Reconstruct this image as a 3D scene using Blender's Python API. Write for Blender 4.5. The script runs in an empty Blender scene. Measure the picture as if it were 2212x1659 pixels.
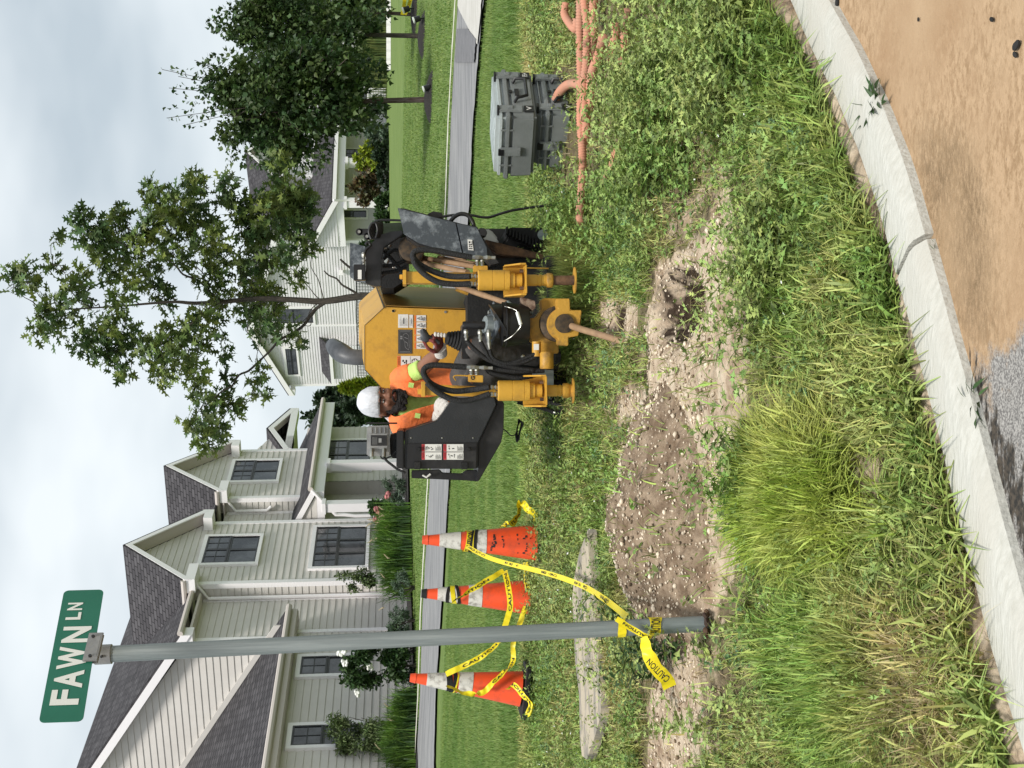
import bpy, bmesh, math, random
import numpy as np
from mathutils import Vector, Matrix
random.seed(7); RNG=np.random.default_rng(7)
SC=bpy.context.scene; COL=SC.collection
# ---------------------------------------------------------------- camera
# the camera was held upright (portrait); world up is to the left of the frame
F=2900.0; CX=1106.0; CY=829.5
PITCH=math.atan(220/F); ROLL=0.0157
fwd=Vector((0,math.cos(PITCH),-math.sin(PITCH)))
dn=Vector((0,-math.sin(PITCH),-math.cos(PITCH))); rt=Vector((1,0,0))
xc=(dn*math.cos(ROLL)-rt*math.sin(ROLL)).normalized()
yc=(dn*math.sin(ROLL)+rt*math.cos(ROLL)).normalized()
cam=bpy.data.cameras.new('camera'); cam.sensor_width=36; cam.lens=36*F/2212
cam.clip_start=0.05; cam.clip_end=3000
camo=bpy.data.objects.new('camera',cam); COL.objects.link(camo)
M=Matrix((( xc.x,yc.x,-fwd.x),(xc.y,yc.y,-fwd.y),(xc.z,yc.z,-fwd.z)))
camo.matrix_world=M.to_4x4(); SC.camera=camo
SC.view_settings.view_transform='Standard'; SC.view_settings.look='None'
SC.view_settings.exposure=EXPO=0.5; SC.view_settings.gamma=1
# ---------------------------------------------------------------- sky and sun
SUN_EL=58; SUN_AZ=186     # azimuth clockwise from +Y (camera heading)
w=bpy.data.worlds.new('World'); SC.world=w; w.use_nodes=True
nt=w.node_tree; nt.nodes.clear()
def N(nt,t,**k):
    n=nt.nodes.new(t)
    for a,b in k.items(): setattr(n,a,b)
    return n
def L(nt,a,b): nt.links.new(a,b)
out=N(nt,'ShaderNodeOutputWorld'); bg=N(nt,'ShaderNodeBackground'); bg.inputs[1].default_value=0.115
sky=N(nt,'ShaderNodeTexSky',sky_type='NISHITA',sun_disc=False,sun_elevation=math.radians(SUN_EL),sun_rotation=math.radians(SUN_AZ))
tc=N(nt,'ShaderNodeTexCoord'); mp=N(nt,'ShaderNodeMapping'); mp.inputs['Scale'].default_value=(1,1,2.2); mp.inputs['Location'].default_value=(.3,.9,.2)
n1=N(nt,'ShaderNodeTexNoise'); n1.inputs['Scale'].default_value=3.3; n1.inputs['Detail'].default_value=4; n1.inputs['Roughness'].default_value=.5
r1=N(nt,'ShaderNodeValToRGB'); r1.color_ramp.elements[0].position=.34; r1.color_ramp.elements[1].position=.66
r1.color_ramp.elements[0].color=(3.5,4.0,4.35,1); r1.color_ramp.elements[1].color=(5.9,6.25,6.4,1)
mx=N(nt,'ShaderNodeMixRGB'); mx.inputs[0].default_value=.93
L(nt,tc.outputs['Generated'],mp.inputs[0]); L(nt,mp.outputs[0],n1.inputs[0]); L(nt,n1.outputs[0],r1.inputs[0])
L(nt,sky.outputs[0],mx.inputs[1]); L(nt,r1.outputs[0],mx.inputs[2]); L(nt,mx.outputs[0],bg.inputs[0]); L(nt,bg.outputs[0],out.inputs[0])
sl=bpy.data.lights.new('sun','SUN'); sl.energy=2.6; sl.angle=math.radians(12); sl.color=(1,.965,.91)
so=bpy.data.objects.new('sun',sl); COL.objects.link(so)
az=math.radians(SUN_AZ); el=math.radians(SUN_EL)
so.rotation_euler=Vector((math.sin(az)*math.cos(el),math.cos(az)*math.cos(el),math.sin(el))).to_track_quat('Z','Y').to_euler()
# ---------------------------------------------------------------- helpers
def RAY(X,Y): return fwd+xc*((X-CX)/F)+yc*((CY-Y)/F)
def W(X,Y,d):
    r=RAY(X,Y); return r*(d/r.y)
def PX(p):
    z=p.dot(fwd); return (CX+F*p.dot(xc)/z, CY-F*p.dot(yc)/z)
def PXa(P):
    z=P@np.array(fwd); return CX+F*(P@np.array(xc))/z, CY-F*(P@np.array(yc))/z
def tag(o,label=None,cat=None,group=None,kind=None):
    if label:o['label']=label
    if cat:o['category']=cat
    if group:o['group']=group
    if kind:o['kind']=kind
    return o
def thing(name,label,cat,loc=(0,0,0),group=None):
    o=bpy.data.objects.new(name,None); COL.objects.link(o); o.location=loc; o.empty_display_size=.1
    return tag(o,label,cat,group)
def wloc(o):
    v=Vector((0,0,0))
    while o: v=v+Vector(o.location); o=o.parent
    return v
class MB:
    """collects world-space shapes and links them as one mesh object"""
    def __init__(s): s.v=[]; s.f=[]; s.uv={}
    def add(s,vs,fs,uv=None):
        b=len(s.v); s.v+= [tuple(v) for v in vs]
        for f in fs:
            if uv: s.uv[len(s.f)]=[uv[i] for i in f]
            s.f.append([i+b for i in f])
        return s
    def prism(s,pts,d0,d1,dz=None):
        """outline in photo coordinates standing at distance d0, given real thickness to d1"""
        n=len(pts); A=[W(x,y,d0) for x,y in pts]; off=Vector((0,d1-d0,0)) if dz is None else Vector(dz)
        B=[p+off for p in A]
        return s.ext(A,off)
    def ext(s,A,off):
        n=len(A); A=[Vector(a) for a in A]; B=[p+Vector(off) for p in A]
        return s.add(A+B,[list(range(n)),list(range(2*n-1,n-1,-1))]+[[i,i+n,(i+1)%n+n,(i+1)%n] for i in range(n)])
    def box(s,c,sx,sy,sz,R=None):
        c=Vector(c); vs=[]
        for x in(-.5,.5):
            for y in(-.5,.5):
                for z in(-.5,.5):
                    v=Vector((x*sx,y*sy,z*sz)); 
                    if R is not None: v=R@v
                    vs.append(c+v)
        return s.add(vs,[[0,1,3,2],[4,6,7,5],[0,4,5,1],[2,3,7,6],[0,2,6,4],[1,5,7,3]])
    def pbox(s,X0,X1,Y0,Y1,d0,d1): return s.prism([(X0,Y0),(X1,Y0),(X1,Y1),(X0,Y1)],d0,d1)
    def tube(s,pts,r,n=8,cap=True,ell=None):
        pts=[Vector(p) for p in pts]; m=len(pts)
        rs=r if hasattr(r,'__len__') else [r]*m
        t0=(pts[1]-pts[0]).normalized(); u=t0.orthogonal().normalized(); vs=[];fs=[]
        for i,p in enumerate(pts):
            t=(pts[min(i+1,m-1)]-pts[max(i-1,0)])
            if t.length<1e-9: t=t0
            t.normalize(); u=(u-t*u.dot(t)).normalized(); v=t.cross(u)
            for k in range(n):
                a=2*math.pi*k/n; vs.append(p+(u*math.cos(a)+v*math.sin(a))*rs[i])
        for i in range(m-1):
            for k in range(n): fs.append([i*n+k,i*n+(k+1)%n,(i+1)*n+(k+1)%n,(i+1)*n+k])
        if cap: fs+= [list(range(n))[::-1],[(m-1)*n+k for k in range(n)]]
        return s.add(vs,fs)
    def loft(s,rings,n=14):
        """rings: (centre, axis u vector, axis v vector)"""
        vs=[];fs=[];m=len(rings)
        for c,u,v in rings:
            c=Vector(c);u=Vector(u);v=Vector(v)
            for k in range(n):
                a=2*math.pi*k/n; vs.append(c+u*math.cos(a)+v*math.sin(a))
        for i in range(m-1):
            for k in range(n): fs.append([i*n+k,i*n+(k+1)%n,(i+1)*n+(k+1)%n,(i+1)*n+k])
        fs+= [list(range(n))[::-1],[(m-1)*n+k for k in range(n)]]
        return s.add(vs,fs)
    def ball(s,c,rx,ry,rz,R=None,n=12,m=8):
        c=Vector(c); vs=[];fs=[]
        for i in range(m+1):
            th=math.pi*i/m
            for k in range(n):
                a=2*math.pi*k/n; v=Vector((rx*math.sin(th)*math.cos(a),ry*math.sin(th)*math.sin(a),rz*math.cos(th)))
                if R is not None: v=R@v
                vs.append(c+v)
        for i in range(m):
            for k in range(n): fs.append([i*n+k,(i+1)*n+k,(i+1)*n+(k+1)%n,i*n+(k+1)%n])
        return s.add(vs,fs)
    def quad(s,a,b,c,d,uv=None): return s.add([a,b,c,d],[[0,1,2,3]],uv)
    def build(s,name,mat,parent=None,smooth=False,bevel=0,remesh=0,sub=0,sm=4):
        o=wloc(parent) if parent else Vector((0,0,0))
        me=bpy.data.meshes.new(name); me.from_pydata([(v[0]-o.x,v[1]-o.y,v[2]-o.z) for v in s.v],[],s.f)
        if s.uv:
            ul=me.uv_layers.new(name='UVMap')
            for p in me.polygons:
                if p.index in s.uv:
                    for li,c in zip(p.loop_indices,s.uv[p.index]): ul.data[li].uv=c
        bm=bmesh.new(); bm.from_mesh(me)
        bmesh.ops.recalc_face_normals(bm,faces=bm.faces)
        if bevel: bmesh.ops.bevel(bm,geom=[e for e in bm.edges if len(e.link_faces)==2 and e.calc_face_angle(0)>.5],offset=bevel,segments=2,affect='EDGES',clamp_overlap=True)
        bm.to_mesh(me); bm.free()
        ob=bpy.data.objects.new(name,me); COL.objects.link(ob)
        if mat: me.materials.append(mat)
        if remesh:
            m=ob.modifiers.new('r','REMESH'); m.mode='VOXEL'; m.voxel_size=remesh
            m=ob.modifiers.new('s','SMOOTH'); m.factor=.5; m.iterations=sm
            dg=bpy.context.evaluated_depsgraph_get(); dg.update()
            nm=bpy.data.meshes.new_from_object(ob.evaluated_get(dg)); ob.modifiers.clear(); ob.data=nm
            if not nm.materials and mat: nm.materials.append(mat)
            smooth=True
        if smooth:
            ob.data.polygons.foreach_set('use_smooth',[True]*len(ob.data.polygons))
            if not remesh:
                try: ob.data.set_sharp_from_angle(angle=.7)
                except Exception: pass
        if parent: ob.parent=parent
        return ob
def npmesh(name,V,Fc,mat,parent=None,loc=None,smooth=False):
    """V (n,3) world array, Fc (m,k) int array"""
    o=np.array(wloc(parent)) if parent else (np.array(loc) if loc is not None else np.zeros(3))
    V=V-o; me=bpy.data.meshes.new(name); me.vertices.add(len(V)); me.vertices.foreach_set('co',V.astype(np.float32).ravel())
    k=Fc.shape[1]; me.loops.add(Fc.size); me.loops.foreach_set('vertex_index',Fc.astype(np.int32).ravel())
    me.polygons.add(len(Fc)); me.polygons.foreach_set('loop_start',np.arange(0,Fc.size,k,dtype=np.int32))
    try: me.polygons.foreach_set('loop_total',np.full(len(Fc),k,dtype=np.int32))
    except Exception: pass
    me.update(calc_edges=True)
    if smooth: me.polygons.foreach_set('use_smooth',np.ones(len(Fc),bool))
    ob=bpy.data.objects.new(name,me); COL.objects.link(ob); me.materials.append(mat)
    if parent: ob.parent=parent
    elif loc is not None: ob.location=loc
    return ob
# ---------------------------------------------------------------- materials
def mat(name,col,rough=.6,metal=0,col2=None,nscale=5,lo=.4,hi=.6,bump=0,bscale=30,spec=.4,trans=0,coat=0,detail=5,coord='Object',stretch=None,alpha=1,emit=None,rotz=0,isl=0,col3=None,n3=1,hue=0):
    m=bpy.data.materials.new(name); m.use_nodes=True; nt=m.node_tree; b=nt.nodes['Principled BSDF']
    b.inputs['Roughness'].default_value=rough; b.inputs['Metallic'].default_value=metal
    b.inputs['Specular IOR Level'].default_value=spec
    if coat: b.inputs['Coat Weight'].default_value=coat; b.inputs['Coat Roughness'].default_value=.15
    if trans: b.inputs['Transmission Weight'].default_value=trans
    if emit: b.inputs['Emission Color'].default_value=(*emit[:3],1); b.inputs['Emission Strength'].default_value=emit[3]
    tc=N(nt,'ShaderNodeTexCoord'); src=tc.outputs[coord]
    if stretch:
        mp=N(nt,'ShaderNodeMapping'); mp.inputs['Scale'].default_value=stretch; mp.inputs['Rotation'].default_value=(0,0,rotz); L(nt,src,mp.inputs[0]); src=mp.outputs[0]
    c=None
    if col2:
        no=N(nt,'ShaderNodeTexNoise'); no.inputs['Scale'].default_value=nscale; no.inputs['Detail'].default_value=detail; no.inputs['Roughness'].default_value=.65
        L(nt,src,no.inputs[0]); r=N(nt,'ShaderNodeValToRGB'); r.color_ramp.elements[0].position=lo; r.color_ramp.elements[1].position=hi
        r.color_ramp.elements[0].color=(*col,1); r.color_ramp.elements[1].color=(*col2,1); L(nt,no.outputs[0],r.inputs[0]); c=r.outputs[0]
        if col3:
            no3=N(nt,'ShaderNodeTexNoise'); no3.inputs['Scale'].default_value=n3; no3.inputs['Detail'].default_value=3; L(nt,src,no3.inputs[0])
            r3=N(nt,'ShaderNodeValToRGB'); r3.color_ramp.elements[0].position=.45; r3.color_ramp.elements[1].position=.62
            L(nt,no3.outputs[0],r3.inputs[0]); mm=N(nt,'ShaderNodeMixRGB'); L(nt,r3.outputs[0],mm.inputs[0]); L(nt,c,mm.inputs[1]); mm.inputs[2].default_value=(*col3,1); c=mm.outputs[0]
    else: b.inputs['Base Color'].default_value=(*col,1)
    if isl:
        g=N(nt,'ShaderNodeNewGeometry'); mr=N(nt,'ShaderNodeMapRange'); mr.inputs[3].default_value=1-isl; mr.inputs[4].default_value=1+isl
        L(nt,g.outputs['Random Per Island'],mr.inputs[0]); hs=N(nt,'ShaderNodeHueSaturation'); L(nt,mr.outputs[0],hs.inputs['Value'])
        if c: L(nt,c,hs.inputs['Color'])
        else: hs.inputs['Color'].default_value=(*col,1)
        if hue:
            mt=N(nt,'ShaderNodeMath',operation='FRACT'); mu=N(nt,'ShaderNodeMath',operation='MULTIPLY'); mu.inputs[1].default_value=7.31
            L(nt,g.outputs['Random Per Island'],mu.inputs[0]); L(nt,mu.outputs[0],mt.inputs[0])
            m2=N(nt,'ShaderNodeMapRange'); m2.inputs[3].default_value=.5-hue; m2.inputs[4].default_value=.5+hue; L(nt,mt.outputs[0],m2.inputs[0]); L(nt,m2.outputs[0],hs.inputs['Hue'])
        c=hs.outputs[0]
    if c: L(nt,c,b.inputs['Base Color'])
    if bump:
        nb=N(nt,'ShaderNodeTexNoise'); nb.inputs['Scale'].default_value=bscale; nb.inputs['Detail'].default_value=6; L(nt,src,nb.inputs[0])
        bp=N(nt,'ShaderNodeBump'); bp.inputs['Strength'].default_value=bump; bp.inputs['Distance'].default_value=.02; L(nt,nb.outputs[0],bp.inputs['Height']); L(nt,bp.outputs[0],b.inputs['Normal'])
    return m
def leafmat(name,col,col2,nscale=1.5,isl=.3,hue=.015,rough=.5,tl=.25,lo=.4,hi=.62):
    m=mat(name,col,rough,col2=col2,nscale=nscale,lo=lo,hi=hi,isl=isl,hue=hue,detail=2,spec=.35)
    nt=m.node_tree; b=nt.nodes['Principled BSDF']; o=[n for n in nt.nodes if n.type=='OUTPUT_MATERIAL'][0]
    t=N(nt,'ShaderNodeBsdfTranslucent'); ms=N(nt,'ShaderNodeMixShader'); ms.inputs[0].default_value=tl
    src=b.inputs['Base Color'].links[0].from_socket; L(nt,src,t.inputs[0]); L(nt,b.outputs[0],ms.inputs[1]); L(nt,t.outputs[0],ms.inputs[2]); L(nt,ms.outputs[0],o.inputs[0])
    return m
MT={}
MT['yellow']=mat('yellow_paint',(.57,.31,.035),.42,col2=(.30,.155,.03),nscale=6,lo=.5,hi=.8,detail=10,bump=.08,bscale=60,spec=.45)
MT['yellowdirty']=mat('yellow_paint_dirty',(.52,.28,.04),.5,col2=(.13,.08,.04),nscale=9,lo=.48,hi=.68,bump=.15,bscale=60)
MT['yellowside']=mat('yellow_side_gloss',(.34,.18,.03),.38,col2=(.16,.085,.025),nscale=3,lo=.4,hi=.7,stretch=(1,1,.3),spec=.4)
MT['black']=mat('black_paint',(.012,.012,.013),.38,col2=(.035,.034,.033),nscale=6,lo=.5,hi=.75,bump=.05)
MT['blackmatt']=mat('black_rubber',(.010,.010,.010),.8,col2=(.03,.028,.026),nscale=8,lo=.5,hi=.8,bump=.2,bscale=80)
MT['hose']=mat('hose_sleeve',(.007,.007,.008),.62,bump=.5,bscale=160,col2=(.014,.014,.014),nscale=60)
MT['console']=mat('console_black',(.022,.024,.026),.5,col2=(.05,.052,.055),nscale=5,lo=.5,hi=.85,bump=.1,bscale=120,spec=.35)
MT['steel']=mat('galvanised_steel',(.17,.20,.205),.5,.3,col2=(.32,.355,.355),nscale=5,lo=.35,hi=.7,stretch=(9,9,.35),bump=.08,bscale=30,detail=6)
MT['zinc']=mat('zinc_fittings',(.42,.42,.38),.35,.8,col2=(.3,.29,.26),nscale=20)
MT['grayplate']=mat('scuffed_grey_steel',(.055,.065,.075),.6,.1,col2=(.30,.33,.35),nscale=13,lo=.50,hi=.72,bump=.1,bscale=50,detail=9)
MT['tan']=mat('drill_rod_tan',(.36,.23,.13),.6,.1,col2=(.25,.15,.09),nscale=8,lo=.4,hi=.7,stretch=(1,1,1))
MT['rust']=mat('rusty_steel',(.16,.085,.045),.8,.1,col2=(.05,.03,.022),nscale=12,bump=.3)
MT['ring']=mat('worn_dark_ring',(.035,.028,.022),.6,.3,col2=(.10,.065,.035),nscale=25)
MT['white']=mat('white_sticker',(.68,.67,.63),.5)
MT['ink']=mat('black_ink',(.02,.02,.02),.5)
MT['orangeink']=mat('orange_ink',(.70,.16,.03),.5)
MT['redink']=mat('red_ink',(.45,.03,.04),.5)
MT['alu']=mat('grey_cast_box',(.30,.30,.29),.45,.3,col2=(.22,.22,.22),nscale=12)
MT['exhaust']=mat('grey_plastic_elbow',(.035,.037,.042),.45,col2=(.11,.115,.125),nscale=5,lo=.4,hi=.7,spec=.4)
MT['skin']=mat('skin',(.25,.115,.07),.5,col2=(.20,.09,.055),nscale=14,spec=.4)
MT['hair']=mat('black_hair',(.012,.009,.008),.75,bump=.9,bscale=90)
MT['shirt']=mat('lime_shirt',(.52,.72,.19),.8,col2=(.42,.60,.15),nscale=12,bump=.4,bscale=25)
MT['vest']=mat('orange_vest',(.88,.21,.06),.8,col2=(.46,.13,.06),nscale=11,lo=.54,hi=.74,bump=.5,bscale=22)
MT['trousers']=mat('grey_trousers',(.06,.057,.055),.85,col2=(.085,.08,.077),nscale=8,bump=.6,bscale=18)
MT['cloth']=mat('white_cloth',(.60,.61,.64),.85,bump=.9,bscale=14,stretch=(2.2,1,.8))
MT['glove']=mat('knit_glove',(.62,.58,.53),.9,bump=.5,bscale=200)
MT['glovered']=mat('glove_palm_red',(.20,.05,.045),.85,bump=.5,bscale=100)
MT['case']=mat('grey_polymer',(.17,.185,.18),.55,col2=(.22,.235,.23),nscale=3,bump=.25,bscale=220,spec=.35)
MT['caselight']=mat('grey_polymer_lid',(.40,.44,.43),.5,col2=(.33,.365,.36),nscale=3,bump=.2,bscale=220,spec=.4)
MT['coneor']=mat('cone_orange',(.84,.085,.02),.5,col2=(.42,.07,.03),nscale=12,lo=.5,hi=.82,detail=9,spec=.4)
MT['conewh']=mat('cone_collar_scuffed',(.62,.60,.55),.5,col2=(.28,.26,.23),nscale=26,lo=.48,hi=.66,detail=8)
MT['tape']=mat('yellow_tape',(.86,.70,.015),.4,col2=(.76,.62,.02),nscale=6)
MT['green']=mat('sign_green',(.010,.125,.075),.45,col2=(.014,.145,.09),nscale=2,spec=.4)
MT['signw']=mat('sign_white',(.72,.74,.70),.5)
MT['orangehose']=mat('orange_corrugated',(.56,.25,.16),.8,col2=(.44,.24,.165),nscale=6,lo=.4,hi=.7)
MT['board']=mat('weathered_board',(.42,.36,.27),.85,col2=(.24,.215,.18),nscale=2.6,lo=.47,hi=.55,stretch=(1.2,5,1),bump=.2,bscale=40)
MT['siding']=mat('beige_siding',(.62,.585,.545),.75,col2=(.58,.545,.505),nscale=1.5)
MT['siding2']=mat('pale_grey_siding',(.68,.655,.66),.75,col2=(.64,.615,.62),nscale=1.5)
MT['trim']=mat('white_trim',(.85,.815,.82),.5)
MT['soffit']=mat('soffit',(.55,.49,.45),.6)
MT['winblack']=mat('window_sash_black',(.012,.012,.014),.35)
MT['glass']=mat('window_glass',(.014,.016,.020),.10,col2=(.085,.088,.10),nscale=1.1,spec=.55)
MT['fence']=mat('black_fence',(.01,.01,.011),.5)
MT['crab']=leafmat('broad_grass',(.22,.32,.075),(.42,.47,.15),nscale=2.2,isl=.55,hue=.02,tl=.22)
MT['soil']=mat('brown_soil',(.15,.10,.062),.95,col2=(.37,.28,.195),nscale=13,lo=.40,hi=.68,bump=1.0,bscale=40,detail=9)
MT['pebble']=mat('pale_pebble',(.62,.52,.40),.7,isl=.3)
MT['bark']=mat('grey_bark',(.075,.062,.05),.9,col2=(.04,.034,.028),nscale=14,stretch=(3,3,.6),bump=.5,bscale=40)
MT['barkbrown']=mat('scarred_bark',(.12,.095,.085),.9,col2=(.06,.035,.028),nscale=8,stretch=(3,3,.6),bump=.5,bscale=40)
MT['mulch']=mat('dark_mulch',(.012,.011,.010),.95,col2=(.035,.03,.027),nscale=40,bump=1,bscale=60)
MT['oak']=leafmat('oak_leaves',(.065,.115,.038),(.17,.22,.05),nscale=1.6,isl=.4,hue=.02)
MT['maple']=leafmat('maple_leaves',(.040,.078,.026),(.075,.115,.032),nscale=1.4,isl=.4,hue=.02)
MT['conif']=leafmat('dark_foliage',(.024,.045,.022),(.036,.06,.026),nscale=.6,isl=.35)
MT['shrub']=leafmat('shrub_leaves',(.035,.075,.022),(.055,.10,.03),nscale=3,isl=.4)
MT['greyshrub']=leafmat('grey_green_shrub',(.12,.17,.115),(.09,.135,.08),nscale=4,isl=.35)
MT['yelshrub']=leafmat('yellow_green_shrub',(.26,.31,.02),(.18,.26,.03),nscale=4,isl=.35)
MT['bronze']=leafmat('bronze_leaves',(.13,.075,.035),(.075,.09,.03),nscale=3,isl=.4)
MT['willow']=leafmat('pale_shrub_leaves',(.14,.18,.075),(.10,.15,.05),nscale=3,isl=.35)
MT['fgrass']=leafmat('fountain_grass',(.13,.24,.035),(.05,.10,.03),nscale=2.5,isl=.35)
MT['plume']=mat('grass_plume',(.42,.34,.22),.9)
MT['reed']=leafmat('reed_grass',(.17,.20,.06),(.10,.15,.05),nscale=2,isl=.3)
MT['flowerw']=mat('white_flower',(.75,.75,.70),.6); MT['flowerp']=mat('pink_flower',(.42,.14,.14),.6,isl=.3)
MT['grassA']=leafmat('wild_grass',(.26,.37,.08),(.54,.48,.19),nscale=1.1,isl=.6,hue=.025,tl=.22,lo=.42,hi=.68)
MT['grassB']=leafmat('bright_tall_grass',(.33,.43,.07),(.50,.53,.15),nscale=2,isl=.5,hue=.015,tl=.28)
MT['straw']=leafmat('dry_grass',(.52,.42,.25),(.38,.30,.16),nscale=3,isl=.4,tl=.2)
MT['weed']=leafmat('leafy_weeds',(.19,.30,.07),(.32,.39,.12),nscale=1.3,isl=.5,hue=.02,tl=.2)
MT['weedb']=leafmat('blue_green_weeds',(.13,.24,.10),(.22,.32,.11),nscale=1.8,isl=.35,hue=.02,tl=.25)
MT['lawnblade']=leafmat('lawn_blades',(.13,.225,.045),(.22,.30,.075),nscale=1.2,isl=.3,tl=.25)
# ---------------------------------------------------------------- terrain
UC=[-830,-421,0,380,830]
TB=[[(5.2,-1.13),(7,-.95),(9,-.78),(14,-.55),(20,-.34),(26,-.08),(31,0),(45,.2),(80,.8),(200,3),(900,5)],
[(5.2,-1.12),(7,-.93),(9,-.79),(14,-.66),(20,-.50),(25,-.335),(33,.09),(45,.3),(80,.9),(200,3),(900,5)],
[(5.2,-1.14),(7.25,-.93),(9,-.82),(14,-.72),(20,-.58),(25,-.42),(40,.2),(60,.7),(80,1.2),(200,3),(900,5)],
[(5.2,-1.22),(7.5,-.97),(9,-.87),(12,-.78),(15,-.72),(21,-.65),(30,-.35),(45,.15),(60,.65),(75,1.1),(200,3),(900,5)],
[(5.2,-1.28),(7.5,-.99),(9.5,-.83),(12.5,-.76),(20,-.67),(28,-.64),(34,-.49),(45,-.1),(60,.55),(70,.85),(78,1.1),(200,3),(900,5)]]
KZ=-1.38; RZ=-1.432
kp=[(1705,0),(1752,110),(1800,205),(1850,320),(1895,450),(1925,560),(1952,660),(1985,790),(2015,900),(2048,1040),(2085,1190),(2125,1350),(2168,1500),(2212,1640)]
KB=[]
for X,Y in kp:
    r=RAY(X,Y); p=r*(KZ/r.z); KB.append((p.x,p.y))
KB=sorted(KB); KB=np.array(KB)
d0=KB[0]-KB[2]; d1=KB[-1]-KB[-3]
KB=np.vstack([KB[0]+d0*8,KB[0]+d0*2,KB,KB[-1]+d1*1.2+np.array([0,.12]),KB[-1]+d1*4+np.array([0,1.2])])
def kd(x): return np.interp(x,KB[:,0],KB[:,1])
def ztab(x,y):
    yy=np.maximum(y,5.2); u=np.clip(x/yy*F,-1400,1400)
    zs=np.array([np.interp(yy,[a for a,b in t],[b for a,b in t]) for t in TB])
    o=np.zeros_like(yy)
    for i in range(4):
        t=np.clip((u-UC[i])/(UC[i+1]-UC[i]),0,1)
        if i==0: o=zs[0]*(1-t)+zs[1]*t
        else: o=np.where(u>UC[i],zs[i]*(1-t)+zs[i+1]*t,o)
    return o
def hash2(x,y): 
    s=np.sin(x*127.1+y*311.7)*43758.5453; return s-np.floor(s)
def vn(x,y,sc=1.0,seed=0):
    x=x*sc+seed*17.3;y=y*sc+seed*9.1; xi=np.floor(x);yi=np.floor(y);fx=x-xi;fy=y-yi
    fx=fx*fx*(3-2*fx);fy=fy*fy*(3-2*fy)
    a=hash2(xi,yi);b=hash2(xi+1,yi);c=hash2(xi,yi+1);d=hash2(xi+1,yi+1)
    return (a*(1-fx)+b*fx)*(1-fy)+(c*(1-fx)+d*fx)*fy-.5
def fbm(x,y,sc,seed=0,o=4): 
    r=0;a=1
    for i in range(o): r=r+a*vn(x,y,sc,seed+i); a*=.5; sc*=2.1
    return r
def inpoly(X,Y,P):
    r=np.zeros(np.shape(X),bool); n=len(P)
    for i in range(n):
        x1,y1=P[i];x2,y2=P[(i+1)%n]
        c=((y1>Y)!=(y2>Y))&(X<(x2-x1)*(Y-y1)/(y2-y1+1e-9)+x1); r^=c
    return r
def zbase(x,y):
    z=ztab(x,y); k=kd(x); t=np.clip((y-k)/np.maximum(5.2-k,.2),0,1)
    zn=KZ-.015+(ztab(x,np.full_like(y,5.2))-KZ+.015)*t
    z=np.where(y<5.2,np.where(y>k,zn,-1.65),z)
    return z
def gpx(X,Y,dz=0,it=40):
    """where the line of sight meets the terrain (+dz)"""
    r=RAY(X,Y); lo,hi=3.,200.
    dd=np.concatenate([np.linspace(3,12,500),np.linspace(12,90,800)])
    zz=zbase(dd*r.x/r.y,dd)+dz; rz=dd*r.z/r.y
    i=np.argmax(rz<=zz) if (rz<=zz).any() else len(dd)-1
    return Vector((dd[i]*r.x/r.y,dd[i],zz[i]))
PITS=[]
for (X,Y,rx,ry,h) in [(1475,662,.13,.26,.34),(1335,702,.10,.13,.22),(1560,1300,.1,.1,.05)]:
    p=gpx(X,Y); PITS.append((p.x,p.y,rx,ry,h))
def zt(x,y):
    x=np.asarray(x,float);y=np.asarray(y,float); z=zbase(x,y)
    near=np.clip((9.5-y)/2,0,1)*(y>kd(x)+.05)
    z=z+near*(.05*fbm(x,y,1.6,3)+.018*fbm(x,y,9,5))
    for px,py,rx,ry,h in PITS:
        q=((x-px)/rx)**2+((y-py)/ry)**2; z=z-h*np.exp(-q**2)+h*.04*np.exp(-(np.sqrt(q)-1.5)**2*6)
    return z
def ZT(x,y): return float(zt(np.array([x]),np.array([y]))[0])
def G(X,Y,dz=0):
    p=gpx(X,Y); p=Vector((p.x,p.y,ZT(p.x,p.y)+dz)); return p
DIRT=[[(1395,700),(1400,830),(1378,940),(1330,960),(1320,1100),(1350,1300),(1480,1340),(1560,1350),(1590,1200),(1600,1050),(1625,900),(1600,780),(1612,640),(1590,560),(1530,500),(1480,540),(1420,590)],
[(1430,1385),(1500,1400),(1520,1500),(1500,1700),(1400,1700),(1412,1500)],[(1300,640),(1375,650),(1380,745),(1310,750)],[(1840,980),(1905,990),(1895,1120),(1850,1100)]]
DIRT2=[[(1520,500),(1570,430),(1590,600)],[(1380,1000),(1330,850),(1390,840)]]
THIN=[[(1420,230),(1480,200),(1560,330),(1600,500),(1560,640),(1420,640),(1440,480),(1490,400)],[(1540,640),(1640,620),(1640,900),(1560,900)],[(1400,1380),(1560,1380),(1560,1659),(1400,1659)],[(1640,860),(1700,840),(1720,960),(1660,980)],[(1330,760),(1400,760),(1380,960),(1320,940)]]
def dirtmask(x,y,z,j=14):
    X,Y=PXa(np.stack([x,y,z],-1)); X=X+j*2*fbm(x,y,6,11); Y=Y+j*3*fbm(x,y,6,23)
    m=np.zeros(np.shape(x),bool)
    for P in DIRT+DIRT2: m|=inpoly(X,Y,P)
    return m&(y>0)&(y<9)
def thinmask(x,y,z,j=16):
    X,Y=PXa(np.stack([x,y,z],-1)); X=X+j*2*fbm(x,y,5,13); Y=Y+j*3*fbm(x,y,5,27); m=np.zeros(np.shape(x),bool)
    for P in THIN: m|=inpoly(X,Y,P)
    return m&(y>0)&(y<9)
def sp(a,b,n,p=1.0): return a+(b-a)*np.linspace(0,1,n)**p
xs=np.concatenate([-sp(3.4,400,60,3.2)[::-1],np.linspace(-3.4,3.4,171)[1:-1],sp(3.4,400,60,3.2)])
ys=np.concatenate([np.linspace(-30,2.4,12)[:-1],np.linspace(2.4,9.5,180),sp(9.5,900,120,2.6)[1:]])
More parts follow.
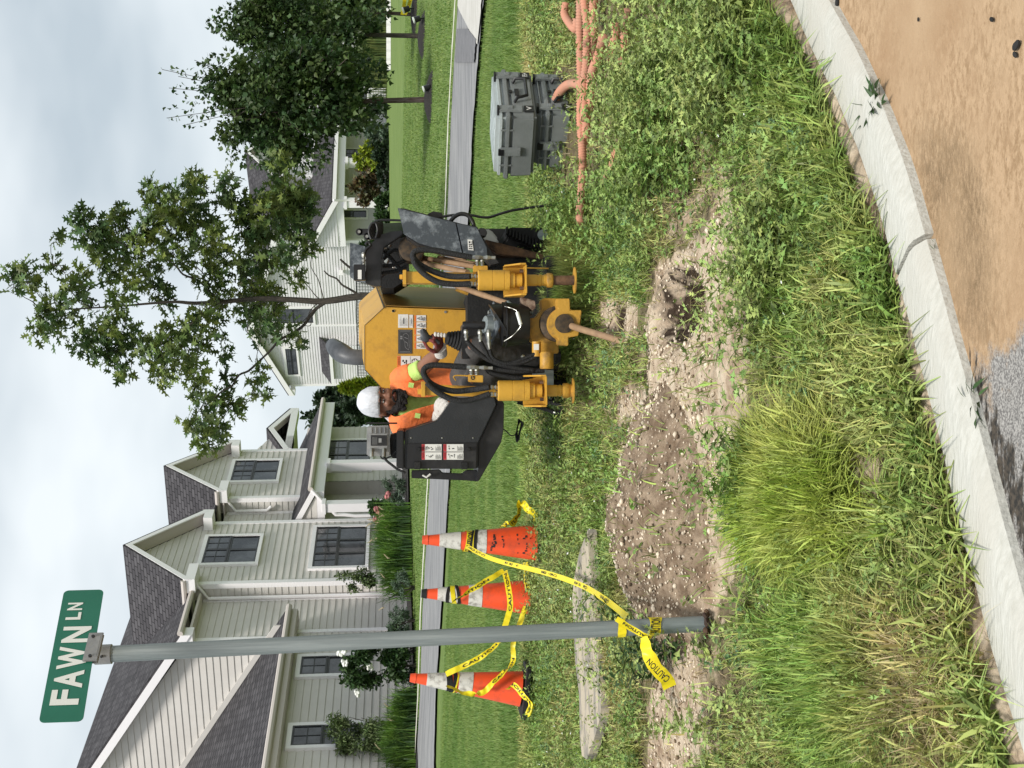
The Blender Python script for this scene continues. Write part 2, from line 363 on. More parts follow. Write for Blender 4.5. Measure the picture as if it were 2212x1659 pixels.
gx,gy=np.meshgrid(xs,ys); gz=zt(gx,gy)
V=np.stack([gx,gy,gz],-1).reshape(-1,3); nx=len(xs); ny=len(ys)
ii,jj=np.meshgrid(np.arange(ny-1),np.arange(nx-1),indexing='ij'); a=(ii*nx+jj).ravel()
Fc=np.stack([a,a+1,a+nx+1,a+nx],-1)
def groundmat():
    m=bpy.data.materials.new('ground_soil_and_turf'); m.use_nodes=True; nt=m.node_tree; b=nt.nodes['Principled BSDF']; b.inputs['Roughness'].default_value=.95; b.inputs['Specular IOR Level'].default_value=.2
    tc=N(nt,'ShaderNodeTexCoord'); at=N(nt,'ShaderNodeAttribute',attribute_name='msk'); se=N(nt,'ShaderNodeSeparateColor'); L(nt,at.outputs['Color'],se.inputs[0])
    def ramp(sc,cols,pos,detail=6,st=None,rough=.65):
        s=tc.outputs['Object']
        if st: mp=N(nt,'ShaderNodeMapping'); mp.inputs['Scale'].default_value=st; L(nt,s,mp.inputs[0]); s=mp.outputs[0]
        n=N(nt,'ShaderNodeTexNoise'); n.inputs['Scale'].default_value=sc; n.inputs['Detail'].default_value=detail; n.inputs['Roughness'].default_value=rough; L(nt,s,n.inputs[0])
        r=N(nt,'ShaderNodeValToRGB'); e=r.color_ramp.elements; e[0].position=pos[0]; e[0].color=(*cols[0],1); e[1].position=pos[-1]; e[1].color=(*cols[-1],1)
        for p,c in zip(pos[1:-1],cols[1:-1]): q=e.new(p); q.color=(*c,1)
        L(nt,n.outputs[0],r.inputs[0]); return r.outputs[0]
    dirt=ramp(7,[(.26,.18,.12),(.46,.36,.26),(.60,.50,.38)],[.36,.5,.66],9)
    thatch=ramp(12,[(.07,.055,.035),(.17,.135,.08),(.13,.14,.05)],[.35,.5,.65],8)
    lawn=ramp(2.2,[(.075,.13,.028),(.125,.19,.045),(.20,.255,.08)],[.40,.51,.62],10,(.30,1.6,1),.75)
    lawn2=ramp(60,[(.08,.13,.03),(.20,.255,.08)],[.35,.66],4)
    ml=N(nt,'ShaderNodeMixRGB'); ml.inputs[0].default_value=.42; L(nt,lawn,ml.inputs[1]); L(nt,lawn2,ml.inputs[2])
    def edge(sock,sc):
        n=N(nt,'ShaderNodeTexNoise'); n.inputs['Scale'].default_value=sc; n.inputs['Detail'].default_value=5; L(nt,tc.outputs['Object'],n.inputs[0])
        s=N(nt,'ShaderNodeMath',operation='SUBTRACT'); L(nt,n.outputs[0],s.inputs[0]); s.inputs[1].default_value=.5
        u=N(nt,'ShaderNodeMath',operation='MULTIPLY_ADD'); L(nt,s.outputs[0],u.inputs[0]); u.inputs[1].default_value=1.6; L(nt,sock,u.inputs[2])
        r=N(nt,'ShaderNodeMapRange'); r.inputs[1].default_value=.35; r.inputs[2].default_value=.65; L(nt,u.outputs[0],r.inputs[0]); return r.outputs[0]
    m1=N(nt,'ShaderNodeMixRGB'); L(nt,edge(se.outputs[0],9),m1.inputs[0]); L(nt,thatch,m1.inputs[1]); L(nt,dirt,m1.inputs[2])
    m2=N(nt,'ShaderNodeMixRGB'); L(nt,edge(se.outputs[1],5),m2.inputs[0]); L(nt,m1.outputs[0],m2.inputs[1]); L(nt,ml.outputs[0],m2.inputs[2])
    m3=N(nt,'ShaderNodeMixRGB'); L(nt,edge(se.outputs[2],14),m3.inputs[0]); L(nt,m2.outputs[0],m3.inputs[1]); m3.inputs[2].default_value=(.045,.03,.02,1); L(nt,m3.outputs[0],b.inputs['Base Color'])  # moist pit soil, with the shade of the holes darkened into its colour
    nb=N(nt,'ShaderNodeTexNoise'); nb.inputs['Scale'].default_value=34; nb.inputs['Detail'].default_value=8; L(nt,tc.outputs['Object'],nb.inputs[0])
    bp=N(nt,'ShaderNodeBump'); bp.inputs['Strength'].default_value=.8; bp.inputs['Distance'].default_value=.03; L(nt,nb.outputs[0],bp.inputs['Height']); L(nt,bp.outputs[0],b.inputs['Normal'])
    return m
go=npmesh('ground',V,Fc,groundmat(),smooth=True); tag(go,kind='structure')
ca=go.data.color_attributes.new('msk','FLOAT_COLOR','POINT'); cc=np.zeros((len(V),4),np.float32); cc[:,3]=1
cc[:,0]=dirtmask(V[:,0],V[:,1],V[:,2])
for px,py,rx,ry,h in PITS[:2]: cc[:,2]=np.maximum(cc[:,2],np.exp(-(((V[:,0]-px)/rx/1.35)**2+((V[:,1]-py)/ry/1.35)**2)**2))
cc[:,0]=np.maximum(cc[:,0],.45*thinmask(V[:,0],V[:,1],V[:,2]))
cc[:,0]=np.maximum(cc[:,0],((V[:,1]-kd(V[:,0])<.10)&(V[:,1]<6)).astype(float)*.9)
lawn_y=8.9+.35*fbm(V[:,0],V[:,1],.8,2)+np.clip(V[:,0],0,3)*.15
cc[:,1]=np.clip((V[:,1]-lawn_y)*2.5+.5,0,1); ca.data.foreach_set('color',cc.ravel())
# road covered by a skin of washed sand
def road():
    X=np.linspace(-6,8,281); vs=[];fs=[];ms=[]; rows=np.concatenate([[-12,-6,-2,0,1],np.linspace(1.6,4.9,0)]); nt_=60
    ts=np.linspace(0,1,nt_)**.8
    for x in X:
        k=float(kd(x)); 
        for t in ts: y=-10+(k+.02+10)*t if False else (k+.02)-(1-t)**1*(k+12 if t<.2 else 0)-(1-t)*4.2*(t>=.2)
        
    Y=np.concatenate([[-14,-9,-5,-2,0],np.linspace(.6,0,0)])
    n=70; S=np.concatenate([np.linspace(0,2.8,n),[3.6,5,8,13,20]])
    for x in X:
        k=float(kd(x))
        for s in S: vs.append((x,k-s,RZ+.010*float(vn(np.array(x),np.array(k-s),1.3,4))))
    m=len(S); a=np.array([i*m+j for i in range(len(X)-1) for j in range(m-1)])
    ob=npmesh('road',np.array(vs),np.stack([a,a+1,a+m+1,a+m],-1),None_mat(),smooth=True)
    P=np.array(vs); XX,YY=PXa(P); XX=np.where(P[:,1]<1,3000,XX)
    # bare asphalt shows where the wash thins out, seen lower left of the strip
    bare=inpoly(XX,YY,[(2075,1190),(2060,1000),(2078,880),(2120,790),(2180,740),(2400,600),(2400,1500),(2212,1300)]).astype(float)
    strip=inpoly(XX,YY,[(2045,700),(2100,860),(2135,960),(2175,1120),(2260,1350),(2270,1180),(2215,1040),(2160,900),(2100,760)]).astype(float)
    speck=inpoly(XX,YY,[(1950,270),(2030,220),(2110,330),(2150,520),(2160,700),(2120,800),(2060,700),(1990,470)]).astype(float)
    c=np.zeros((len(P),4),np.float32); c[:,3]=1; c[:,0]=bare; c[:,1]=strip; c[:,2]=speck
    g=c.reshape(len(X),m,4); 
    for it in range(4):
        g[1:-1,1:-1]=(g[1:-1,1:-1]*2+g[:-2,1:-1]+g[2:,1:-1]+g[1:-1,:-2]+g[1:-1,2:])/6
    ca=ob.data.color_attributes.new('msk','FLOAT_COLOR','POINT'); ca.data.foreach_set('color',g.ravel().astype(np.float32))
    tag(ob,kind='structure'); return ob
def None_mat():
    m=bpy.data.materials.new('sand_washed_asphalt'); m.use_nodes=True; nt=m.node_tree; b=nt.nodes['Principled BSDF']; b.inputs['Roughness'].default_value=.75; b.inputs['Specular IOR Level'].default_value=.35
    tc=N(nt,'ShaderNodeTexCoord'); at=N(nt,'ShaderNodeAttribute',attribute_name='msk'); se=N(nt,'ShaderNodeSeparateColor'); L(nt,at.outputs['Color'],se.inputs[0])
    def noise(sc,d=5,st=None,r=.6):
        s=tc.outputs['Object']
        if st: mp=N(nt,'ShaderNodeMapping'); mp.inputs['Scale'].default_value=st; mp.inputs['Rotation'].default_value=(0,0,.6); L(nt,s,mp.inputs[0]); s=mp.outputs[0]
        n=N(nt,'ShaderNodeTexNoise'); n.inputs['Scale'].default_value=sc; n.inputs['Detail'].default_value=d; n.inputs['Roughness'].default_value=r; L(nt,s,n.inputs[0]); return n.outputs[0]
    def ramp(s,c,p):
        r=N(nt,'ShaderNodeValToRGB'); e=r.color_ramp.elements; e[0].position=p[0]; e[0].color=(*c[0],1); e[1].position=p[1]; e[1].color=(*c[1],1); L(nt,s,r.inputs[0]); return r.outputs[0]
    def mixr(f,a,b_):
        m=N(nt,'ShaderNodeMixRGB'); L(nt,f,m.inputs[0]); L(nt,a,m.inputs[1]); L(nt,b_,m.inputs[2]); return m.outputs[0]
    def thr(sock,n,k,lo,hi):
        s=N(nt,'ShaderNodeMath',operation='SUBTRACT'); L(nt,n,s.inputs[0]); s.inputs[1].default_value=.5
        u=N(nt,'ShaderNodeMath',operation='MULTIPLY_ADD'); L(nt,s.outputs[0],u.inputs[0]); u.inputs[1].default_value=k; L(nt,sock,u.inputs[2])
        r=N(nt,'ShaderNodeMapRange'); r.inputs[1].default_value=lo; r.inputs[2].default_value=hi; L(nt,u.outputs[0],r.inputs[0]); return r.outputs[0]
    sand=ramp(noise(2.2,4),[(.33,.205,.11),(.43,.295,.175)],(.35,.65))
    wet=ramp(noise(5,6),[(.17,.11,.055),(.30,.20,.11)],(.35,.65))
    sp_=noise(120,3); grain=ramp(noise(26,8,(1,1.6,1),.8),[(.28,.175,.09),(.45,.305,.18)],(.42,.55))
    sand=mixr(thr(noise(1.6,3),noise(40,3),.5,.36,.6),sand,grain)
    asp=ramp(noise(170,3),[(.13,.122,.115),(.37,.35,.325)],(.40,.62))
    c=mixr(thr(se.outputs[2],noise(34,9,(1,2.2,1),.9),5.5,.30,1.3),sand,wet)
    c=mixr(thr(se.outputs[0],noise(9,9,None,.75),2.2,.38,.75),c,asp)
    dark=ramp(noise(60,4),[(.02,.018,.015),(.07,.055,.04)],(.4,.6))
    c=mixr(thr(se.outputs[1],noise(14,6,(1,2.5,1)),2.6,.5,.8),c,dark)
    L(nt,c,b.inputs['Base Color'])
    bp=N(nt,'ShaderNodeBump'); bp.inputs['Strength'].default_value=.35; bp.inputs['Distance'].default_value=.01; L(nt,noise(90,6),bp.inputs['Height']); L(nt,bp.outputs[0],b.inputs['Normal'])
    return m
road()
concm=mat('broom_finished_concrete',(.44,.43,.38),.9,col2=(.53,.52,.47),nscale=42,lo=.36,hi=.62,bump=.35,bscale=60,detail=9,stretch=(.45,2.2,1),rotz=-.63,col3=(.47,.45,.395),n3=2.2)
def kerbs():
    xs_=np.concatenate([np.linspace(-9,-2,12)[:-1],np.linspace(-2,2.4,90),np.linspace(2.4,12,14)[1:]])
    pb=RAY(1937,598); xb=(pb*(KZ/pb.z)).x
    for side in(0,1):
        X=[x for x in xs_ if (x<xb-.008 if side==0 else x>xb+.008)]; X= X+[xb-.008] if side==0 else [xb+.008]+X
        vs=[];fs=[]; n=None
        for i,x in enumerate(X):
            y=float(kd(x)); e=.03; t=Vector((2*e,float(kd(x+e)-kd(x-e)),0)).normalized(); nrm=Vector((t.y,-t.x,0)) # towards the road
            p=Vector((x,y,0)); jj=.006*float(vn(np.array(x*14.),np.array(3.),1)); k2=.004*float(vn(np.array(x*9.),np.array(7.),1))
            prof=[(0+jj,-1.55),(0+jj,KZ-.008),(.008+jj,KZ),(.125,KZ+.001),(.150,KZ-.006),(.178+k2,KZ-.030),(.190+k2,-1.55)]
            n=len(prof)
            for o,z in prof: q=p+nrm*o; vs.append((q.x,q.y,z))
        m=len(X)
        for i in range(m-1):
            for j in range(n-1): fs.append([i*n+j,(i+1)*n+j,(i+1)*n+j+1,i*n+j+1])
        fs+=[list(range(n)),[(m-1)*n+j for j in range(n)]]
        ob=MB().add(vs,fs).build('kerb',concm,smooth=True); tag(ob,kind='structure')
kerbs()
# street beyond the lawn
near=[(1659,942),(1500,946),(1331,957),(1100,971),(829,990),(450,1020),(270,1029),(132,1040),(0,1053),(-150,1070)]
far_=[(1659,902),(1500,911),(1331,916),(1100,929),(829,946),(450,972),(270,979),(132,987),(0,996),(-150,1006)]
def ci(t,Y): t=sorted(t); return float(np.interp(Y,[a for a,b in t],[b for a,b in t]))
def strip(name,fn0,fn1,m,dz,Y0=1900,Y1=-260,n=120,k=8,kind='structure'):
    vs=[];ex=[]
    for i in range(n+1):
        Y=Y0+(Y1-Y0)*i/n; a=gpx(fn0(Y),Y); b=gpx(fn1(Y),Y)
        for j in range(k+1):
            p=a.lerp(b,j/k); vs.append((p.x,p.y,ZT(p.x,p.y)+dz))
    kk=k+1; a=np.array([i*kk+j for i in range(n) for j in range(k)])
    ob=npmesh(name,np.array(vs),np.stack([a,a+1,a+kk+1,a+kk],-1),m,smooth=True); tag(ob,kind=kind); return ob
stm=mat('street_asphalt',(.17,.17,.175),.8,col2=(.30,.295,.29),nscale=3.0,lo=.42,hi=.64,bump=.15,bscale=80,stretch=(.35,2.4,1),detail=8)
strip('street',lambda Y:ci(near,Y),lambda Y:ci(far_,Y),stm,.035)
strip('street_edging',lambda Y:ci(far_,Y)+.3,lambda Y:ci(far_,Y)-1.8,mat('pale_kerb_stone',(.55,.53,.45),.8),.07,k=1)
cp=mat('apron_concrete',(.50,.48,.44),.85,col2=(.44,.42,.38),nscale=3)
strip('driveway_apron',lambda Y:ci(near,Y)-.2,lambda Y:min(ci(near,Y)-.3,max(ci(far_,Y)+2,ci(far_,Y)+(Y-12)*.62)),cp,.05,Y0=95,Y1=-260,n=30)
dk=mat('asphalt_patch',(.12,.12,.125),.85,col2=(.17,.165,.17),nscale=6)
strip('street_patch',lambda Y:min(ci(near,Y)-4,ci(far_,Y)+(Y-40)*.9+10),lambda Y:max(ci(far_,Y)+5,ci(near,Y)-40-(150-Y)*.9) if Y<150 else ci(far_,Y)+5,dk,.055,Y0=135,Y1=62,n=16)
# garden bed under the shrubs of the near house
strip('mulch_bed',lambda Y:ci([(1659,907),(1400,897),(1200,889),(950,884)],Y),lambda Y:ci([(1659,885),(1400,878),(1200,872),(950,872)],Y),MT['mulch'],.05,Y0=1800,Y1=960,n=50,k=4)
# ---------------------------------------------------------------- houses
def shingles():
    m=bpy.data.materials.new('asphalt_shingles'); m.use_nodes=True; nt=m.node_tree; b=nt.nodes['Principled BSDF']; b.inputs['Roughness'].default_value=.95; b.inputs['Specular IOR Level'].default_value=.15
    uv=N(nt,'ShaderNodeUVMap'); br=N(nt,'ShaderNodeTexBrick'); L(nt,uv.outputs[0],br.inputs[0])
    br.inputs['Color1'].default_value=(.055,.052,.056,1); br.inputs['Color2'].default_value=(.10,.095,.10,1); br.inputs['Mortar'].default_value=(.018,.017,.018,1)
    br.inputs['Scale'].default_value=1; br.inputs['Brick Width'].default_value=.30; br.inputs['Row Height'].default_value=.15; br.inputs['Mortar Size'].default_value=.013; br.inputs['Bias'].default_value=-.1
    n=N(nt,'ShaderNodeTexNoise'); n.inputs['Scale'].default_value=1.2; n.inputs['Detail'].default_value=8; L(nt,uv.outputs[0],n.inputs[0])
    mr=N(nt,'ShaderNodeMapRange'); mr.inputs[3].default_value=.75; mr.inputs[4].default_value=1.3; L(nt,n.outputs[0],mr.inputs[0])
    hs=N(nt,'ShaderNodeHueSaturation'); L(nt,mr.outputs[0],hs.inputs['Value']); L(nt,br.outputs[0],hs.inputs['Color']); L(nt,hs.outputs[0],b.inputs['Base Color'])
    bp=N(nt,'ShaderNodeBump'); bp.inputs['Strength'].default_value=.6; bp.inputs['Distance'].default_value=.02; bp.invert=True; L(nt,br.outputs['Fac'],bp.inputs['Height']); L(nt,bp.outputs[0],b.inputs['Normal'])
    return m
MT['shingle']=shingles()
class Frame:
    def __init__(s,O,f,n): s.O=Vector(O); s.f=Vector((*f,0)).normalized(); s.n=Vector((*n,0)).normalized()
    def P(s,a,n,z): return Vector((s.O.x+s.f.x*a+s.n.x*n, s.O.y+s.f.y*a+s.n.y*n, z))
    def hn(s,X,Y,n):
        r=RAY(X,Y); O2=Vector((s.O.x,s.O.y,0)); t=(n+O2.dot(s.n))/r.dot(s.n); p=r*t; q=p-O2; return q.dot(s.f),p.z
    def ha(s,X,Y,a):
        r=RAY(X,Y); O2=Vector((s.O.x,s.O.y,0)); t=(a+O2.dot(s.f))/r.dot(s.f); p=r*t; q=p-O2; return q.dot(s.n),p.z
def clipspan(P,z):
    xs=[]
    for i in range(len(P)):
        (x1,z1),(x2,z2)=P[i],P[(i+1)%len(P)]
        if (z1<=z<z2) or (z2<=z<z1): xs.append(x1+(x2-x1)*(z-z1)/(z2-z1))
    return (min(xs),max(xs)) if len(xs)>1 else None
def siding(mb,fn,P,pitch=.178,lap=.024):
    """real lapped boards: fn(u,out,z)->world; P polygon in (u,z)"""
    z0=min(z for _,z in P); z1=max(z for _,z in P); z=z0
    while z<z1-.01:
        zt_=min(z+pitch,z1-.002); a=clipspan(P,z+1e-4); b=clipspan(P,zt_-1e-3)
        if a and b:
            mb.quad(fn(a[0],lap,z),fn(a[1],lap,z),fn(b[1],.004,zt_),fn(b[0],.004,zt_))
            mb.quad(fn(a[0],0,z),fn(a[1],0,z),fn(a[1],lap,z),fn(a[0],lap,z))
        z+=pitch
    mb.add([fn(u,0,q) for u,q in P],[list(range(len(P)))])
def rquad(mb,a,b,c,d,th=.06):
    """roof slab a,b along the eave, c,d along the ridge; uv in metres"""
    a,b,c,d=map(Vector,(a,b,c,d)); u=(b-a).normalized(); v=(d-a); v=(v-u*v.dot(u)).normalized()
    uv=[((p-a).dot(u),(p-a).dot(v)) for p in (a,b,c,d)]
    mb.quad(a,b,c,d,uv); n=u.cross(v).normalized()
    if n.z<0:n=-n
    lo=[p-n*th for p in (a,b,c,d)]
    mb.add([a,b,c,d]+lo,[[4,5,6,7],[0,1,5,4],[1,2,6,5],[2,3,7,6],[3,0,4,7]])
def window(fr,house,fn,u0,u1,z0,z1,units=1,split=.45,sgn=1,tw=.11,name='window'):
    """fn(u,out,z)"""
    fn0=fn; fn=lambda u,o,z:fn0(u,o+.03,z)
    def bx(mb,ua,ub,za,zb,oa,ob_): 
        vs=[fn(u,o,z) for u in(ua,ub) for o in(oa,ob_) for z in(za,zb)]
        mb.add(vs,[[0,1,3,2],[4,6,7,5],[0,4,5,1],[2,3,7,6],[0,2,6,4],[1,5,7,3]])
    m=MB(); bx(m,u0,u0+tw,z0,z1,-.03,.06); bx(m,u1-tw,u1,z0,z1,-.03,.06); bx(m,u0+tw,u1-tw,z1-tw,z1,-.03,.062); bx(m,u0+tw,u1-tw,z0,z0+tw*.8,-.03,.07)
    wo=m.build(name,MT['trim'],house)
    a0,a1,b0,b1=u0+tw,u1-tw,z0+tw*.8,z1-tw; zs=b1-(b1-b0)*split
    m=MB(); g=MB(); wd=(a1-a0)/units
    for i in range(units):
        x0=a0+i*wd; x1=x0+wd; s=.045
        for (q0,q1,o) in((b0,zs,.035),(zs,b1,.055)):
            bx(m,x0,x0+s,q0,q1,.01,o); bx(m,x1-s,x1,q0,q1,.01,o); bx(m,x0+s,x1-s,q0,q0+s,.011,o+.001); bx(m,x0+s,x1-s,q1-s,q1,.011,o+.001)
            g.quad(fn(x0+s,o-.02,q0+s),fn(x1-s,o-.02,q0+s),fn(x1-s,o-.02,q1-s),fn(x0+s,o-.02,q1-s))
        bx(m,(x0+x1)/2-.012,(x0+x1)/2+.012,zs+s,b1-s,.03,.046); bx(m,x0+s,x1-s,(zs+b1)/2-.012,(zs+b1)/2+.012,.031,.047)
    m.build('sash',MT['winblack'],wo); g.build('pane',MT['glass'],wo)
    return wo
def winpx(fr,house,n,c,units,**k):
    q=[fr.hn(X,Y,n) for X,Y in c]; us=sorted(a for a,_ in q); zs=sorted(z for _,z in q)
    return window(fr,house,lambda u,o,z:fr.P(u,n+o,z),(us[0]+us[1])/2,(us[2]+us[3])/2,(zs[0]+zs[1])/2,(zs[2]+zs[3])/2,units,**k)
def bx3(mb,fr,a0,a1,n0,n1,z0,z1):
    vs=[fr.P(a,n,z) for a in(a0,a1) for n in(n0,n1) for z in(z0,z1)]
    mb.add(vs,[[0,1,3,2],[4,6,7,5],[0,4,5,1],[2,3,7,6],[0,2,6,4],[1,5,7,3]]); return mb
def gable(fr,H,a0,a1,n,nb,zb,pk,le,re,ov,sm,pitch,back,trimw=.12,sidewall=True):
    """projecting gabled bay. pk,le,re = (a,z) of the rake's outer edge in the plane n+ov"""
    am=(pk[0]); hw=((re[0]-am)+(am-le[0]))/2; zl=(le[1]+re[1])/2; k=(pk[1]-zl)/hw; A0,A1=am-hw,am+hw; zr=pk[1]
    ze0=zl+k*(a0-A0)-.22; ze1=zl+k*(A1-a1)-.22
    sd=MB(); siding(sd,lambda u,o,z:fr.P(u,n+o,z),[(a0,zb),(a1,zb),(a1,ze1),(am,zr-.22),(a0,ze0)],pitch)
    siding(sd,lambda u,o,z:fr.P(a0-o,u,z),[(nb,zb),(n,zb),(n,ze0),(nb,ze0)],pitch)
    siding(sd,lambda u,o,z:fr.P(a1+o,u,z),[(nb,zb),(n,zb),(n,ze1),(nb,ze1)],pitch)
    sd.build('wall',sm,H)
    rf=MB(); 
    rquad(rf,fr.P(A0,n+ov,zl),fr.P(A0,back,zl),fr.P(am,back,zr),fr.P(am,n+ov,zr)); rquad(rf,fr.P(A1,n+ov,zl),fr.P(A1,back,zl),fr.P(am,back,zr),fr.P(am,n+ov,zr)); rf.build('roof',MT['shingle'],H)
    b=MB()
    for s,A in((-1,A0),(1,A1)):      # barge boards and soffits under the rakes, boxed eave returns
        p0=fr.P(A,n+ov+.012,zl-.075); p1=fr.P(am,n+ov+.012,zr-.075); dz=Vector((0,0,-.19)); dn_=fr.n*(-.035)
        b.add([p0,p1,p1+dz,p0+dz,p0+dn_,p1+dn_,p1+dz+dn_,p0+dz+dn_],[[0,1,2,3],[4,7,6,5],[0,4,5,1],[3,2,6,7],[0,3,7,4],[1,5,6,2]])
        w_=abs((a0 if s<0 else a1)-A); x0=A; x1=A-s*(w_+.45)
        bx3(b,fr,min(x0,x1),max(x0,x1),n+.002,n+ov+.01,zl-.34,zl-.09)
    b.build('barge_board',MT['trim'],H)
    so_=MB()
    for A in(A0,A1):
        q0=fr.P(A,n+ov-.03,zl-.20); q1=fr.P(am,n+ov-.03,zr-.20); so_.add([q0,q1,q1-fr.n*(ov-.05),q0-fr.n*(ov-.05)],[[0,1,2,3]])
    for A in(A0,A1):
        a_,b_=sorted((A,a0 if A==A0 else a1)); bx3(so_,fr,a_,b_,back,n-.01,zl-.24,zl-.20)
    so_.build('soffit',MT['soffit'],H)
    e=min(ze0,ze1)-.12
    for u,v in((a0-.035,a0+.12),(a1-.12,a1+.035)): bx3(MB(),fr,u,v,n-.1,n+.038,zb,e).build('corner_board',MT['trim'],H)
    gt=MB(); 
    for A in(A0,A1): gt.tube([fr.P(A,n+ov-.02,zl-.05),fr.P(A,back+.5,zl-.05)],.07,8)
    gt.build('gutter',MT['soffit'],H)
    return A0,A1,zl,am,zr
# --- near house, left
Q=RAY(700,1257); Q=Q*(36/Q.y); FR=Frame((Q.x,Q.y,0),(.367,.93),(.93,-.367))
h1=thing('house','two-storey beige clapboard house with two front gables, grey shingle roof and black windows','house',(Q.x,Q.y,-.1))
ZB=-.6; sm=MT['siding']
a1=FR.hn(620,1127,0)[0]; g2a=FR.hn(560,1077,0)[0]; g2b=FR.hn(600,973,0)[0]
A=gable(FR,h1,0,a1,0,-.45,ZB,FR.hn(265,1177,.4),FR.hn(388,1250,.4),FR.hn(442,1099,.4),.4,sm,.178,-7)
B=gable(FR,h1,g2a,g2b,0,-.45,FR.hn(655,1077,0)[1]-.6,FR.hn(353,1006,.4),FR.hn(463,1061,.4),FR.hn(498,951,.4),.4,sm,.178,-7)
aS=FR.hn(480,1385,-.45)[0]; npk,zpk=FR.ha(137,1738,aS-.35); ne,zE=FR.ha(384,1385,aS-.35)
zee=zE-.25
# main block: front wall, side gable wall, roof
mw=MB(); P=FR.P
kk=(zpk-zE)/(ne-npk); nF=-.45
siding(mw,lambda u,o,z:P(u,nF+o,z),[(aS,ZB),(g2b,ZB),(g2b,zee),(aS,zee)])
nB=2*npk-nF
siding(mw,lambda u,o,z:P(aS-o,u,z),[(nF,ZB),(nB,ZB),(nB,zee),(npk,zpk-.3),(nF,zee+.05)])
mw.build('wall',sm,h1)
rf=MB(); ex=.42
rquad(rf,P(aS-.35,nF+ex,zE-.02),P(g2b+.3,nF+ex,zE-.02),P(g2b+.3,npk,zpk),P(aS-.35,npk,zpk)); rquad(rf,P(aS-.35,nB-ex,zE-.02),P(g2b+.3,nB-ex,zE-.02),P(g2b+.3,npk,zpk),P(aS-.35,npk,zpk)); rf.build('roof',MT['shingle'],h1)
b=MB()
for n_ in(nF+ex,nB-ex):
    p0=P(aS-.37,n_,zE-.09); p1=P(aS-.37,npk,zpk-.07); dz=Vector((0,0,-.24)); df=FR.f*.04
    b.add([p0,p1,p1+dz,p0+dz,p0+df,p1+df,p1+dz+df,p0+dz+df],[[0,1,2,3],[4,7,6,5],[0,4,5,1],[3,2,6,7],[0,3,7,4],[1,5,6,2]])
bx3(b,FR,aS-.33,aS+.05,nF+.01,nF+ex-.02,zE-.36,zE-.10)
b.build('barge_board',MT['trim'],h1)
s_=MB(); bx3(s_,FR,aS-.3,-.3,nF+.0,nF+ex-.04,zE-.30,zE-.24); bx3(s_,FR,aS-.33,aS-.02,nB,nF,zE+20,zE+20.01) if False else None; s_.build('soffit',MT['soffit'],h1)
g=MB(); g.tube([P(aS-.35,nF+ex+.04,zE-.07),P(-.25,nF+ex+.04,zE-.07)],.075,8)
bx3(MB(),FR,aS-.04,aS+.11,nF-.1,nF+.04,ZB,zee-.02).build('corner_board',MT['trim'],h1)
bx3(MB(),FR,-.16,-.04,nF+.0,nF+.042,ZB,zE-.3).build('corner_board',MT['trim'],h1)
bx3(MB(),FR,a1+.04,a1+.14,nF,nF+.042,ZB,zE-.3).build('corner_board',MT['trim'],h1)
bx3(MB(),FR,g2a-.16,g2a-.04,nF,nF+.042,FR.hn(600,1095,nF)[1]-.5,zE-.3).build('corner_board',MT['trim'],h1)
# wing with lower roof, far left of the photo
nW=-.2; aw=FR.hn(700,1363,nW)[0]; e1=FR.hn(621,1312,.2); e2=FR.hn(571,1650,.2); zw=(e1[1]+e2[1])/2
nj,zj=FR.ha(498,1512,aS); kw=(zj-zw)/(.2-nj)
wm=MB(); siding(wm,lambda u,o,z:P(u,nW+o,z),[(-16,ZB),(aw,ZB),(aw,zw-.22),(-16,zw-.22)]); siding(wm,lambda u,o,z:P(aw+o,u,z),[(nF,ZB),(nW,ZB),(nW,zw-.2),(nF,zw-.2)]); wm.build('wall',sm,h1)
rf=MB(); rquad(rf,P(aS-.02,.2,zw),P(e1[0],.2,zw),P(e1[0],nF+.02,zw+kw*.63),P(aS-.02,nF+.02,zw+kw*.63))
nr=-5.5; rquad(rf,P(-16,.2,zw),P(aS-.03,.2,zw),P(aS-.03,nr,zw+kw*(.2-nr)),P(-16,nr,zw+kw*(.2-nr))); rf.build('roof',MT['shingle'],h1)
b=MB(); # flashing board where the lower roof meets the side wall, eave fascia
p0=P(aS-.075,.0,zw+kw*.2+.02); p1=P(aS-.075,nr,zw+kw*(.2-nr)+.02); dz=Vector((0,0,.16)); df=FR.f*.04
b.add([p0,p1,p1+dz,p0+dz,p0+df,p1+df,p1+dz+df,p0+dz+df],[[0,1,2,3],[4,7,6,5],[0,4,5,1],[3,2,6,7],[0,3,7,4],[1,5,6,2]])
b.build('flashing_board',MT['siding'],h1)
b=MB(); bx3(b,FR,-16,e1[0],.12,.16,zw-.25,zw-.05); bx3(b,FR,-16,e1[0]-.02,nW+.03,.119,zw-.27,zw-.21); b.build('soffit',MT['soffit'],h1)
g.tube([P(-16,.24,zw-.04),P(e1[0],.24,zw-.04)],.075,8); 
bx3(MB(),FR,aw-.10,aw+.03,nW-.08,nW+.04,ZB,zw-.25).build('corner_board',MT['trim'],h1)
winpx(FR,h1,0,[(424.7,1226.8),(443.8,1160.4),(557.3,1223.1),(570.7,1157.7)],2)
winpx(FR,h1,0,[(664.7,1234.6),(676.9,1140.8),(795.8,1231),(800,1137)],3)
winpx(FR,h1,0,[(503,997),(489,1046.5),(612,995),(602,1045)],2)
winpx(FR,h1,nW,[(642.5,1421.8),(636.6,1471),(785,1413),(786,1463)],1)
winpx(FR,h1,nW,[(623.7,1568),(615,1625.6),(786,1563),(790,1617)],1)
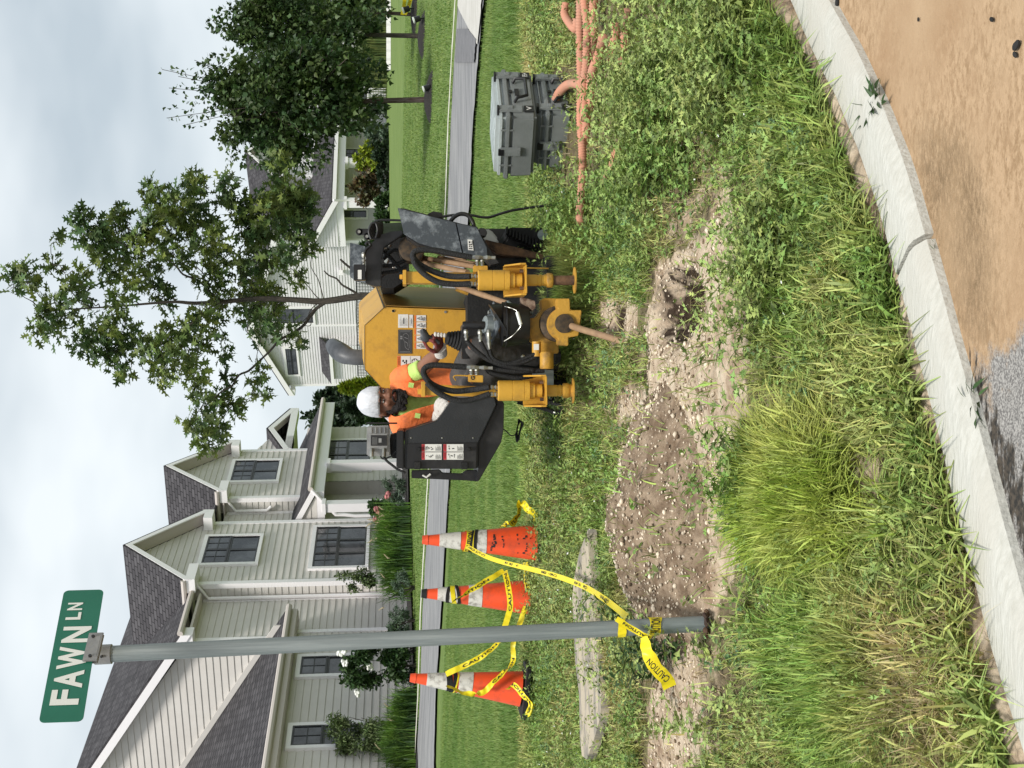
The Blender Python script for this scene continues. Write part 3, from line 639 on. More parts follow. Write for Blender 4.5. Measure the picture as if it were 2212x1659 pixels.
# porch with shed roof in front of the second bay
pe=FR.hn(668,1068,.75); pz=pe[1]; pa0=pe[0]; pa1=FR.hn(800,903,.2)[0]; zt2=FR.hn(600,1100,nF)[1]
rf=MB(); rquad(rf,P(pa0,.85,pz),P(pa1,.85,pz),P(pa1,nF-2,pz+1.6),P(pa0,nF-2+.0,pz+1.6)) ; rf.build('roof',MT['shingle'],h1)
b=MB(); bx3(b,FR,pa0+.05,pa1,.70,.80,pz-.42,pz-.10); 
p0=P(pa0-.03,.85,pz-.05); p1=P(pa0-.03,nF,pz+.02+1.6*1.3/3.3); dz=Vector((0,0,-.17)); df=FR.f*.04
b.add([p0,p1,p1+dz,p0+dz,p0+df,p1+df,p1+dz+df,p0+dz+df],[[0,1,2,3],[4,7,6,5],[0,4,5,1],[3,2,6,7],[0,3,7,4],[1,5,6,2]])
bx3(b,FR,pa0+.03,pa0+.12,nF,.70,pz-.42,pz-.2); b.build('porch_beam',MT['trim'],h1)
pw=MB(); siding(pw,lambda u,o,z:P(pa0+.05-o,u,z),[(nF,pz-.2),(.70,pz-.2),(nF,pz+.5)]); 
ar=FR.hn(750,1040,0)[0]
siding(pw,lambda u,o,z:P(u,0+o,z),[(ar,ZB),(pa1-.3,ZB),(pa1-.3,pz-.1),(ar,pz-.1)])
siding(pw,lambda u,o,z:P(ar-o,u,z),[(-3,ZB),(0,ZB),(0,pz-.1),(-3,pz-.1)]); siding(pw,lambda u,o,z:P(u,-3+o,z),[(a1-.2,ZB),(ar,ZB),(ar,pz-.1),(a1-.2,pz-.1)])
siding(pw,lambda u,o,z:P(pa1-.3+o,u,z),[(-4,ZB),(0,ZB),(0,pz+.5),(-4,pz+1.2)])
pw.build('wall',sm,h1)
fl=MB(); bx3(fl,FR,a1-.5,pa1,-3,.75,-.5,.18); fl.build('porch_floor',mat('porch_grey',(.30,.30,.29),.7),h1)
cl=FR.hn(700,1094,.75)[0]; c2=FR.hn(700,1006,.75)[0]
for c in(cl,c2):
    m=MB(); bx3(m,FR,c-.13,c+.13,.62,.88,.15,pz-.4); bx3(m,FR,c-.17,c+.17,.58,.92,pz-.52,pz-.42); bx3(m,FR,c-.17,c+.17,.58,.92,.16,.3); m.build('column',MT['trim'],h1)
winpx(FR,h1,0,[(700,1021),(703,952),(806,1022),(806,953)],2)
m=MB(); m.tube([P(-.14,nF+.75,zE-.10),P(-.14,nF+.5,zE-.2),P(-.14,nF+.12,zE-.45),P(-.14,nF+.12,ZB)],.045,8); m.build('downspout',MT['trim'],h1,smooth=True)
m=MB(); c=g2a-.14; zt_=FR.hn(600,1100,nF)[1]; m.tube([P(c,.2,B[2]-.1),P(c,.05,B[2]-.3),P(c,nF+.12,B[2]-.55),P(c,nF+.12,zt_+.3),P(c,nF+.25,zt_+.15)],.045,8); m.build('downspout',MT['trim'],h1,smooth=True)
m=MB(); m.tube([P(pa0,.9,pz-.08),P(pa0-.03,.7,pz-.25),P(pa0-.05,.1,pz-.75),P(pa0-.06,nF+.55,pz-1.0),P(pa0-.06,nF+.5,pz-1.3),P(pa0-.06,nF+.5,ZB)],.055,8); m.build('downspout',MT['trim'],h1,smooth=True)
g.tube([P(pa0-.02,.92,pz-.04),P(pa1,.92,pz-.04)],.075,8); g.build('gutter',MT['soffit'],h1,smooth=True)
m=MB(); m.box(P(a1+.2,nF+.15,pz-1.15),.16,.16,.3); m.build('porch_lantern',MT['winblack'],h1)
# small gabled bay at the far right end
gable(FR,h1,g2b+1.5,pa1+.5,-1.2,-3,pz-1.5,FR.hn(575,925,-.9),FR.hn(582,968,-.9),FR.hn(650,880,-.9),.3,sm,.178,-6)
# --- pale house on the right
Q2=RAY(700,520); Q2=Q2*(78/Q2.y); F2=Frame((Q2.x,Q2.y,0),(.743,.669),(.669,-.743)); P2=F2.P
h2=thing('house','pale grey two-storey house with white trim and deep covered porch, behind the oak','house',(Q2.x,Q2.y,1))
s2=MT['siding2']; Z2=.3
nl,zl=F2.ha(612,836,-.4); nl0,_=F2.ha(700,831,0); npk2,zpk2=F2.ha(532,715,-.4)
mw=MB(); siding(mw,lambda u,o,z:P2(-o,u,z),[(0,Z2),(nl0,Z2),(nl0,zl-.1),(npk2,zpk2-.3),(0,zl-.1)],.165,.035)
a_end=F2.hn(700,60,0)[0]; siding(mw,lambda u,o,z:P2(u,o,z),[(0,Z2),(a_end,Z2),(a_end,zl-.1),(0,zl-.1)],.165,.035); mw.build('wall',s2,h2)
rf=MB(); e_=.5
rquad(rf,P2(-.45,e_,zl-.25),P2(a_end,e_,zl-.25),P2(a_end,npk2,zpk2),P2(-.45,npk2,zpk2)); rquad(rf,P2(-.45,nl0-e_,zl-.25),P2(a_end,nl0-e_,zl-.25),P2(a_end,npk2,zpk2),P2(-.45,npk2,zpk2)); rf.build('roof',MT['shingle'],h2)
b=MB()
for n_ in(e_,nl0-e_):
    p0=P2(-.48,n_,zl-.33); p1=P2(-.48,npk2,zpk2-.08); dz=Vector((0,0,-.32)); df=F2.f*.05
    b.add([p0,p1,p1+dz,p0+dz,p0+df,p1+df,p1+dz+df,p0+dz+df],[[0,1,2,3],[4,7,6,5],[0,4,5,1],[3,2,6,7],[0,3,7,4],[1,5,6,2]])
    bx3(b,F2,-.42,.05,min(n_,n_+(.5 if n_<0 else -.5)),max(n_,n_+(.5 if n_<0 else -.5)),zl-.7,zl-.42)
b.build('barge_board',MT['trim'],h2)
nt1,_=F2.ha(700,702,0)
bx3(MB(),F2,-.06,.02,nt1-.07,nt1+.07,Z2,zl).build('corner_board',MT['trim'],h2)
bx3(MB(),F2,-.06,.1,nl0-.06,nl0+.12,Z2,zl-.4).build('corner_board',MT['trim'],h2)
bx3(MB(),F2,-.06,.1,-.12,.06,Z2,zl-.4).build('corner_board',MT['trim'],h2)
fnS=lambda u,o,z:P2(-o,u,z)
def wS(c,units,**k):
    q=[F2.ha(X,Y,0) for X,Y in c]; us=sorted(a for a,_ in q); zs=sorted(z for _,z in q)
    return window(F2,h2,fnS,(us[0]+us[1])/2,(us[2]+us[3])/2,(zs[0]+zs[1])/2,(zs[2]+zs[3])/2,units,**k)
wS([(613,748),(614,811),(646,747),(647,811)],1,split=.5,tw=.16); wS([(592,661),(594,700),(680,661),(681,700)],1,tw=.16)
# bay with a little shed roof
n0,zb0=F2.ha(700,729,0); n1,zb1=F2.ha(695,801,0)
rf=MB(); rquad(rf,P2(-.95,n0+.25,zb1-.62),P2(-.95,n1-.25,zb1-.62),P2(-.02,n1-.05,zb1),P2(-.02,n0+.05,zb1)); rf.build('roof',MT['shingle'],h2)
m=MB(); siding(m,lambda u,o,z:P2(-.7-o,u,z),[(n0,Z2),(n1,Z2),(n1,zb1-.65),(n0,zb1-.65)],.165,.035); siding(m,lambda u,o,z:P2(-u,n1-o,z),[(0,Z2),(.7,Z2),(.7,zb1-.65),(0,zb1-.65)],.165,.035); siding(m,lambda u,o,z:P2(-u,n0+o,z),[(0,Z2),(.7,Z2),(.7,zb1-.65),(0,zb1-.65)],.165,.035); m.build('wall',s2,h2)
b=MB(); bx3(b,F2,-.98,-.93,n1-.25,n0+.25,zb1-.82,zb1-.63); b.build('fascia',MT['trim'],h2)
# porch
pn=3.2; pe=F2.hn(723,440,pn); zp=F2.hn(722,440,pn)[1]; ap0=pe[0]; ap1=F2.hn(720,170,pn)[0]
rf=MB(); zr_=F2.hn(660,480,0)[1]; rquad(rf,P2(ap0-.3,pn+.4,zp+.15),P2(ap1,pn+.4,zp+.15),P2(ap1,0,zr_),P2(ap0-.3,0,zr_)); rf.build('roof',MT['shingle'],h2)
b=MB(); bx3(b,F2,ap0,ap1,pn-.15,pn+.15,zp-.55,zp+.02); bx3(b,F2,ap0,ap0+.25,0,pn-.15,zp-.5,zp-.08); bx3(b,F2,ap0-.2,ap1,pn+.3,pn+.42,zp-.12,zp+.09)
p0=P2(ap0-.34,pn+.4,zp+.06); p1=P2(ap0-.34,0,zr_-.08); dz=Vector((0,0,-.3)); df=F2.f*.05
b.add([p0,p1,p1+dz,p0+dz,p0+df,p1+df,p1+dz+df,p0+dz+df],[[0,1,2,3],[4,7,6,5],[0,4,5,1],[3,2,6,7],[0,3,7,4],[1,5,6,2]]); b.build('porch_beam',MT['trim'],h2)
m=MB(); siding(m,lambda u,o,z:P2(ap0-o,u,z),[(0,zp-.08),(pn-.1,zp-.08),(0,zr_-.2)],.165,.035); m.build('wall',s2,h2)
m=MB(); bx3(m,F2,ap0,ap1,.05,pn-.16,zp-.2,zp-.12); m.build('porch_ceiling',MT['soffit'],h2)
m=MB(); bx3(m,F2,ap0-.1,ap1,0,pn+.2,.4,1.05); m.build('porch_floor',MT['soffit'],h2)
for Y in(438,352,231,165):
    a=F2.hn(760,Y,pn)[0]; m=MB(); bx3(m,F2,a-.2,a+.2,pn-.2,pn+.2,.9,zp-.5); bx3(m,F2,a-.26,a+.26,pn-.26,pn+.26,zp-.7,zp-.54); m.build('column',MT['trim'],h2)
def wF(c,units,n=0,**k):
    q=[F2.hn(X,Y,n) for X,Y in c]; us=sorted(a for a,_ in q); zs=sorted(z for _,z in q)
    return window(F2,h2,lambda u,o,z:P2(u,n+o,z),(us[0]+us[1])/2,(us[2]+us[3])/2,(zs[0]+zs[1])/2,(zs[2]+zs[3])/2,units,**k)
wF([(735,475),(735,454),(795,475),(795,454)],1,tw=.12); wF([(738,410),(738,398),(800,410),(800,398)],1,tw=.12); wF([(740,345),(740,322),(796,345),(796,322)],1); wF([(740,225),(740,200),(796,225),(796,200)],1)
g3a=F2.hn(640,382,.6)[0]; g3b=F2.hn(640,262,.6)[0]
gable(F2,h2,g3a,g3b,.6,-.1,zr_-1.2,F2.hn(528,327,1.1),F2.hn(600,385,1.1),F2.hn(606,262,1.1),.5,s2,.165,-5)
wF([(619,333),(619,306),(681,333),(681,306)],1,n=.6,tw=.16)
m=MB(); m.tube([P2(ap0-.3,pn+.5,zp),P2(ap0-.1,pn+.3,zp-.5),P2(ap0,pn+.25,zp-.9),P2(ap0,pn+.25,.8)],.07,8); m.build('downspout',MT['trim'],h2,smooth=True)
m=MB(); m.box(P2(-.25,nt1+4.6,zp-.1),.3,.3,.22); m.build('flood_light',MT['trim'],h2)
# --- white garage and dark fence far right
p=W(833,250,96); hg=thing('garage','white clapboard garage corner seen under the maple crown','garage',(p.x,p.y,p.z))
gb=MB(); a=W(760,252,96); b_=W(760,220,96); c_=W(760,178,97); zb=p.z-1.5
def vw(mb,A_,B_,z0,z1,pitch=.2,lap=.03):
    A_=Vector((A_.x,A_.y,0));B_=Vector((B_.x,B_.y,0)); u=(B_-A_).normalized(); n_=Vector((u.y,-u.x,0)); 
    if n_.dot(A_)>0:n_=-n_
    L_=(B_-A_).length
    siding(mb,lambda s,o,z:A_+u*s+n_*o+Vector((0,0,z)),[(0,z0),(L_,z0),(L_,z1),(0,z1)],pitch,lap)
vw(gb,b_,c_,zb,a.z+2); gb.build('wall',s2,hg)
db=MB(); db.ext([Vector((b_.x,b_.y,zb)),Vector((a.x-3,a.y+.5,zb)),Vector((a.x-3,a.y+.5,a.z+1.2)),Vector((b_.x,b_.y,a.z+1.2))],(0,.3,0)); db.build('garage_door',MT['trim'],hg)
rf=MB(); rquad(rf,Vector((a.x-3.4,a.y-.4,a.z+1.9)),Vector((c_.x+.4,c_.y-.4,a.z+1.9)),Vector((c_.x+.4,c_.y+4,a.z+4.5)),Vector((a.x-3.4,a.y+4,a.z+4.5))); rf.build('roof',MT['shingle'],hg)
# dark mesh fence far right
fa=W(833,180,92); fb=W(833,60,90)
fo=thing('fence','black mesh-covered fence panel between the garage and the reed bed','fence',(fa.x,fa.y,fa.z)); m=MB()
m.ext([W(838,180,92),W(838,20,90),W(790,20,90),W(782,128,91),W(776,180,92)],(0,.05,0)); m.build('mesh_panel',MT['fence'],fo)
m=MB()
for Y in(178,150,122): m.tube([W(838,Y,91.8),W(776,Y,91.8)],.05,6)
m.build('fence_post',MT['winblack'],fo)
# black picket fence just behind the drilling machine
fo=thing('fence','low black picket fence just beyond the yellow engine cover','fence',(W(880,670,58).x,58,W(800,670,58).z)); m=MB()
for i in range(70):
    Y=590+i*3.2; d=58+i*.1; a_=W(768+.03*(Y-600),Y,d); m.box(Vector((a_.x,a_.y,a_.z-.7)),.025,.025,1.4)
m.build('picket',MT['fence'],fo); m=MB(); m.tube([W(769,588,58),W(773,812,65)],.025,6); m.tube([W(769,588,58)-Vector((0,0,1.2)),W(773,812,65)-Vector((0,0,1.2))],.025,6); m.build('rail',MT['fence'],fo)
# ---------------------------------------------------------------- lettering
def textpolys(s,bold=.0):
    cu=bpy.data.curves.new('t','FONT'); cu.body=s; cu.size=1; cu.offset=bold; cu.resolution_u=3
    ob=bpy.data.objects.new('t',cu); COL.objects.link(ob); dg=bpy.context.evaluated_depsgraph_get(); dg.update()
    me=bpy.data.meshes.new_from_object(ob.evaluated_get(dg)); V=[(v.co.x,v.co.y) for v in me.vertices]; Fp=[list(p.vertices) for p in me.polygons]
    bpy.data.objects.remove(ob); bpy.data.curves.remove(cu); bpy.data.meshes.remove(me)
    x0=min(v[0] for v in V);x1=max(v[0] for v in V);y0=min(v[1] for v in V);y1=max(v[1] for v in V)
    return [((x-x0)/(x1-x0),(y-y0)/(y1-y0)) for x,y in V],Fp,(x1-x0)/(y1-y0)
TC={}
def letters(mb,s,fn,u0,u1,v0,v1,bold=.0):
    """text filling the rectangle u0..u1 x v0..v1, mapped by fn(u,v)->world"""
    k=(s,bold)
    if k not in TC: TC[k]=textpolys(s,bold)
    V,Fp,_=TC[k]; mb.add([fn(u0+(u1-u0)*x,v0+(v1-v0)*y) for x,y in V],Fp)
def plane(o,u,v): 
    o=Vector(o);u=Vector(u);v=Vector(v); return lambda a,b:o+u*a+v*b
# ---------------------------------------------------------------- street sign
base=G(1540,1347); p0=W(1545,1346,5.08); p1=W(207,1414.5,5.08)
sg=thing('street_sign','green FAWN LN street name sign on a galvanised steel post','street sign',(base.x,base.y,base.z))
pb=Vector(p0); pb.z=base.z-.05
m=MB(); m.tube([pb,pb.lerp(p1,.3),pb.lerp(p1,.6),p1],.0305,20); m.build('post',MT['steel'],sg,smooth=True)
c=lambda x,y,d:W(54+.2116*x,1242+.2116*y,d)
tl=c(140,1500,4.63); tr=c(398,158,5.13); br=c(806,148,5.13); bl=c(590,1502,4.63)
# square the blade up: it hangs level in space
hl=((tl-bl).z+(tr-br).z)/2
for a_,b_ in((tl,bl),(tr,br)): 
    mid=(a_+b_)/2; a_.x=b_.x=mid.x; a_.y=b_.y=mid.y; a_.z=mid.z+hl/2; b_.z=mid.z-hl/2
zt0=(tl.z+tr.z)/2; 
U=(tr-tl); Vv=(tl-bl); nrm=U.cross(Vv).normalized(); 
if nrm.y>0:nrm=-nrm
S=plane(bl,U,Vv); r=.10
def rr(fn,asp,r,off,n=5):
    pts=[]
    for cx,cy,a0 in((1-r/asp,1-r,0),(r/asp,1-r,90),(r/asp,r,180),(1-r/asp,r,270)):
        for i in range(n+1):
            a=math.radians(a0+90*i/n); pts.append(fn(cx+math.cos(a)*r/asp,cy+math.sin(a)*r)+off)
    return pts
asp=U.length/Vv.length
m=MB(); m.ext(rr(S,asp,.13,nrm*0),nrm*-.002); bl_=m.build('blade',MT['green'],sg)
m=MB()
f=lambda u,v:S(u,v)+nrm*.0016
for s,u0,u1,v0,v1 in(('F',.115,.225,.17,.83),('A',.235,.365,.15,.83),('W',.375,.545,.15,.83),('N',.575,.70,.15,.83)): letters(m,s,f,u0,u1,v0,v1,.035)
for s,u0,u1 in(('L',.755,.815),('N',.832,.893)): letters(m,s,f,u0,u1,.46,.83,.03)
m.build('lettering',MT['signw'],bl_)
m=MB(); t=(p1-pb).normalized(); m.tube([p1-t*.058,p1+t*.002,p1+t*.006],[.0365,.0365,.032],18); 
um=.53; m.build('post_cap',MT['alu'],sg,smooth=True); m=MB()
for s_ in(1,-1): m.box(S(um,.04)+nrm*(.006*s_+.0)+Vector((0,0,-.002)),.135,.006,.052,Matrix.Rotation(math.atan2(U.y,U.x),3,'Z'))
m.box(S(um,.04)+Vector((0,0,-.016)),.10,.02,.014,Matrix.Rotation(math.atan2(U.y,U.x),3,'Z'))
m.build('bracket',MT['alu'],sg,smooth=True,bevel=.002)
m=MB(); 
for u_ in(um-.075,um+.075): m.tube([S(u_,.06)+nrm*.008,S(u_,.06)+nrm*.014],.006,10)
m.tube([p1-t*.03+Vector((0,-.036,0)),p1-t*.03+Vector((0,-.044,0))],.005,8); m.build('bolt',MT['ink'],sg)
m=MB(); random.seed(3)
vs=[];  # rusty torn stub of an older anchor at the foot
[m.ball(base+Vector((math.cos(i*1.3)*.038,-abs(math.sin(i*2.1))*.04,.004+.006*(i%3))),.020,.014,.009,Matrix.Rotation(i*.9,3,'Z')@Matrix.Rotation(.6,3,'X'),8,5) for i in range(9)]; m.build('rust_flakes',MT['rust'],sg,smooth=True)
# ---------------------------------------------------------------- ribbons of tape
def ribbon(name,pts,wd,label,group='yellow caution tape strung between the cones',text=True,up=(0,0,1),tw=None,per=.62,parent=None,spans=None,seed=1,matl=None):
    """pts world centre line; tw list of twist angles (0 = tape face vertical)"""
    pts=[Vector(p) for p in pts]; d=[0]
    # smooth resample
    def cr(i,t):
        P=[pts[max(0,min(len(pts)-1,i+k))] for k in(-1,0,1,2)]
        return .5*((2*P[1])+(P[2]-P[0])*t+(2*P[0]-5*P[1]+4*P[2]-P[3])*t*t+(3*P[1]-P[0]-3*P[2]+P[3])*t**3)
    tw=tw or [0]*len(pts); q=[];tt=[]
    for i in range(len(pts)-1):
        for j in range(10): q.append(cr(i,j/10)); tt.append(tw[i]+(tw[i+1]-tw[i])*j/10)
    q.append(pts[-1]); tt.append(tw[-1]); s=[0]
    for i in range(1,len(q)): s.append(s[-1]+(q[i]-q[i-1]).length)
    fr=[]
    for i in range(len(q)):
        t=(q[min(i+1,len(q)-1)]-q[max(i-1,0)]).normalized(); u=Vector(up); u=(u-t*u.dot(t)); 
        if u.length<.05: u=Vector((1,0,0))-t*t.x
        u.normalize(); n=t.cross(u); a=tt[i]; fr.append((u*math.cos(a)+n*math.sin(a),n*math.cos(a)-u*math.sin(a)))
    S_=np.array(s)
    def fn(u,v,off=0):
        i=int(np.clip(np.searchsorted(S_,u)-1,0,len(q)-2)); k=(u-s[i])/max(1e-6,s[i+1]-s[i]); p=q[i].lerp(q[i+1],k); w_=fr[i][0].lerp(fr[i+1][0],k).normalized(); n=fr[i][1].lerp(fr[i+1][1],k)
        rp=.10*wd*math.sin(u*55+seed)+.06*wd*math.sin(u*131+seed*2+v*3)
        return p+w_*((v-.5)*wd)+n*(off+rp)
    vs=[];fs=[]; n=len(q); K=4
    for i in range(n):
        for j in range(K+1): vs.append(fn(s[i],j/K))
    for i in range(n-1):
        for j in range(K): fs.append([i*(K+1)+j,(i+1)*(K+1)+j,(i+1)*(K+1)+j+1,i*(K+1)+j+1])
    ob=MB().add(vs,fs).build(name,matl or MT['tape'],parent,smooth=True)
    if label: tag(ob,label,'tape',group)
    if text and s[-1]>.14:
        m=MB(); x=.03
        # lettering reads from whichever end lies to the viewer's left
        flip=PX(q[0])[1]<PX(q[-1])[1]
        while x+.27<s[-1]+.0 or x==.03:
            e=min(x+.27,s[-1]-.01)
            if e-x<.08: break
            for sd in(.0022,-.0022):
                fl=flip
                letters(m,'CAUTION',(lambda u,v,sd=sd,fl=fl:fn((x+e-u) if fl else u,v,sd)),x,e,.26,.74,.02)
            x+=per
        m.build('lettering',MT['ink'],ob)
    return ob
TW=.038
# tape tied to the sign post
D=5.02
zz=lambda x,y,d=D:W(1187.8+.1953*x,1242+.1953*y,d)   # coordinates of the enlarged view
def wrap(name,cpt,rad,h,turn=1.0,slope=0,seed=0,mat_=None,parent=None,label=None,n=40,txt=None,ph=0,gp=None):
    vs=[];fs=[]; K=4
    for i in range(n+1):
        a=ph+2*math.pi*turn*i/n
        for j in range(K+1): vs.append(Vector(cpt)+Vector((math.cos(a)*(rad+.0015+.001*math.sin(a*7+j+seed)),math.sin(a)*(rad+.0015+.001*math.sin(a*9+j)),(j/K-.5)*h*(1+.12*math.sin(a*3+seed))+slope*math.cos(a))))
    for i in range(n):
        for j in range(K): fs.append([i*(K+1)+j,(i+1)*(K+1)+j,(i+1)*(K+1)+j+1,i*(K+1)+j+1])
    ob=MB().add(vs,fs).build(name,mat_ or MT['tape'],parent,smooth=True)
    if label: tag(ob,label,'tape',gp)
    if txt:
        m=MB(); letters(m,txt,lambda u,v:Vector(cpt)+Vector((math.cos(u)*(rad+.0045),math.sin(u)*(rad+.0045),(v-.5)*h+slope*math.cos(u))),-2.5,-.4,.1,.9,.02); m.build('lettering',MT['ink'],ob)
    return ob
def postat(X): 
    k=(X-1545)/(207-1545); return pb.lerp(p1,max(0,k))
# D for wraps follows the post itself
q1=postat(1326); q2=postat(1398)
tp=thing('caution_tape','yellow caution tape knotted round the street sign post, its end hanging down','tape',(q2.x,q2.y,q2.z))
wrap('tape_turn',q1,.033,.030,seed=1,parent=tp)
wrap('tape_turn',q2,.033,.046,seed=2,parent=tp,txt='CAUTION',slope=-.006)
E1=zz(735,485,5.04);E2=zz(900,590,5.02);E3=zz(1040,665,5.02); E3b=zz(1130,685,5.02)
ribbon('strap',[E1,E2,E3,E3b],.022,None,text=True,parent=tp,tw=[.2,.1,.3,.9],seed=4)
ribbon('loose_end',[zz(1030,690,5.0),zz(1070,800,4.99),zz(1110,920,4.98),zz(1190,1050,4.96),zz(1290,1160,4.95),zz(1330,1250,4.95)],.052,None,text=False,parent=tp,up=(.3,0,1),tw=[1.2,1.0,.5,.1,0,0],seed=2)
le=[o for o in tp.children if o.name.startswith('loose_end')]
m=MB(); A0=zz(1345,1215,4.935); 
f=lambda u,v: zz(1330-u*255-40*u*u*0+ (v-.5)*-10, 1180-u*235,4.93).lerp(zz(1330-u*255,1180-u*235,4.93),0)
def tf(u,v):
    x=1310-u*215-10*u; y=1165-u*190-u*u*30; w_=62*(1-.25*u)   # across the tape runs lower left to upper right
    v=1-v; return zz(x+(v-.5)*w_*1.5*.75,y-(v-.5)*w_*1.25,4.925)
letters(m,'CAUTION',tf,0,1,.08,.92,.02); m.build('lettering',MT['ink'],tp)
# ---------------------------------------------------------------- traffic cones
def cone(label,tip,bpt,d,wr,stencil=False,blacktop=False,tilt=None):
    a=W(*tip,d); b=W(*bpt,d); H_=(a-b).length; ax=(a-b).normalized(); rot=Vector((0,0,1)).rotation_difference(ax).to_matrix()
    t=thing('traffic_cone',label,'traffic cone',tuple(b),'orange traffic cones on the verge')
    rb,rt_=.115,.026
    def R(k): return rb+(rt_-rb)*k
    def ring(k0,k1,m,name,grow=0,n=28):
        mb=MB(); st=4; mb.tube([b+ax*(H_*(k0+(k1-k0)*i/st)) for i in range(st+1)],[R(k0+(k1-k0)*i/st)+grow for i in range(st+1)],n); return mb.build(name,m,t,smooth=True)
    ring(0,.955,MT['coneor'],'cone_body'); 
    mb=MB(); mb.tube([b+ax*H_*.95,b+ax*H_*.965,b+ax*H_*1.0],[R(.95)+.004,R(.95)+.001,R(.95)-.003],20); mb.build('cap',MT['blackmatt'] if blacktop else MT['coneor'],t,smooth=True)
    ring(.665,.85,MT['conewh'],'reflective_collar',.0025); ring(.44,.565,MT['conewh'],'reflective_collar',.0025)
    mb=MB(); mb.ext([b+rot@Vector((x,y,-.012)) for x,y in((.17,.14),(.14,.17),(-.14,.17),(-.17,.14),(-.17,-.14),(-.14,-.17),(.14,-.17),(.17,-.14))],ax*-.03); mb.build('base_plate',MT['blackmatt'],t,bevel=.005)
    for k,h,mm,tx in wr:
        vs=[];fs=[];n=30
        for i in range(n+1):
            an=2*math.pi*i/n; r_=R(k)+.006+.002*math.sin(an*5+k*40)
            for j in(0,1,2): vs.append(b+rot@Vector((math.cos(an)*r_,math.sin(an)*r_,H_*k+(j-1)*h/2+.012*math.sin(an+k*30))))
        for i in range(n): fs+=[[i*3,i*3+3,i*3+4,i*3+1],[i*3+1,i*3+4,i*3+5,i*3+2]]
        o=MB().add(vs,fs).build('tape_wrap',mm,t,smooth=True)
        if tx:
            m=MB(); letters(m,tx,lambda u,v:b+rot@Vector((math.cos(u)*(R(k)+.011),math.sin(u)*(R(k)+.011),H_*k+(v-.5)*h+.012*math.sin(u+k*30))),-2.6,-.5,.12,.88,.03); m.build('lettering',MT['ink'],o)
    if stencil:
        m=MB(); rng=random.Random(5)
        for k in(.10,.17,.29,.36,.385):
            for i in range(9):
                an=-1.57+(i-4)*.15+rng.uniform(-.04,.04); kk_=k+rng.uniform(-.012,.012); w_=rng.uniform(.006,.016); h=rng.uniform(.004,.016)
                if rng.random()<.4: continue
                q=[b+rot@Vector((math.cos(an+s*w_/R(kk_)/2)*(R(kk_+e/H_)+.002),math.sin(an+s*w_/R(kk_)/2)*(R(kk_+e/H_)+.002),H_*kk_+e)) for s,e in((-1,0),(1,0),(1,h),(-1,h))]; m.quad(*q)
        m.build('worn_stencil',MT['ink'],t)
    return t,b,ax,H_
YT=MT['tape'];BK=MT['blackmatt']
cA=cone('orange traffic cone with worn black stencil, nearest the drilling machine',(912,1166),(1158,1172),8.65,[(.60,.045,YT,'CAUTION'),(.565,.022,BK,None),(.525,.02,BK,None),(.54,.012,YT,None)],True)
cB=cone('middle traffic cone with a black tip, between the other two cones',(910,1282),(1143,1290),8.95,[(.745,.022,BK,None),(.70,.03,YT,None),(.665,.02,BK,None)],False,True)
cC=cone('bright traffic cone left of the sign post, its body creased by tape',(886,1464),(1125,1488),8.8,[(.655,.04,BK,None),(.615,.025,BK,None),(.59,.01,YT,None)])
gp='yellow caution tape strung between the cones'
ribbon('caution_tape',[W(1008,1180,8.5),W(1065,1208,8.1),W(1180,1238,7.2),W(1250,1262,6.6),W(1300,1290,6.0),W(1355,1333,5.2)],.027,'caution tape running from the first cone forward to the sign post',gp,tw=[.6,1.2,1.25,1.25,1.1,.9],seed=1)
ribbon('caution_tape',[W(975,1302,8.85),W(1010,1280,8.8),W(1045,1258,8.8),W(1088,1233,8.8)],TW,'caution tape sloping down from the middle cone towards the first cone',gp,tw=[.9,.4,.2,.4],seed=2)
ribbon('caution_tape',[W(1090,1233,8.8),W(1098,1270,8.7),W(1102,1310,8.7),W(1094,1342,8.75),W(1085,1375,8.8)],TW,'caution tape hung level across the front of the middle cone',gp,tw=[.4,.2,.1,.1,.2],seed=3)
ribbon('caution_tape',[W(1080,1385,8.75),W(1045,1415,8.7),W(1005,1437,8.7),W(963,1456,8.7)],TW,'caution tape rising from behind the post to the bright cone',gp,tw=[.6,.3,.2,.6],seed=4)
ribbon('caution_tape',[W(1136,1215,8.9),W(1137,1250,8.85),W(1138,1300,8.85),W(1110,1385,8.8),W(1108,1430,8.8),W(1090,1450,8.7),W(1062,1478,8.65),W(1040,1497,8.65),W(1000,1496,8.65),W(965,1480,8.7)],.035,'low slack caution tape trailing behind the middle cone to the bright cone',gp,tw=[.3,.5,.2,.6,.3,.3,.4,.2,.4,.5],seed=5)
ribbon('caution_tape',[W(1085,1136,8.8),W(1090,1132,8.7),W(1105,1132,8.7),W(1118,1115,8.75),W(1125,1085,8.8),W(1140,1100,8.75),W(1158,1112,8.7),W(1160,1145,8.6)],.045,'crumpled caution tape loop in the weeds beside the first cone',gp,tw=[.2,.9,.4,1.3,.3,1.0,.4,.2],seed=6)
ribbon('caution_tape',[W(1095,1488,8.6),W(1110,1480,8.55),W(1128,1500,8.5),W(1145,1520,8.5),W(1140,1545,8.5),W(1152,1520,8.5)],.035,'crumpled caution tape end in the grass left of the bright cone',gp,tw=[.2,.9,.4,.9,.3,.4],seed=7)
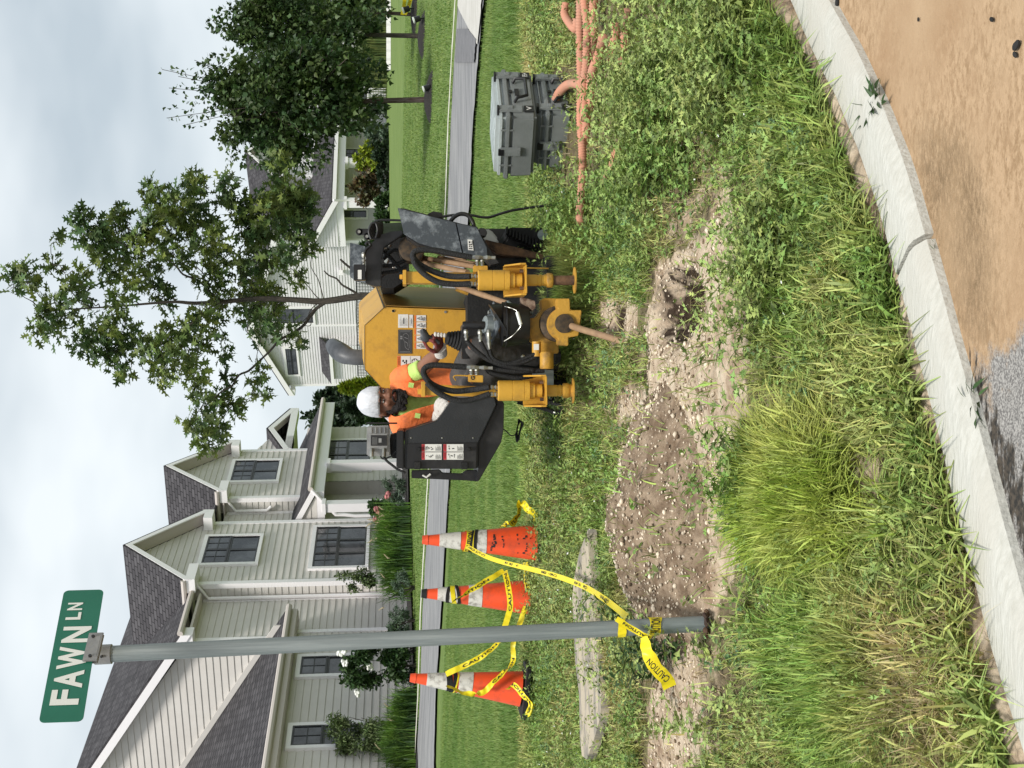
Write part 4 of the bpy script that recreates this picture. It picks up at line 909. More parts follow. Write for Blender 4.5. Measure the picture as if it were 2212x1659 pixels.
# ---------------------------------------------------------------- board lying in the grass
o=[(1284,1143),(1266,1190),(1254,1247),(1249,1289),(1256,1429),(1263,1499),(1266,1596),(1270,1632),(1280,1640),(1308,1596),(1326,1551),(1327,1499),(1317,1394),(1307,1289),(1294,1192)]
o=[(x if x<1290 else 1250+(x-1250)*.80,y) for x,y in o]; P_=[gpx(X,Y,.05) for X,Y in o]; zb_=sum(p.z for p in P_)/len(P_); 
ob=MB().ext([Vector((p.x,p.y,p.z+.03)) for p in P_],(0,0,-.045)).build('stone_slab',MT['board']); tag(ob,'long weathered pale slab lying flat in the weeds behind the sign post','slab')
# ---------------------------------------------------------------- soil heap
hc=gpx(1455,1135); hx,hy,hh=.60,.66,.25
def heapz(x,y):
    X_=(x-hc.x)/hx;Y_=(y-hc.y-.15)/hy; q=np.sqrt(X_**2+Y_**2)+.16*fbm(x,y,2.5,8)
    return hh*np.clip(1-q,0,1)**.9*(1+.3*fbm(x,y,5,9))
n=130; X_,Y_=np.meshgrid(np.linspace(hc.x-.9,hc.x+.9,n),np.linspace(hc.y-.75,hc.y+1.0,n))
Z_=zt(X_,Y_)+heapz(X_,Y_)+.012*fbm(X_,Y_,22,6)*(heapz(X_,Y_)>0)-.012; V=np.stack([X_,Y_,Z_],-1).reshape(-1,3)
ii,jj=np.meshgrid(np.arange(n-1),np.arange(n-1),indexing='ij'); a=(ii*n+jj).ravel(); Fq=np.stack([a,a+1,a+n+1,a+n],-1)
hz_=heapz(X_,Y_).ravel(); keep=(hz_[Fq].max(1)>.001); 
ob=npmesh('soil_heap',V,Fq[keep],MT['soil'],loc=tuple(hc),smooth=True); tag(ob,'low heap of dug brown soil full of pebbles in front of the sign post','soil heap')
def topz(x,y): return zt(x,y)+np.where(heapz(x,y)>0,heapz(x,y)-.01,0)
# pebbles
def blobs(name,px,py,sz,m,zoff=0.3,kind='stuff',label=None,cat=None):
    ico=[(0,0,1),(.89,0,.45),(.28,.85,.45),(-.72,.53,.45),(-.72,-.53,.45),(.28,-.85,.45),(.72,.53,-.45),(-.28,.85,-.45),(-.89,0,-.45),(-.28,-.85,-.45),(.72,-.53,-.45),(0,0,-1)]
    fi=[(0,1,2),(0,2,3),(0,3,4),(0,4,5),(0,5,1),(1,6,2),(2,7,3),(3,8,4),(4,9,5),(5,10,1),(6,7,2),(7,8,3),(8,9,4),(9,10,5),(10,6,1),(11,7,6),(11,8,7),(11,9,8),(11,10,9),(11,6,10)]
    I=np.array(ico); n=len(px); an=RNG.uniform(0,6.28,n); e=RNG.uniform(.5,1,(n,3)); e[:,2]*=.7
    P=I[None]*e[:,None]*sz[:,None,None]; c,s=np.cos(an)[:,None],np.sin(an)[:,None]
    x=P[...,0]*c-P[...,1]*s; y=P[...,0]*s+P[...,1]*c
    V=np.stack([x+px[:,None],y+py[:,None],P[...,2]+(topz(px,py)+sz*zoff)[:,None]],-1).reshape(-1,3)
    Fc=(np.array(fi)[None]+(np.arange(n)*12)[:,None,None]).reshape(-1,3)
    ob=npmesh(name,V,Fc,m,smooth=True); tag(ob,label,cat,None,kind); return ob
n=4200; px=RNG.uniform(-1.9,1.2,n*3); py=RNG.uniform(5,7.3,n*3); z=zt(px,py); k=dirtmask(px,py,z,6)|(heapz(px,py)>.02); px,py=px[k][:n],py[k][:n]
sz=RNG.gamma(1.6,.0026,len(px))+.002; sz=np.minimum(sz,.022); blobs('pebbles',px,py,sz,MT['pebble'])
n=700; px=RNG.uniform(-1.9,1.2,n*3); py=RNG.uniform(5,7.3,n*3); z=zt(px,py); k=dirtmask(px,py,z,6)|(heapz(px,py)>.02); px,py=px[k][:n],py[k][:n]
blobs('soil_clods',px,py,np.minimum(RNG.gamma(2,.003,len(px))+.003,.014),MT['soil'])
# bits of coal-dark stone on the road
for i,(X,Y,s) in enumerate([(1985,42,.007),(2145,42,.011),(2200,98,.018),(1812,5,.018),(2196,118,.012)]):
    r=RAY(X,Y); p=r*(RZ/r.z); m=MB(); m.ball(p+Vector((0,0,s*.3)),s,s*.55,s*.4,Matrix.Rotation(i,3,'Z'),8,5); ob=m.build('stone',MT['blackmatt'],smooth=True)
    tag(ob,['small black stone on the sandy road, farthest right and nearest the kerb','round black stone on the sandy road, second from the right edge','elongated black lump on the sandy road near the bottom edge','dark curled scrap on the sand beside the kerb','dark crumb beside the elongated black lump on the road'][i],'stone','dark stones lying on the sandy road')
# ---------------------------------------------------------------- corrugated orange hoses
oh=lambda x,y:(972+.3255*x,.3255*y)
def hose(label,pts,r,h=0,seed=0):
    P=[]
    for x,y in pts: X,Y=oh(x,y); p=gpx(X,Y,r+.02+h); P.append(Vector((p.x,p.y,ZT(p.x,p.y)+r+.02+h)))
    q=[]
    for i in range(len(P)-1):
        A_=[P[max(0,min(len(P)-1,i+k))] for k in(-1,0,1,2)]; n=max(4,int((P[i+1]-P[i]).length/.0035))
        for j in range(n):
            t=j/n; q.append(.5*((2*A_[1])+(A_[2]-A_[0])*t+(2*A_[0]-5*A_[1]+4*A_[2]-A_[3])*t*t+(3*A_[1]-A_[0]-3*A_[2]+A_[3])*t**3))
    s=0; rs=[]
    for i,p in enumerate(q):
        if i: s+=(p-q[i-1]).length
        rs.append(r*(1+.11*math.sin(s*2*math.pi/.0165)))
    m=MB(); m.tube(q,rs,10); ob=m.build('corrugated_hose',MT['orangehose'],smooth=False); ob.data.polygons.foreach_set('use_smooth',[True]*len(ob.data.polygons)); tag(ob,label,'hose','orange corrugated hoses lying in the weeds'); return ob
hose('longest orange corrugated hose, running straight past the cases towards the machine',[(870,-80),(868,60),(850,230),(836,400),(832,600),(836,800),(850,1000),(866,1200),(852,1400),(856,1480)],.022,.05)
hose('orange corrugated hose bending in from the right edge under the cases',[(985,-60),(960,60),(940,200),(900,380),(890,520),(905,620),(895,720),(862,830)],.022,.03)
hose('orange corrugated hose curving down from the middle of the bundle into the weeds',[(1030,250),(985,310),(950,380),(915,480),(900,600),(885,720),(868,880),(860,960)],.023,.03)
hose('orange corrugated hose lying straight beside the longest one',[(905,-60),(903,80),(898,180),(880,300),(862,420),(858,560),(862,700),(868,800)],.022,.06)
hose('short orange corrugated hose in the weeds, second from the kerb',[(1115,150),(1105,230),(1090,330),(1075,400)],.022,.02)
hose('orange corrugated hose lowest in the weeds, nearest the kerb',[(1215,60),(1200,160),(1180,270),(1160,380),(1140,470)],.022,.02)
hose('orange corrugated hose half buried in weeds between machine and cases',[(1075,980),(1060,1040),(1040,1120),(1018,1200)],.022,.02)
hose('smooth orange hose elbow rising behind the lower case',[(690,720),(708,670),(722,610),(770,560),(830,565),(840,640)],.024,.03)
hose('short orange hose loop at the right edge behind the bundle',[(745,20),(745,90),(770,150),(830,190),(842,120)],.022,.04)
# ---------------------------------------------------------------- equipment cases
def case(label,cx,d,wd,dp,hh,z0,rot,lid,stick,body,matl,grp,open_=0):
    """rounded moulded case with lid, rim, latches, handle"""
    O=Vector((cx,d,z0)); R=Matrix.Rotation(rot,3,'Z'); T=lambda x,y,z:O+R@Vector((x,y,z))
    t=thing('equipment_case',label,'case',tuple(O),grp); t.rotation_euler=(0,0,0)
    def bx(mb,x0,x1,y0,y1,z0,z1,tp=0): 
        vs=[T(x*(1-(tp if z else 0)) ,y*(1-(tp if z else 0)),[z0,z1][z]) for x in(x0,x1) for y in(y0,y1) for z in(0,1)]
        mb.add(vs,[[0,1,3,2],[4,6,7,5],[0,4,5,1],[2,3,7,6],[0,2,6,4],[1,5,7,3]]); return mb
    w2,d2=wd/2,dp/2; hl=hh*.70
    bx(MB(),-w2*.96,w2*.96,-d2*.96,d2*.96,0,hl-.012,-.02).build('shell',body,t,smooth=True,bevel=.018)
    ld=bx(MB(),-w2*.985,w2*.985,-d2*.98,d2*.98,hl+.012,hh,.035).build('lid',lid,t,smooth=True,bevel=.022)
    bx(MB(),-w2,w2,-d2,d2,hl-.014,hl+.014).build('rim',body,t,smooth=True,bevel=.006)
    m=MB()
    for i in range(5): y=(-.36+.18*i)*dp; bx(m,-w2*.62,w2*.62,y-.012,y+.012,hh-.004,hh+.004)
    m.build('ridge',lid,ld,bevel=.002)
    for x in(-w2*.70,w2*.70):
        m=MB(); bx(m,x-.026,x+.026,-d2-.012,-d2+.004,hl-.085,hl+.05); bx(m,x-.014,x+.014,-d2-.02,-d2-.01,hl-.03,hl+.0); m.build('latch',body,t,bevel=.003,smooth=True)
        m=MB(); bx(m,x-.02,x+.02,-d2-.018,-d2+.03,hl+.05,hl+.062); m.build('latch_lever',MT['black'],t,bevel=.002)
    m=MB(); y=0.02; bx(m,-w2-.012,-w2+.004,y-.028,y+.028,hl-.08,hl+.04); m.build('latch',body,t,bevel=.003)
    m=MB(); bx(m,-w2-.016,-w2-.0,y-.02,y+.022,hl+.02,hl+.052); m.build('latch_lever',MT['black'],t,bevel=.002)
    m=MB(); bx(m,w2-.004,w2+.012,y-.028,y+.028,hl-.08,hl+.04);  m.build('latch',body,t,bevel=.003)
    m=MB(); m.tube([T(-.10,-d2,hl-.045),T(-.10,-d2-.03,hl-.06),T(-.085,-d2-.035,hl-.115),T(.085,-d2-.035,hl-.115),T(.10,-d2-.03,hl-.06),T(.10,-d2,hl-.045)],.010,8); m.build('handle',MT['black'],t,smooth=True)
    m=MB(); bx(m,-.032,.032,-d2-.004,-d2+.002,hl-.075,hl-.05); m.tube([T(0,-d2+.0,hl-.025),T(0,-d2-.010,hl-.025)],.012,12); m.build('name_plate',MT['black'],t)
    for x,s in zip((-w2*.70,w2*.70),stick):
        m=MB(); bx(m,x-.028,x+.028,-d2-.006,-d2+.003,hl-.15,hl-.095); o_=m.build('sticker',MT['ink'],t)
        m=MB(); letters(m,s,lambda u,v:T(x+u,-d2-.0075,hl-.122+v),-.019,.019,-.015,.015,.02); m.build('lettering',MT['white'],o_)
    m=MB()
    for s_ in(-1,1):
        for yy in(-.28,.28): bx(m,s_*w2*.97-.006,s_*w2*.97+.006,yy*dp-.004,yy*dp+.004,hl-.03,hl+.04)
    m.build('rib',body,t)
    return t
gz0=gpx(1243,255); cz=ZT(gz0.x,gz0.y)
pcx=W(1160,262,7.9).x; gcs='grey moulded equipment cases stacked in the weeds'
z0=W(1236,262,7.75).z
case('lower grey equipment case standing in the weeds under the other',pcx+.02,8.0,.44,.40,.205,z0,.78,MT['case'],('V','EVS'),MT['case'],None,gcs)
case('upper grey equipment case with pale lid and black handle, stacked on the other',pcx-.0,7.98,.50,.44,.235,z0+.213,.78,MT['caselight'],('V','F5+'),MT['case'],None,gcs)
m=MB(); m.prism([(1069,208),(1071,205),(1092,217),(1091,240),(1077,232)],8.35,8.38); ob=m.build('plastic_offcut',MT['black']); tag(ob,'small dark plastic strip sticking up behind the upper grey case','strip')
# ---------------------------------------------------------------- drilling machine
mg=ZT(W(1240,720,7.4).x,7.4); ML=W(1240,720,7.4); 
dm=thing('drilling_machine','yellow and black tracked horizontal drilling machine with its operator seated on it','drilling machine',(ML.x,ML.y,mg))
Y_=MT['yellow'];YD=MT['yellowdirty'];B_=MT['black'];BM=MT['blackmatt'];Z_n=MT['zinc'];HS=MT['hose']
def pt(pts,d): return [W(p[0],p[1],p[2] if len(p)>2 else d) for p in pts]
def smoothp(P,n=6):
    q=[]
    for i in range(len(P)-1):
        A_=[P[max(0,min(len(P)-1,i+k))] for k in(-1,0,1,2)]
        for j in range(n):
            t=j/n; q.append(.5*((2*A_[1])+(A_[2]-A_[0])*t+(2*A_[0]-5*A_[1]+4*A_[2]-A_[3])*t*t+(3*A_[1]-A_[0]-3*A_[2]+A_[3])*t**3))
    q.append(P[-1]); return q
def hosep(name,pts,d,r,m=None,par=None,n=6):
    mb=MB(); mb.tube(smoothp(pt(pts,d),n),r,10); return mb.build(name,m or HS,par or dm,smooth=True)
px_=lambda n,d: n*d/F
def decal(X0,X1,Y0,Y1,d): return lambda u,v:W(X1-v*(X1-X0),Y1-u*(Y1-Y0),d)
def sticker(par,X0,X1,Y0,Y1,d,kind,m=None,txt='WARNING'):
    o=MB().pbox(X0,X1,Y0,Y1,d,d+.002).build('decal',m or MT['white'],par); f=decal(X0,X1,Y0,Y1,d-.0012)
    def rect(mb,a,b,c,e): mb.quad(f(a,c),f(b,c),f(b,e),f(a,e))
    ink=MB(); band=None
    if kind in('warn','warnred','tri'):
        band=MB(); rect(band,.01,.99,.85 if kind!='tri' else .84,1.0)
        band.build('heading_band',MT['redink'] if kind=='warnred' else MT['orangeink'],o)
        f2=decal(X0,X1,Y0,Y1,d-.0018)
        if kind!='tri': letters(ink,txt,lambda u,v:f2(u,v),.22,.92,.88,.97)
    if kind=='warn':
        ink.quad(f(.04,.43),f(.96,.43),f(.96,.44),f(.04,.44))
        for (cx,cy) in((.45,.65),(.5,.25)):
            for a in range(5):
                x0=cx+random.uniform(-.22,.16);y0=cy+random.uniform(-.1,.08); rect(ink,x0,x0+random.uniform(.05,.2),y0,y0+random.uniform(.015,.06))
        for i in range(12): 
            a=2*math.pi*i/12;b=2*math.pi*(i+1)/12
            ink.quad(*[f(.5+math.cos(t)*r_*.9,.24+math.sin(t)*r_*.44) for t,r_ in((a,.32),(b,.32),(b,.27),(a,.27))])
    if kind=='warnred':
        for k in range(9): rect(ink,.10,.10+random.uniform(.35,.75),.04+k*.032,.05+k*.032)
        for a in range(7):
            x0=random.uniform(.2,.6);y0=random.uniform(.42,.75); rect(ink,x0,x0+random.uniform(.08,.25),y0,y0+random.uniform(.02,.05))
    if kind=='tri':
        for a,b in(((.2,.35),(.5,.75)),((.5,.75),(.8,.35)),((.2,.35),(.8,.35))):
            p,q=Vector((*a,0)),Vector((*b,0)); n_=(q-p).normalized().cross(Vector((0,0,1)))*.03; ink.quad(f(*(p-n_)[:2]),f(*(q-n_)[:2]),f(*(q+n_)[:2]),f(*(p+n_)[:2]))
        rect(ink,.47,.53,.42,.6)
        for k in range(4): rect(ink,.12,.12+random.uniform(.4,.7),.06+k*.065,.085+k*.065)
    if kind=='lines':
        for k in range(9): rect(ink,.12,.12+random.uniform(.45,.76),.1+k*.09,.115+k*.09)
        rect(ink,.3,.7,.42,.5)
    if kind=='diagram':
        w_=MB(); f2=decal(X0,X1,Y0,Y1,d-.0018)
        def ln(a,b,t=.012):
            p,q=Vector((*a,0)),Vector((*b,0)); n_=(q-p).normalized().cross(Vector((0,0,1)))*t; w_.quad(*[f2(*v[:2]) for v in(p-n_,q-n_,q+n_,p+n_)])
        for r_ in(.04,.09):
            c=[(r_,r_*1.5),(1-r_,r_*1.5),(1-r_,1-r_*1.5),(r_,1-r_*1.5)]
            for i in range(4): ln(c[i],c[(i+1)%4],.006)
        S_=[(.15,.25),(.28,.2),(.75,.24),(.85,.4),(.8,.62),(.62,.66),(.5,.52),(.3,.5),(.22,.4),(.15,.25)]
        for i in range(len(S_)-1): ln(S_[i],S_[i+1],.009)
        for a,b in(((.62,.3),(.68,.55)),((.45,.35),(.5,.5)),((.3,.3),(.45,.33))): ln(a,b)
        for cx in(.6,.68): w_.quad(f2(cx,.7),f2(cx+.06,.7),f2(cx+.06,.84),f2(cx,.84))
        w_.build('diagram',MT['alu'],o)
    if ink.v: ink.build('print',MT['ink'],o)
    return o
# engine cover
HD=8.05
m=MB(); poly=[(788,703),(830,664),(1075,673),(1075,842),(825,839),(788,798)]
A_=[W(x,y,HD) for x,y in poly]; off=Vector((.20,1.0,.07))
ec=m.ext(A_,off).build('engine_cover',Y_,dm,bevel=.006,smooth=True)
# glossy lower side panel set just proud of the cover's flank
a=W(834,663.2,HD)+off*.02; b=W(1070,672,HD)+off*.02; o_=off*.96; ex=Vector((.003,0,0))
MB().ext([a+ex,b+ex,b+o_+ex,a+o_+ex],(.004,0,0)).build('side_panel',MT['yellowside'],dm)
sm_=MB()
for p,q in((poly[0],poly[1]),(poly[0],poly[5]),(poly[5],poly[4])): sm_.tube([W(*p,HD-.002),W(*q,HD-.002)],.0022,6)
p=W(830,664,HD); sm_.tube([p,p+off],.003,6); sm_.build('seam',MT['ink'],ec)
m=MB(); 
for x,y in((849,672),(890,666) if 0 else (849.5,671.5),(962,674)): 
    c=W(x,y,HD); m.tube([c+Vector((0,.001,0)),c+Vector((0,-.006,0))],.008,10)
m.build('bolt',Z_n,ec)
D1=HD-.004
sticker(ec,860,882,679,708,D1,'lines'); sticker(ec,884,892,680,708,D1,'lines')
sticker(ec,860,890,712,764,D1,'diagram',mat('dark_panel_decal',(.035,.035,.035),.4))
for y0,y1 in((681,694.5),(696,709),(710.5,723),(725,738),(740,753.5)): sticker(ec,895,920,y0,y1,D1,'tri')
sticker(ec,858,908,769,794,D1,'warn')
# exhaust elbow
m=MB(); c=pt([(792,772,8.45),(772,772,8.45),(756,770,8.46),(741,764,8.50),(728,755,8.58),(719,746,8.68)],8.4)
u_=lambda a:Vector((math.cos(a),0,math.sin(a)))
m.tube(smoothp(c,4),[.050]*8+[.052,.055,.058,.060,.061,.062,.062,.060,.058,.056,.053,.050,.047][:len(smoothp(c,4))-8],18,cap=False); ex_=m.build('exhaust_elbow',MT['exhaust'],dm,smooth=True); mm=ex_.modifiers.new('t','SOLIDIFY'); mm.thickness=.004; mm.offset=-1
# console on the left
CD=7.3
MB().prism([(874,931),(944,909),(974,867),(1069,857),(1073,874),(1034,955),(1032,1013),(872,1013)],CD,CD+.42).build('console_cabinet',MT['console'],dm,bevel=.006,smooth=True)
MB().prism([(1070,857),(1089,869),(1088,927),(1083,955),(1034,1040),(1029,1040),(1033,1013),(1035,955),(1074,874)],CD+.03,CD+.5).build('console_tray',B_,dm,bevel=.004)
dr=MB().prism([(880,958),(1031,956),(1029,1012),(878,1012)],CD-.012,CD-.001).build('console_door',B_,dm,bevel=.004,smooth=True)
for X0,X1 in((911,954),(958,1001)):
    for Y0,Y1 in((959.5,975.5),(977,993)): sticker(dr,X0,X1,Y0,Y1,CD-.0145,'warnred')
m=MB()
for X0 in(894,996): m.pbox(X0,X0+15,998,1014,CD-.035,CD-.011)
for X in(905,1012): c=W(X,970,CD-.012); m.tube([c,c+Vector((0,-.03,0))],.012,10)
m.build('door_catch',BM,dr,bevel=.003)
m=MB()
for X in(888,955,1022): c=W(X,946,CD); m.ball(c,.005,.004,.005,n=8,m=5)
m.build('bolt',Z_n,dm)
m=MB()
for X,Y in((1058,905),(1066,890),(1045,925),(1052,946)): c=W(X,Y,CD+.0); 
MB().prism([(889,1017),(950,1015),(956,1022),(998,1024),(1008,1016),(1030,1016),(1032,1040),(1008,1038),(889,1033)],CD+.15,CD+.22).build('guard_bar',B_,dm,bevel=.003)
m=MB(); m.tube(pt([(913,1026),(921,1031),(930,1024)],CD+.12),.006,8); m.build('release_lever',MT['white'],dm,smooth=True)
MB().prism([(857,931),(872,930),(872,1014),(856,1010)],CD-.02,CD+.46).build('console_top',B_,dm,bevel=.005,smooth=True)
# controller box on top of the console
cb=MB().prism([(793,921),(841,919),(843,986),(792,985)],CD+.02,CD+.11).build('control_box',MT['alu'],dm,bevel=.006,smooth=True)
m=MB(); 
for i in range(4): m.pbox(801+i*9.5,803.5+i*9.5,923,936,CD+.008,CD+.021)
m.pbox(799,837,937,970,CD+.012,CD+.021); m.build('fin',MT['alu'],cb,bevel=.001)
lb=MB().pbox(801,836,940,963,CD+.009,CD+.0115).build('data_plate',B_,cb); m=MB(); f=decal(801,836,940,963,CD+.0075)
for k in range(6): m.quad(f(.1,.62+k*.055),f(.1+random.uniform(.5,.75),.62+k*.055),f(.85,.635+k*.055),f(.1,.635+k*.055))
m.quad(f(.3,.34),f(.7,.34),f(.7,.52),f(.3,.52)); m.build('print',MT['alu'],lb)
for X in(803,829): m=MB(); m.tube([W(X,972,CD+.02),W(X,972,CD-.0),W(X,980,CD-.015),W(X,987,CD-.02)],.012,10); m.build('connector',Z_n,cb,smooth=True)
hosep('cable',[(829,987),(836,996),(846,1004),(858,1013),(868,1018),(876,1022)],CD-.02,.007)
m=MB(); m.prism([(843,940),(857,936),(858,990),(848,990),(840,975)],CD+.06,CD+.25); m.prism([(791,916),(795,916),(858,916),(858,913),(791,913)],CD+.1,CD+.16); m.build('box_bracket',BM,dm)
hosep('cable',[(822,985),(828,991),(846,985),(855,975)],CD+.02,.005)
# cable coil hanging below the console
m=MB(); m.tube(smoothp(pt([(1086,927),(1092,930),(1104,941),(1114,938),(1119,930)],CD+.2)),.0035,6)
for k in range(5): 
    y=k*1.3; m.tube(smoothp(pt([(1120+k,905+y),(1126+k*1.1,915),(1122+k*.4,932),(1117+k,955-y),(1114+k,940),(1118-k*.3,925),(1120+k,905+y)],CD+.2-k*.003)),.0035,6)
m.build('cable_coil',B_,dm,smooth=True)
# chassis and tracks
MB().prism([(1045,560),(1243,548),(1247,868),(1196,872),(1165,800),(1100,845),(1045,845),(1010,760),(1010,640)],7.75,9.2).build('chassis',BM,dm,bevel=.01)
tr=MB().prism([(1091,495),(1106,491),(1240,494),(1246,556),(1202,556),(1178,545),(1130,528),(1097,513)],7.85,9.3).build('track',BM,dm,bevel=.008)
m=MB()
for i in range(17):
    t=i/16; X=1093+t*112; Y=506+t*52; m.prism([(X,Y),(X+4.2,Y-1),(X+4.5,Y-18-t*6),(X+.5,Y-16-t*6)],7.80,7.87)
m.build('track_lug',BM,tr,bevel=.002)
m=MB(); m.tube([W(1172,507,7.85),W(1172,507,7.74)],.022,14); m.tube([W(1172,507,7.76),W(1172,507,7.73)],.03,14); m.build('hub',MT['steel'],tr,smooth=True)
tt=MB(); tt.prism([(1180,552),(1246,556),(1246,845),(1190,850)],7.45,7.9); tt.build('skid_plate',BM,dm)
# stakedown drivers
def stake(Yc,dX,d,flip,sh):
    s=px_(1,d); A=lambda X,Y=None,dd=0:W(X+dX,(Yc if Y is None else Y),d+dd)
    def cyl(name,segs,m,n=22):
        P=[];R=[]
        for X,r in segs: P.append(A(X)); R.append(r*s)
        mb=MB(); mb.tube(P,R,n); return mb.build(name,m,dm,smooth=True)
    mo=cyl('stake_motor',[(1032,20),(1034,22.2),(1063,22.2),(1063.5,21.6),(1065,21.6),(1065.5,22.2),(1088,22.2),(1088.5,21.5),(1089.6,21.5),(1090,22.2),(1100,22.2),(1101,17.5),(1111,17.5),(1112,14.5),(1127,14.5)],Y_)
    f_=MB(); 
    for k in range(8):
        a=2*math.pi*k/8; c=A(1031)+Vector((math.cos(a)*17*s,math.sin(a)*17*s,0)); f_.tube([c,c+Vector((0,0,.006))],.004,6)
    f_.build('bolt',MT['rust'],mo)
    # bracket: bottom plate, two cheeks, back
    bk=MB(); th=.008
    c=A(1135); w_=31*s; dpt=.13
    bk.box(A(1134)+Vector((0,.01,0)),w_*2,dpt*1.5,th)
    for sg_ in(-1,1):
        x=c.x+sg_*w_; z0=A(1134).z; z1=A(1090).z
        bk.ext([Vector((x,c.y-dpt*.72,z0)),Vector((x,c.y-dpt*.72,z0+.03)),Vector((x,c.y+.02,z1)),Vector((x,c.y+dpt*.8,z1)),Vector((x,c.y+dpt*.8,z0))],(sg_*th,0,0))
    bk.box(Vector((c.x,c.y+dpt*.8,(A(1134).z+A(1090).z)/2)),w_*2,th,(A(1090).z-A(1134).z)); bk.build('stake_bracket',Y_,dm,bevel=.0025,smooth=True)
    for sg_ in(-1,1): q=MB(); c2=A(1128)+Vector((sg_*w_*.6,-.05,0)); q.tube([c2-Vector((0,0,.003)),c2+Vector((0,0,.016))],.009,6); q.build('bolt',MT['rust'],dm)
    cyl('stake_tube',[(1137,12.5),(1160,12.5),(1161,11.5),(1163,11.5),(1164,12.8),(1168,12.8),(1169,11.6),(1174,11.6),(1175,12.8),(1180,12.8)],Y_)
    if sh: cyl('stake_collar',[(1180,15),(1182,16),(1191,16),(1194,14)],YD); cyl('stake_shaft',[(1194,10.5),(1240,10.5)],MT['rust']); fx=1240;fr_=29
    else: cyl('stake_collar',[(1172,14),(1174,16.5),(1184,16.5),(1187,14)],YD); cyl('stake_shaft',[(1180,13),(1196,14)],YD); fx=1193;fr_=28
    q=MB(); q.tube([A(fx),A(fx+2.2),A(fx+3)],[fr_*s,fr_*s,fr_*.97*s],26); q.build('stake_foot',YD,dm,smooth=True)
stake(605.5,0,6.92,1,True); stake(844,43,6.92,-1,False)
# masts
MB().prism([(870,586),(1045,589),(1045,612),(870,611)],7.02,7.14).build('mast',Y_,dm,bevel=.004,smooth=True)
MB().prism([(870,583),(878,583),(878,614),(870,614)],7.0,7.16).build('mast_cap',Y_,dm,bevel=.002); MB().prism([(863,593),(870,593),(870,602),(863,602)],7.05,7.1).build('lug',Y_,dm,bevel=.002)
MB().prism([(916,830),(1084,836),(1084,858),(916,854)],7.02,7.14).build('mast',Y_,dm,bevel=.004,smooth=True)
MB().prism([(910,824),(919,824),(919,857),(910,857)],7.0,7.16).build('mast_cap',Y_,dm,bevel=.002); MB().prism([(902,840),(911,840),(911,852),(902,852)],7.05,7.1).build('lug',Y_,dm,bevel=.002)
vb=MB().prism([(1012,809),(1044,811),(1044,826),(1012,825)],6.98,7.06).build('valve_block',Y_,dm,bevel=.003); m=MB(); letters(m,'G',decal(1016,1027,811,822,6.978),.1,.9,.1,.9,.03); m.build('lettering',MT['ink'],vb)
MB().prism([(1023,573),(1054,574),(1054,588),(1023,588)],6.98,7.06).build('valve_block',Y_,dm,bevel=.003)
hosep('guard_rod',[(985,822),(980,814),(988,811),(1012,812)],7.0,.004,Y_); hosep('guard_rod',[(1100,578),(1185,580)],7.1,.004,Y_)
def fitting(pts,d,r=.010,name='hose_fitting'):
    P=pt(pts,d); q=[];R=[]
    for i in range(len(P)-1):
        for j in range(6): q.append(P[i].lerp(P[i+1],j/6)); R.append(r*(1.25 if j in(1,2,4) else .85))
    q.append(P[-1]); R.append(r); m=MB(); m.tube(q,R,8); return m.build(name,Z_n,dm)
fitting([(1006,793),(1064,795)],6.98,.010); fitting([(1018,796),(1019,810)],6.98); fitting([(1029,796),(1030,810)],6.98)
fitting([(1018,556),(1070,557)],6.98,.010); fitting([(1031,560),(1032,574)],6.98); fitting([(1041,560),(1042,574)],6.98)
for (a,b) in(((1014,596),(1034,597)),((1014,613),(1034,614)),((1056,836),(1078,837)),((1057,851),(1078,852))): fitting([a,b],6.92,.010)
hr=.0158
hosep('hydraulic_hose',[(1016,597,6.9),(975,597),(940,588),(908,572),(893,556),(895,545),(910,540),(940,541),(975,548),(1020,556)],6.94,hr)
hosep('hydraulic_hose',[(1016,613,6.9),(985,614),(950,610),(922,596),(902,577),(893,562)],6.91,hr)
hosep('hydraulic_hose',[(1058,836,6.9),(1020,842),(985,845),(956,840),(932,829),(917,812),(916,798),(928,790),(950,789),(1008,793)],6.94,hr)
hosep('hydraulic_hose',[(1058,851,6.9),(1025,862),(995,866),(965,858),(940,843),(922,826)],6.91,hr)
for pts,d in(([(1064,795),(1085,799),(1110,802),(1142,802),(1176,800)],7.0),([(1051,797),(1062,806),(1090,812),(1122,816),(1150,812)],7.02),([(1118,868),(1152,876),(1181,884),(1205,892),(1220,882),(1225,862)],7.5),([(1112,862),(1150,868),(1185,868),(1215,876)],7.45)): hosep('hydraulic_hose',pts,d,.013)
# front vise with drill rod
MB().prism([(1143,688),(1158,686),(1172,667),(1169,649),(1174,644),(1207,645),(1207,763),(1168,763),(1169,742),(1149,738),(1143,724)],7.06,7.2).build('vise_body',YD,dm,bevel=.004,smooth=True)
c=W(1205,699,7.0); m=MB(); m.tube([c+Vector((0,.07,0)),c+Vector((0,.0,0)),c+Vector((0,-.005,0))],[.094,.094,.088],34); m.build('vise_ring',MT['ring'],dm,smooth=True)
arc=[(1220+36*math.cos(math.radians(a)),699-36*math.sin(math.radians(a))) for a in range(245,114,-10)]
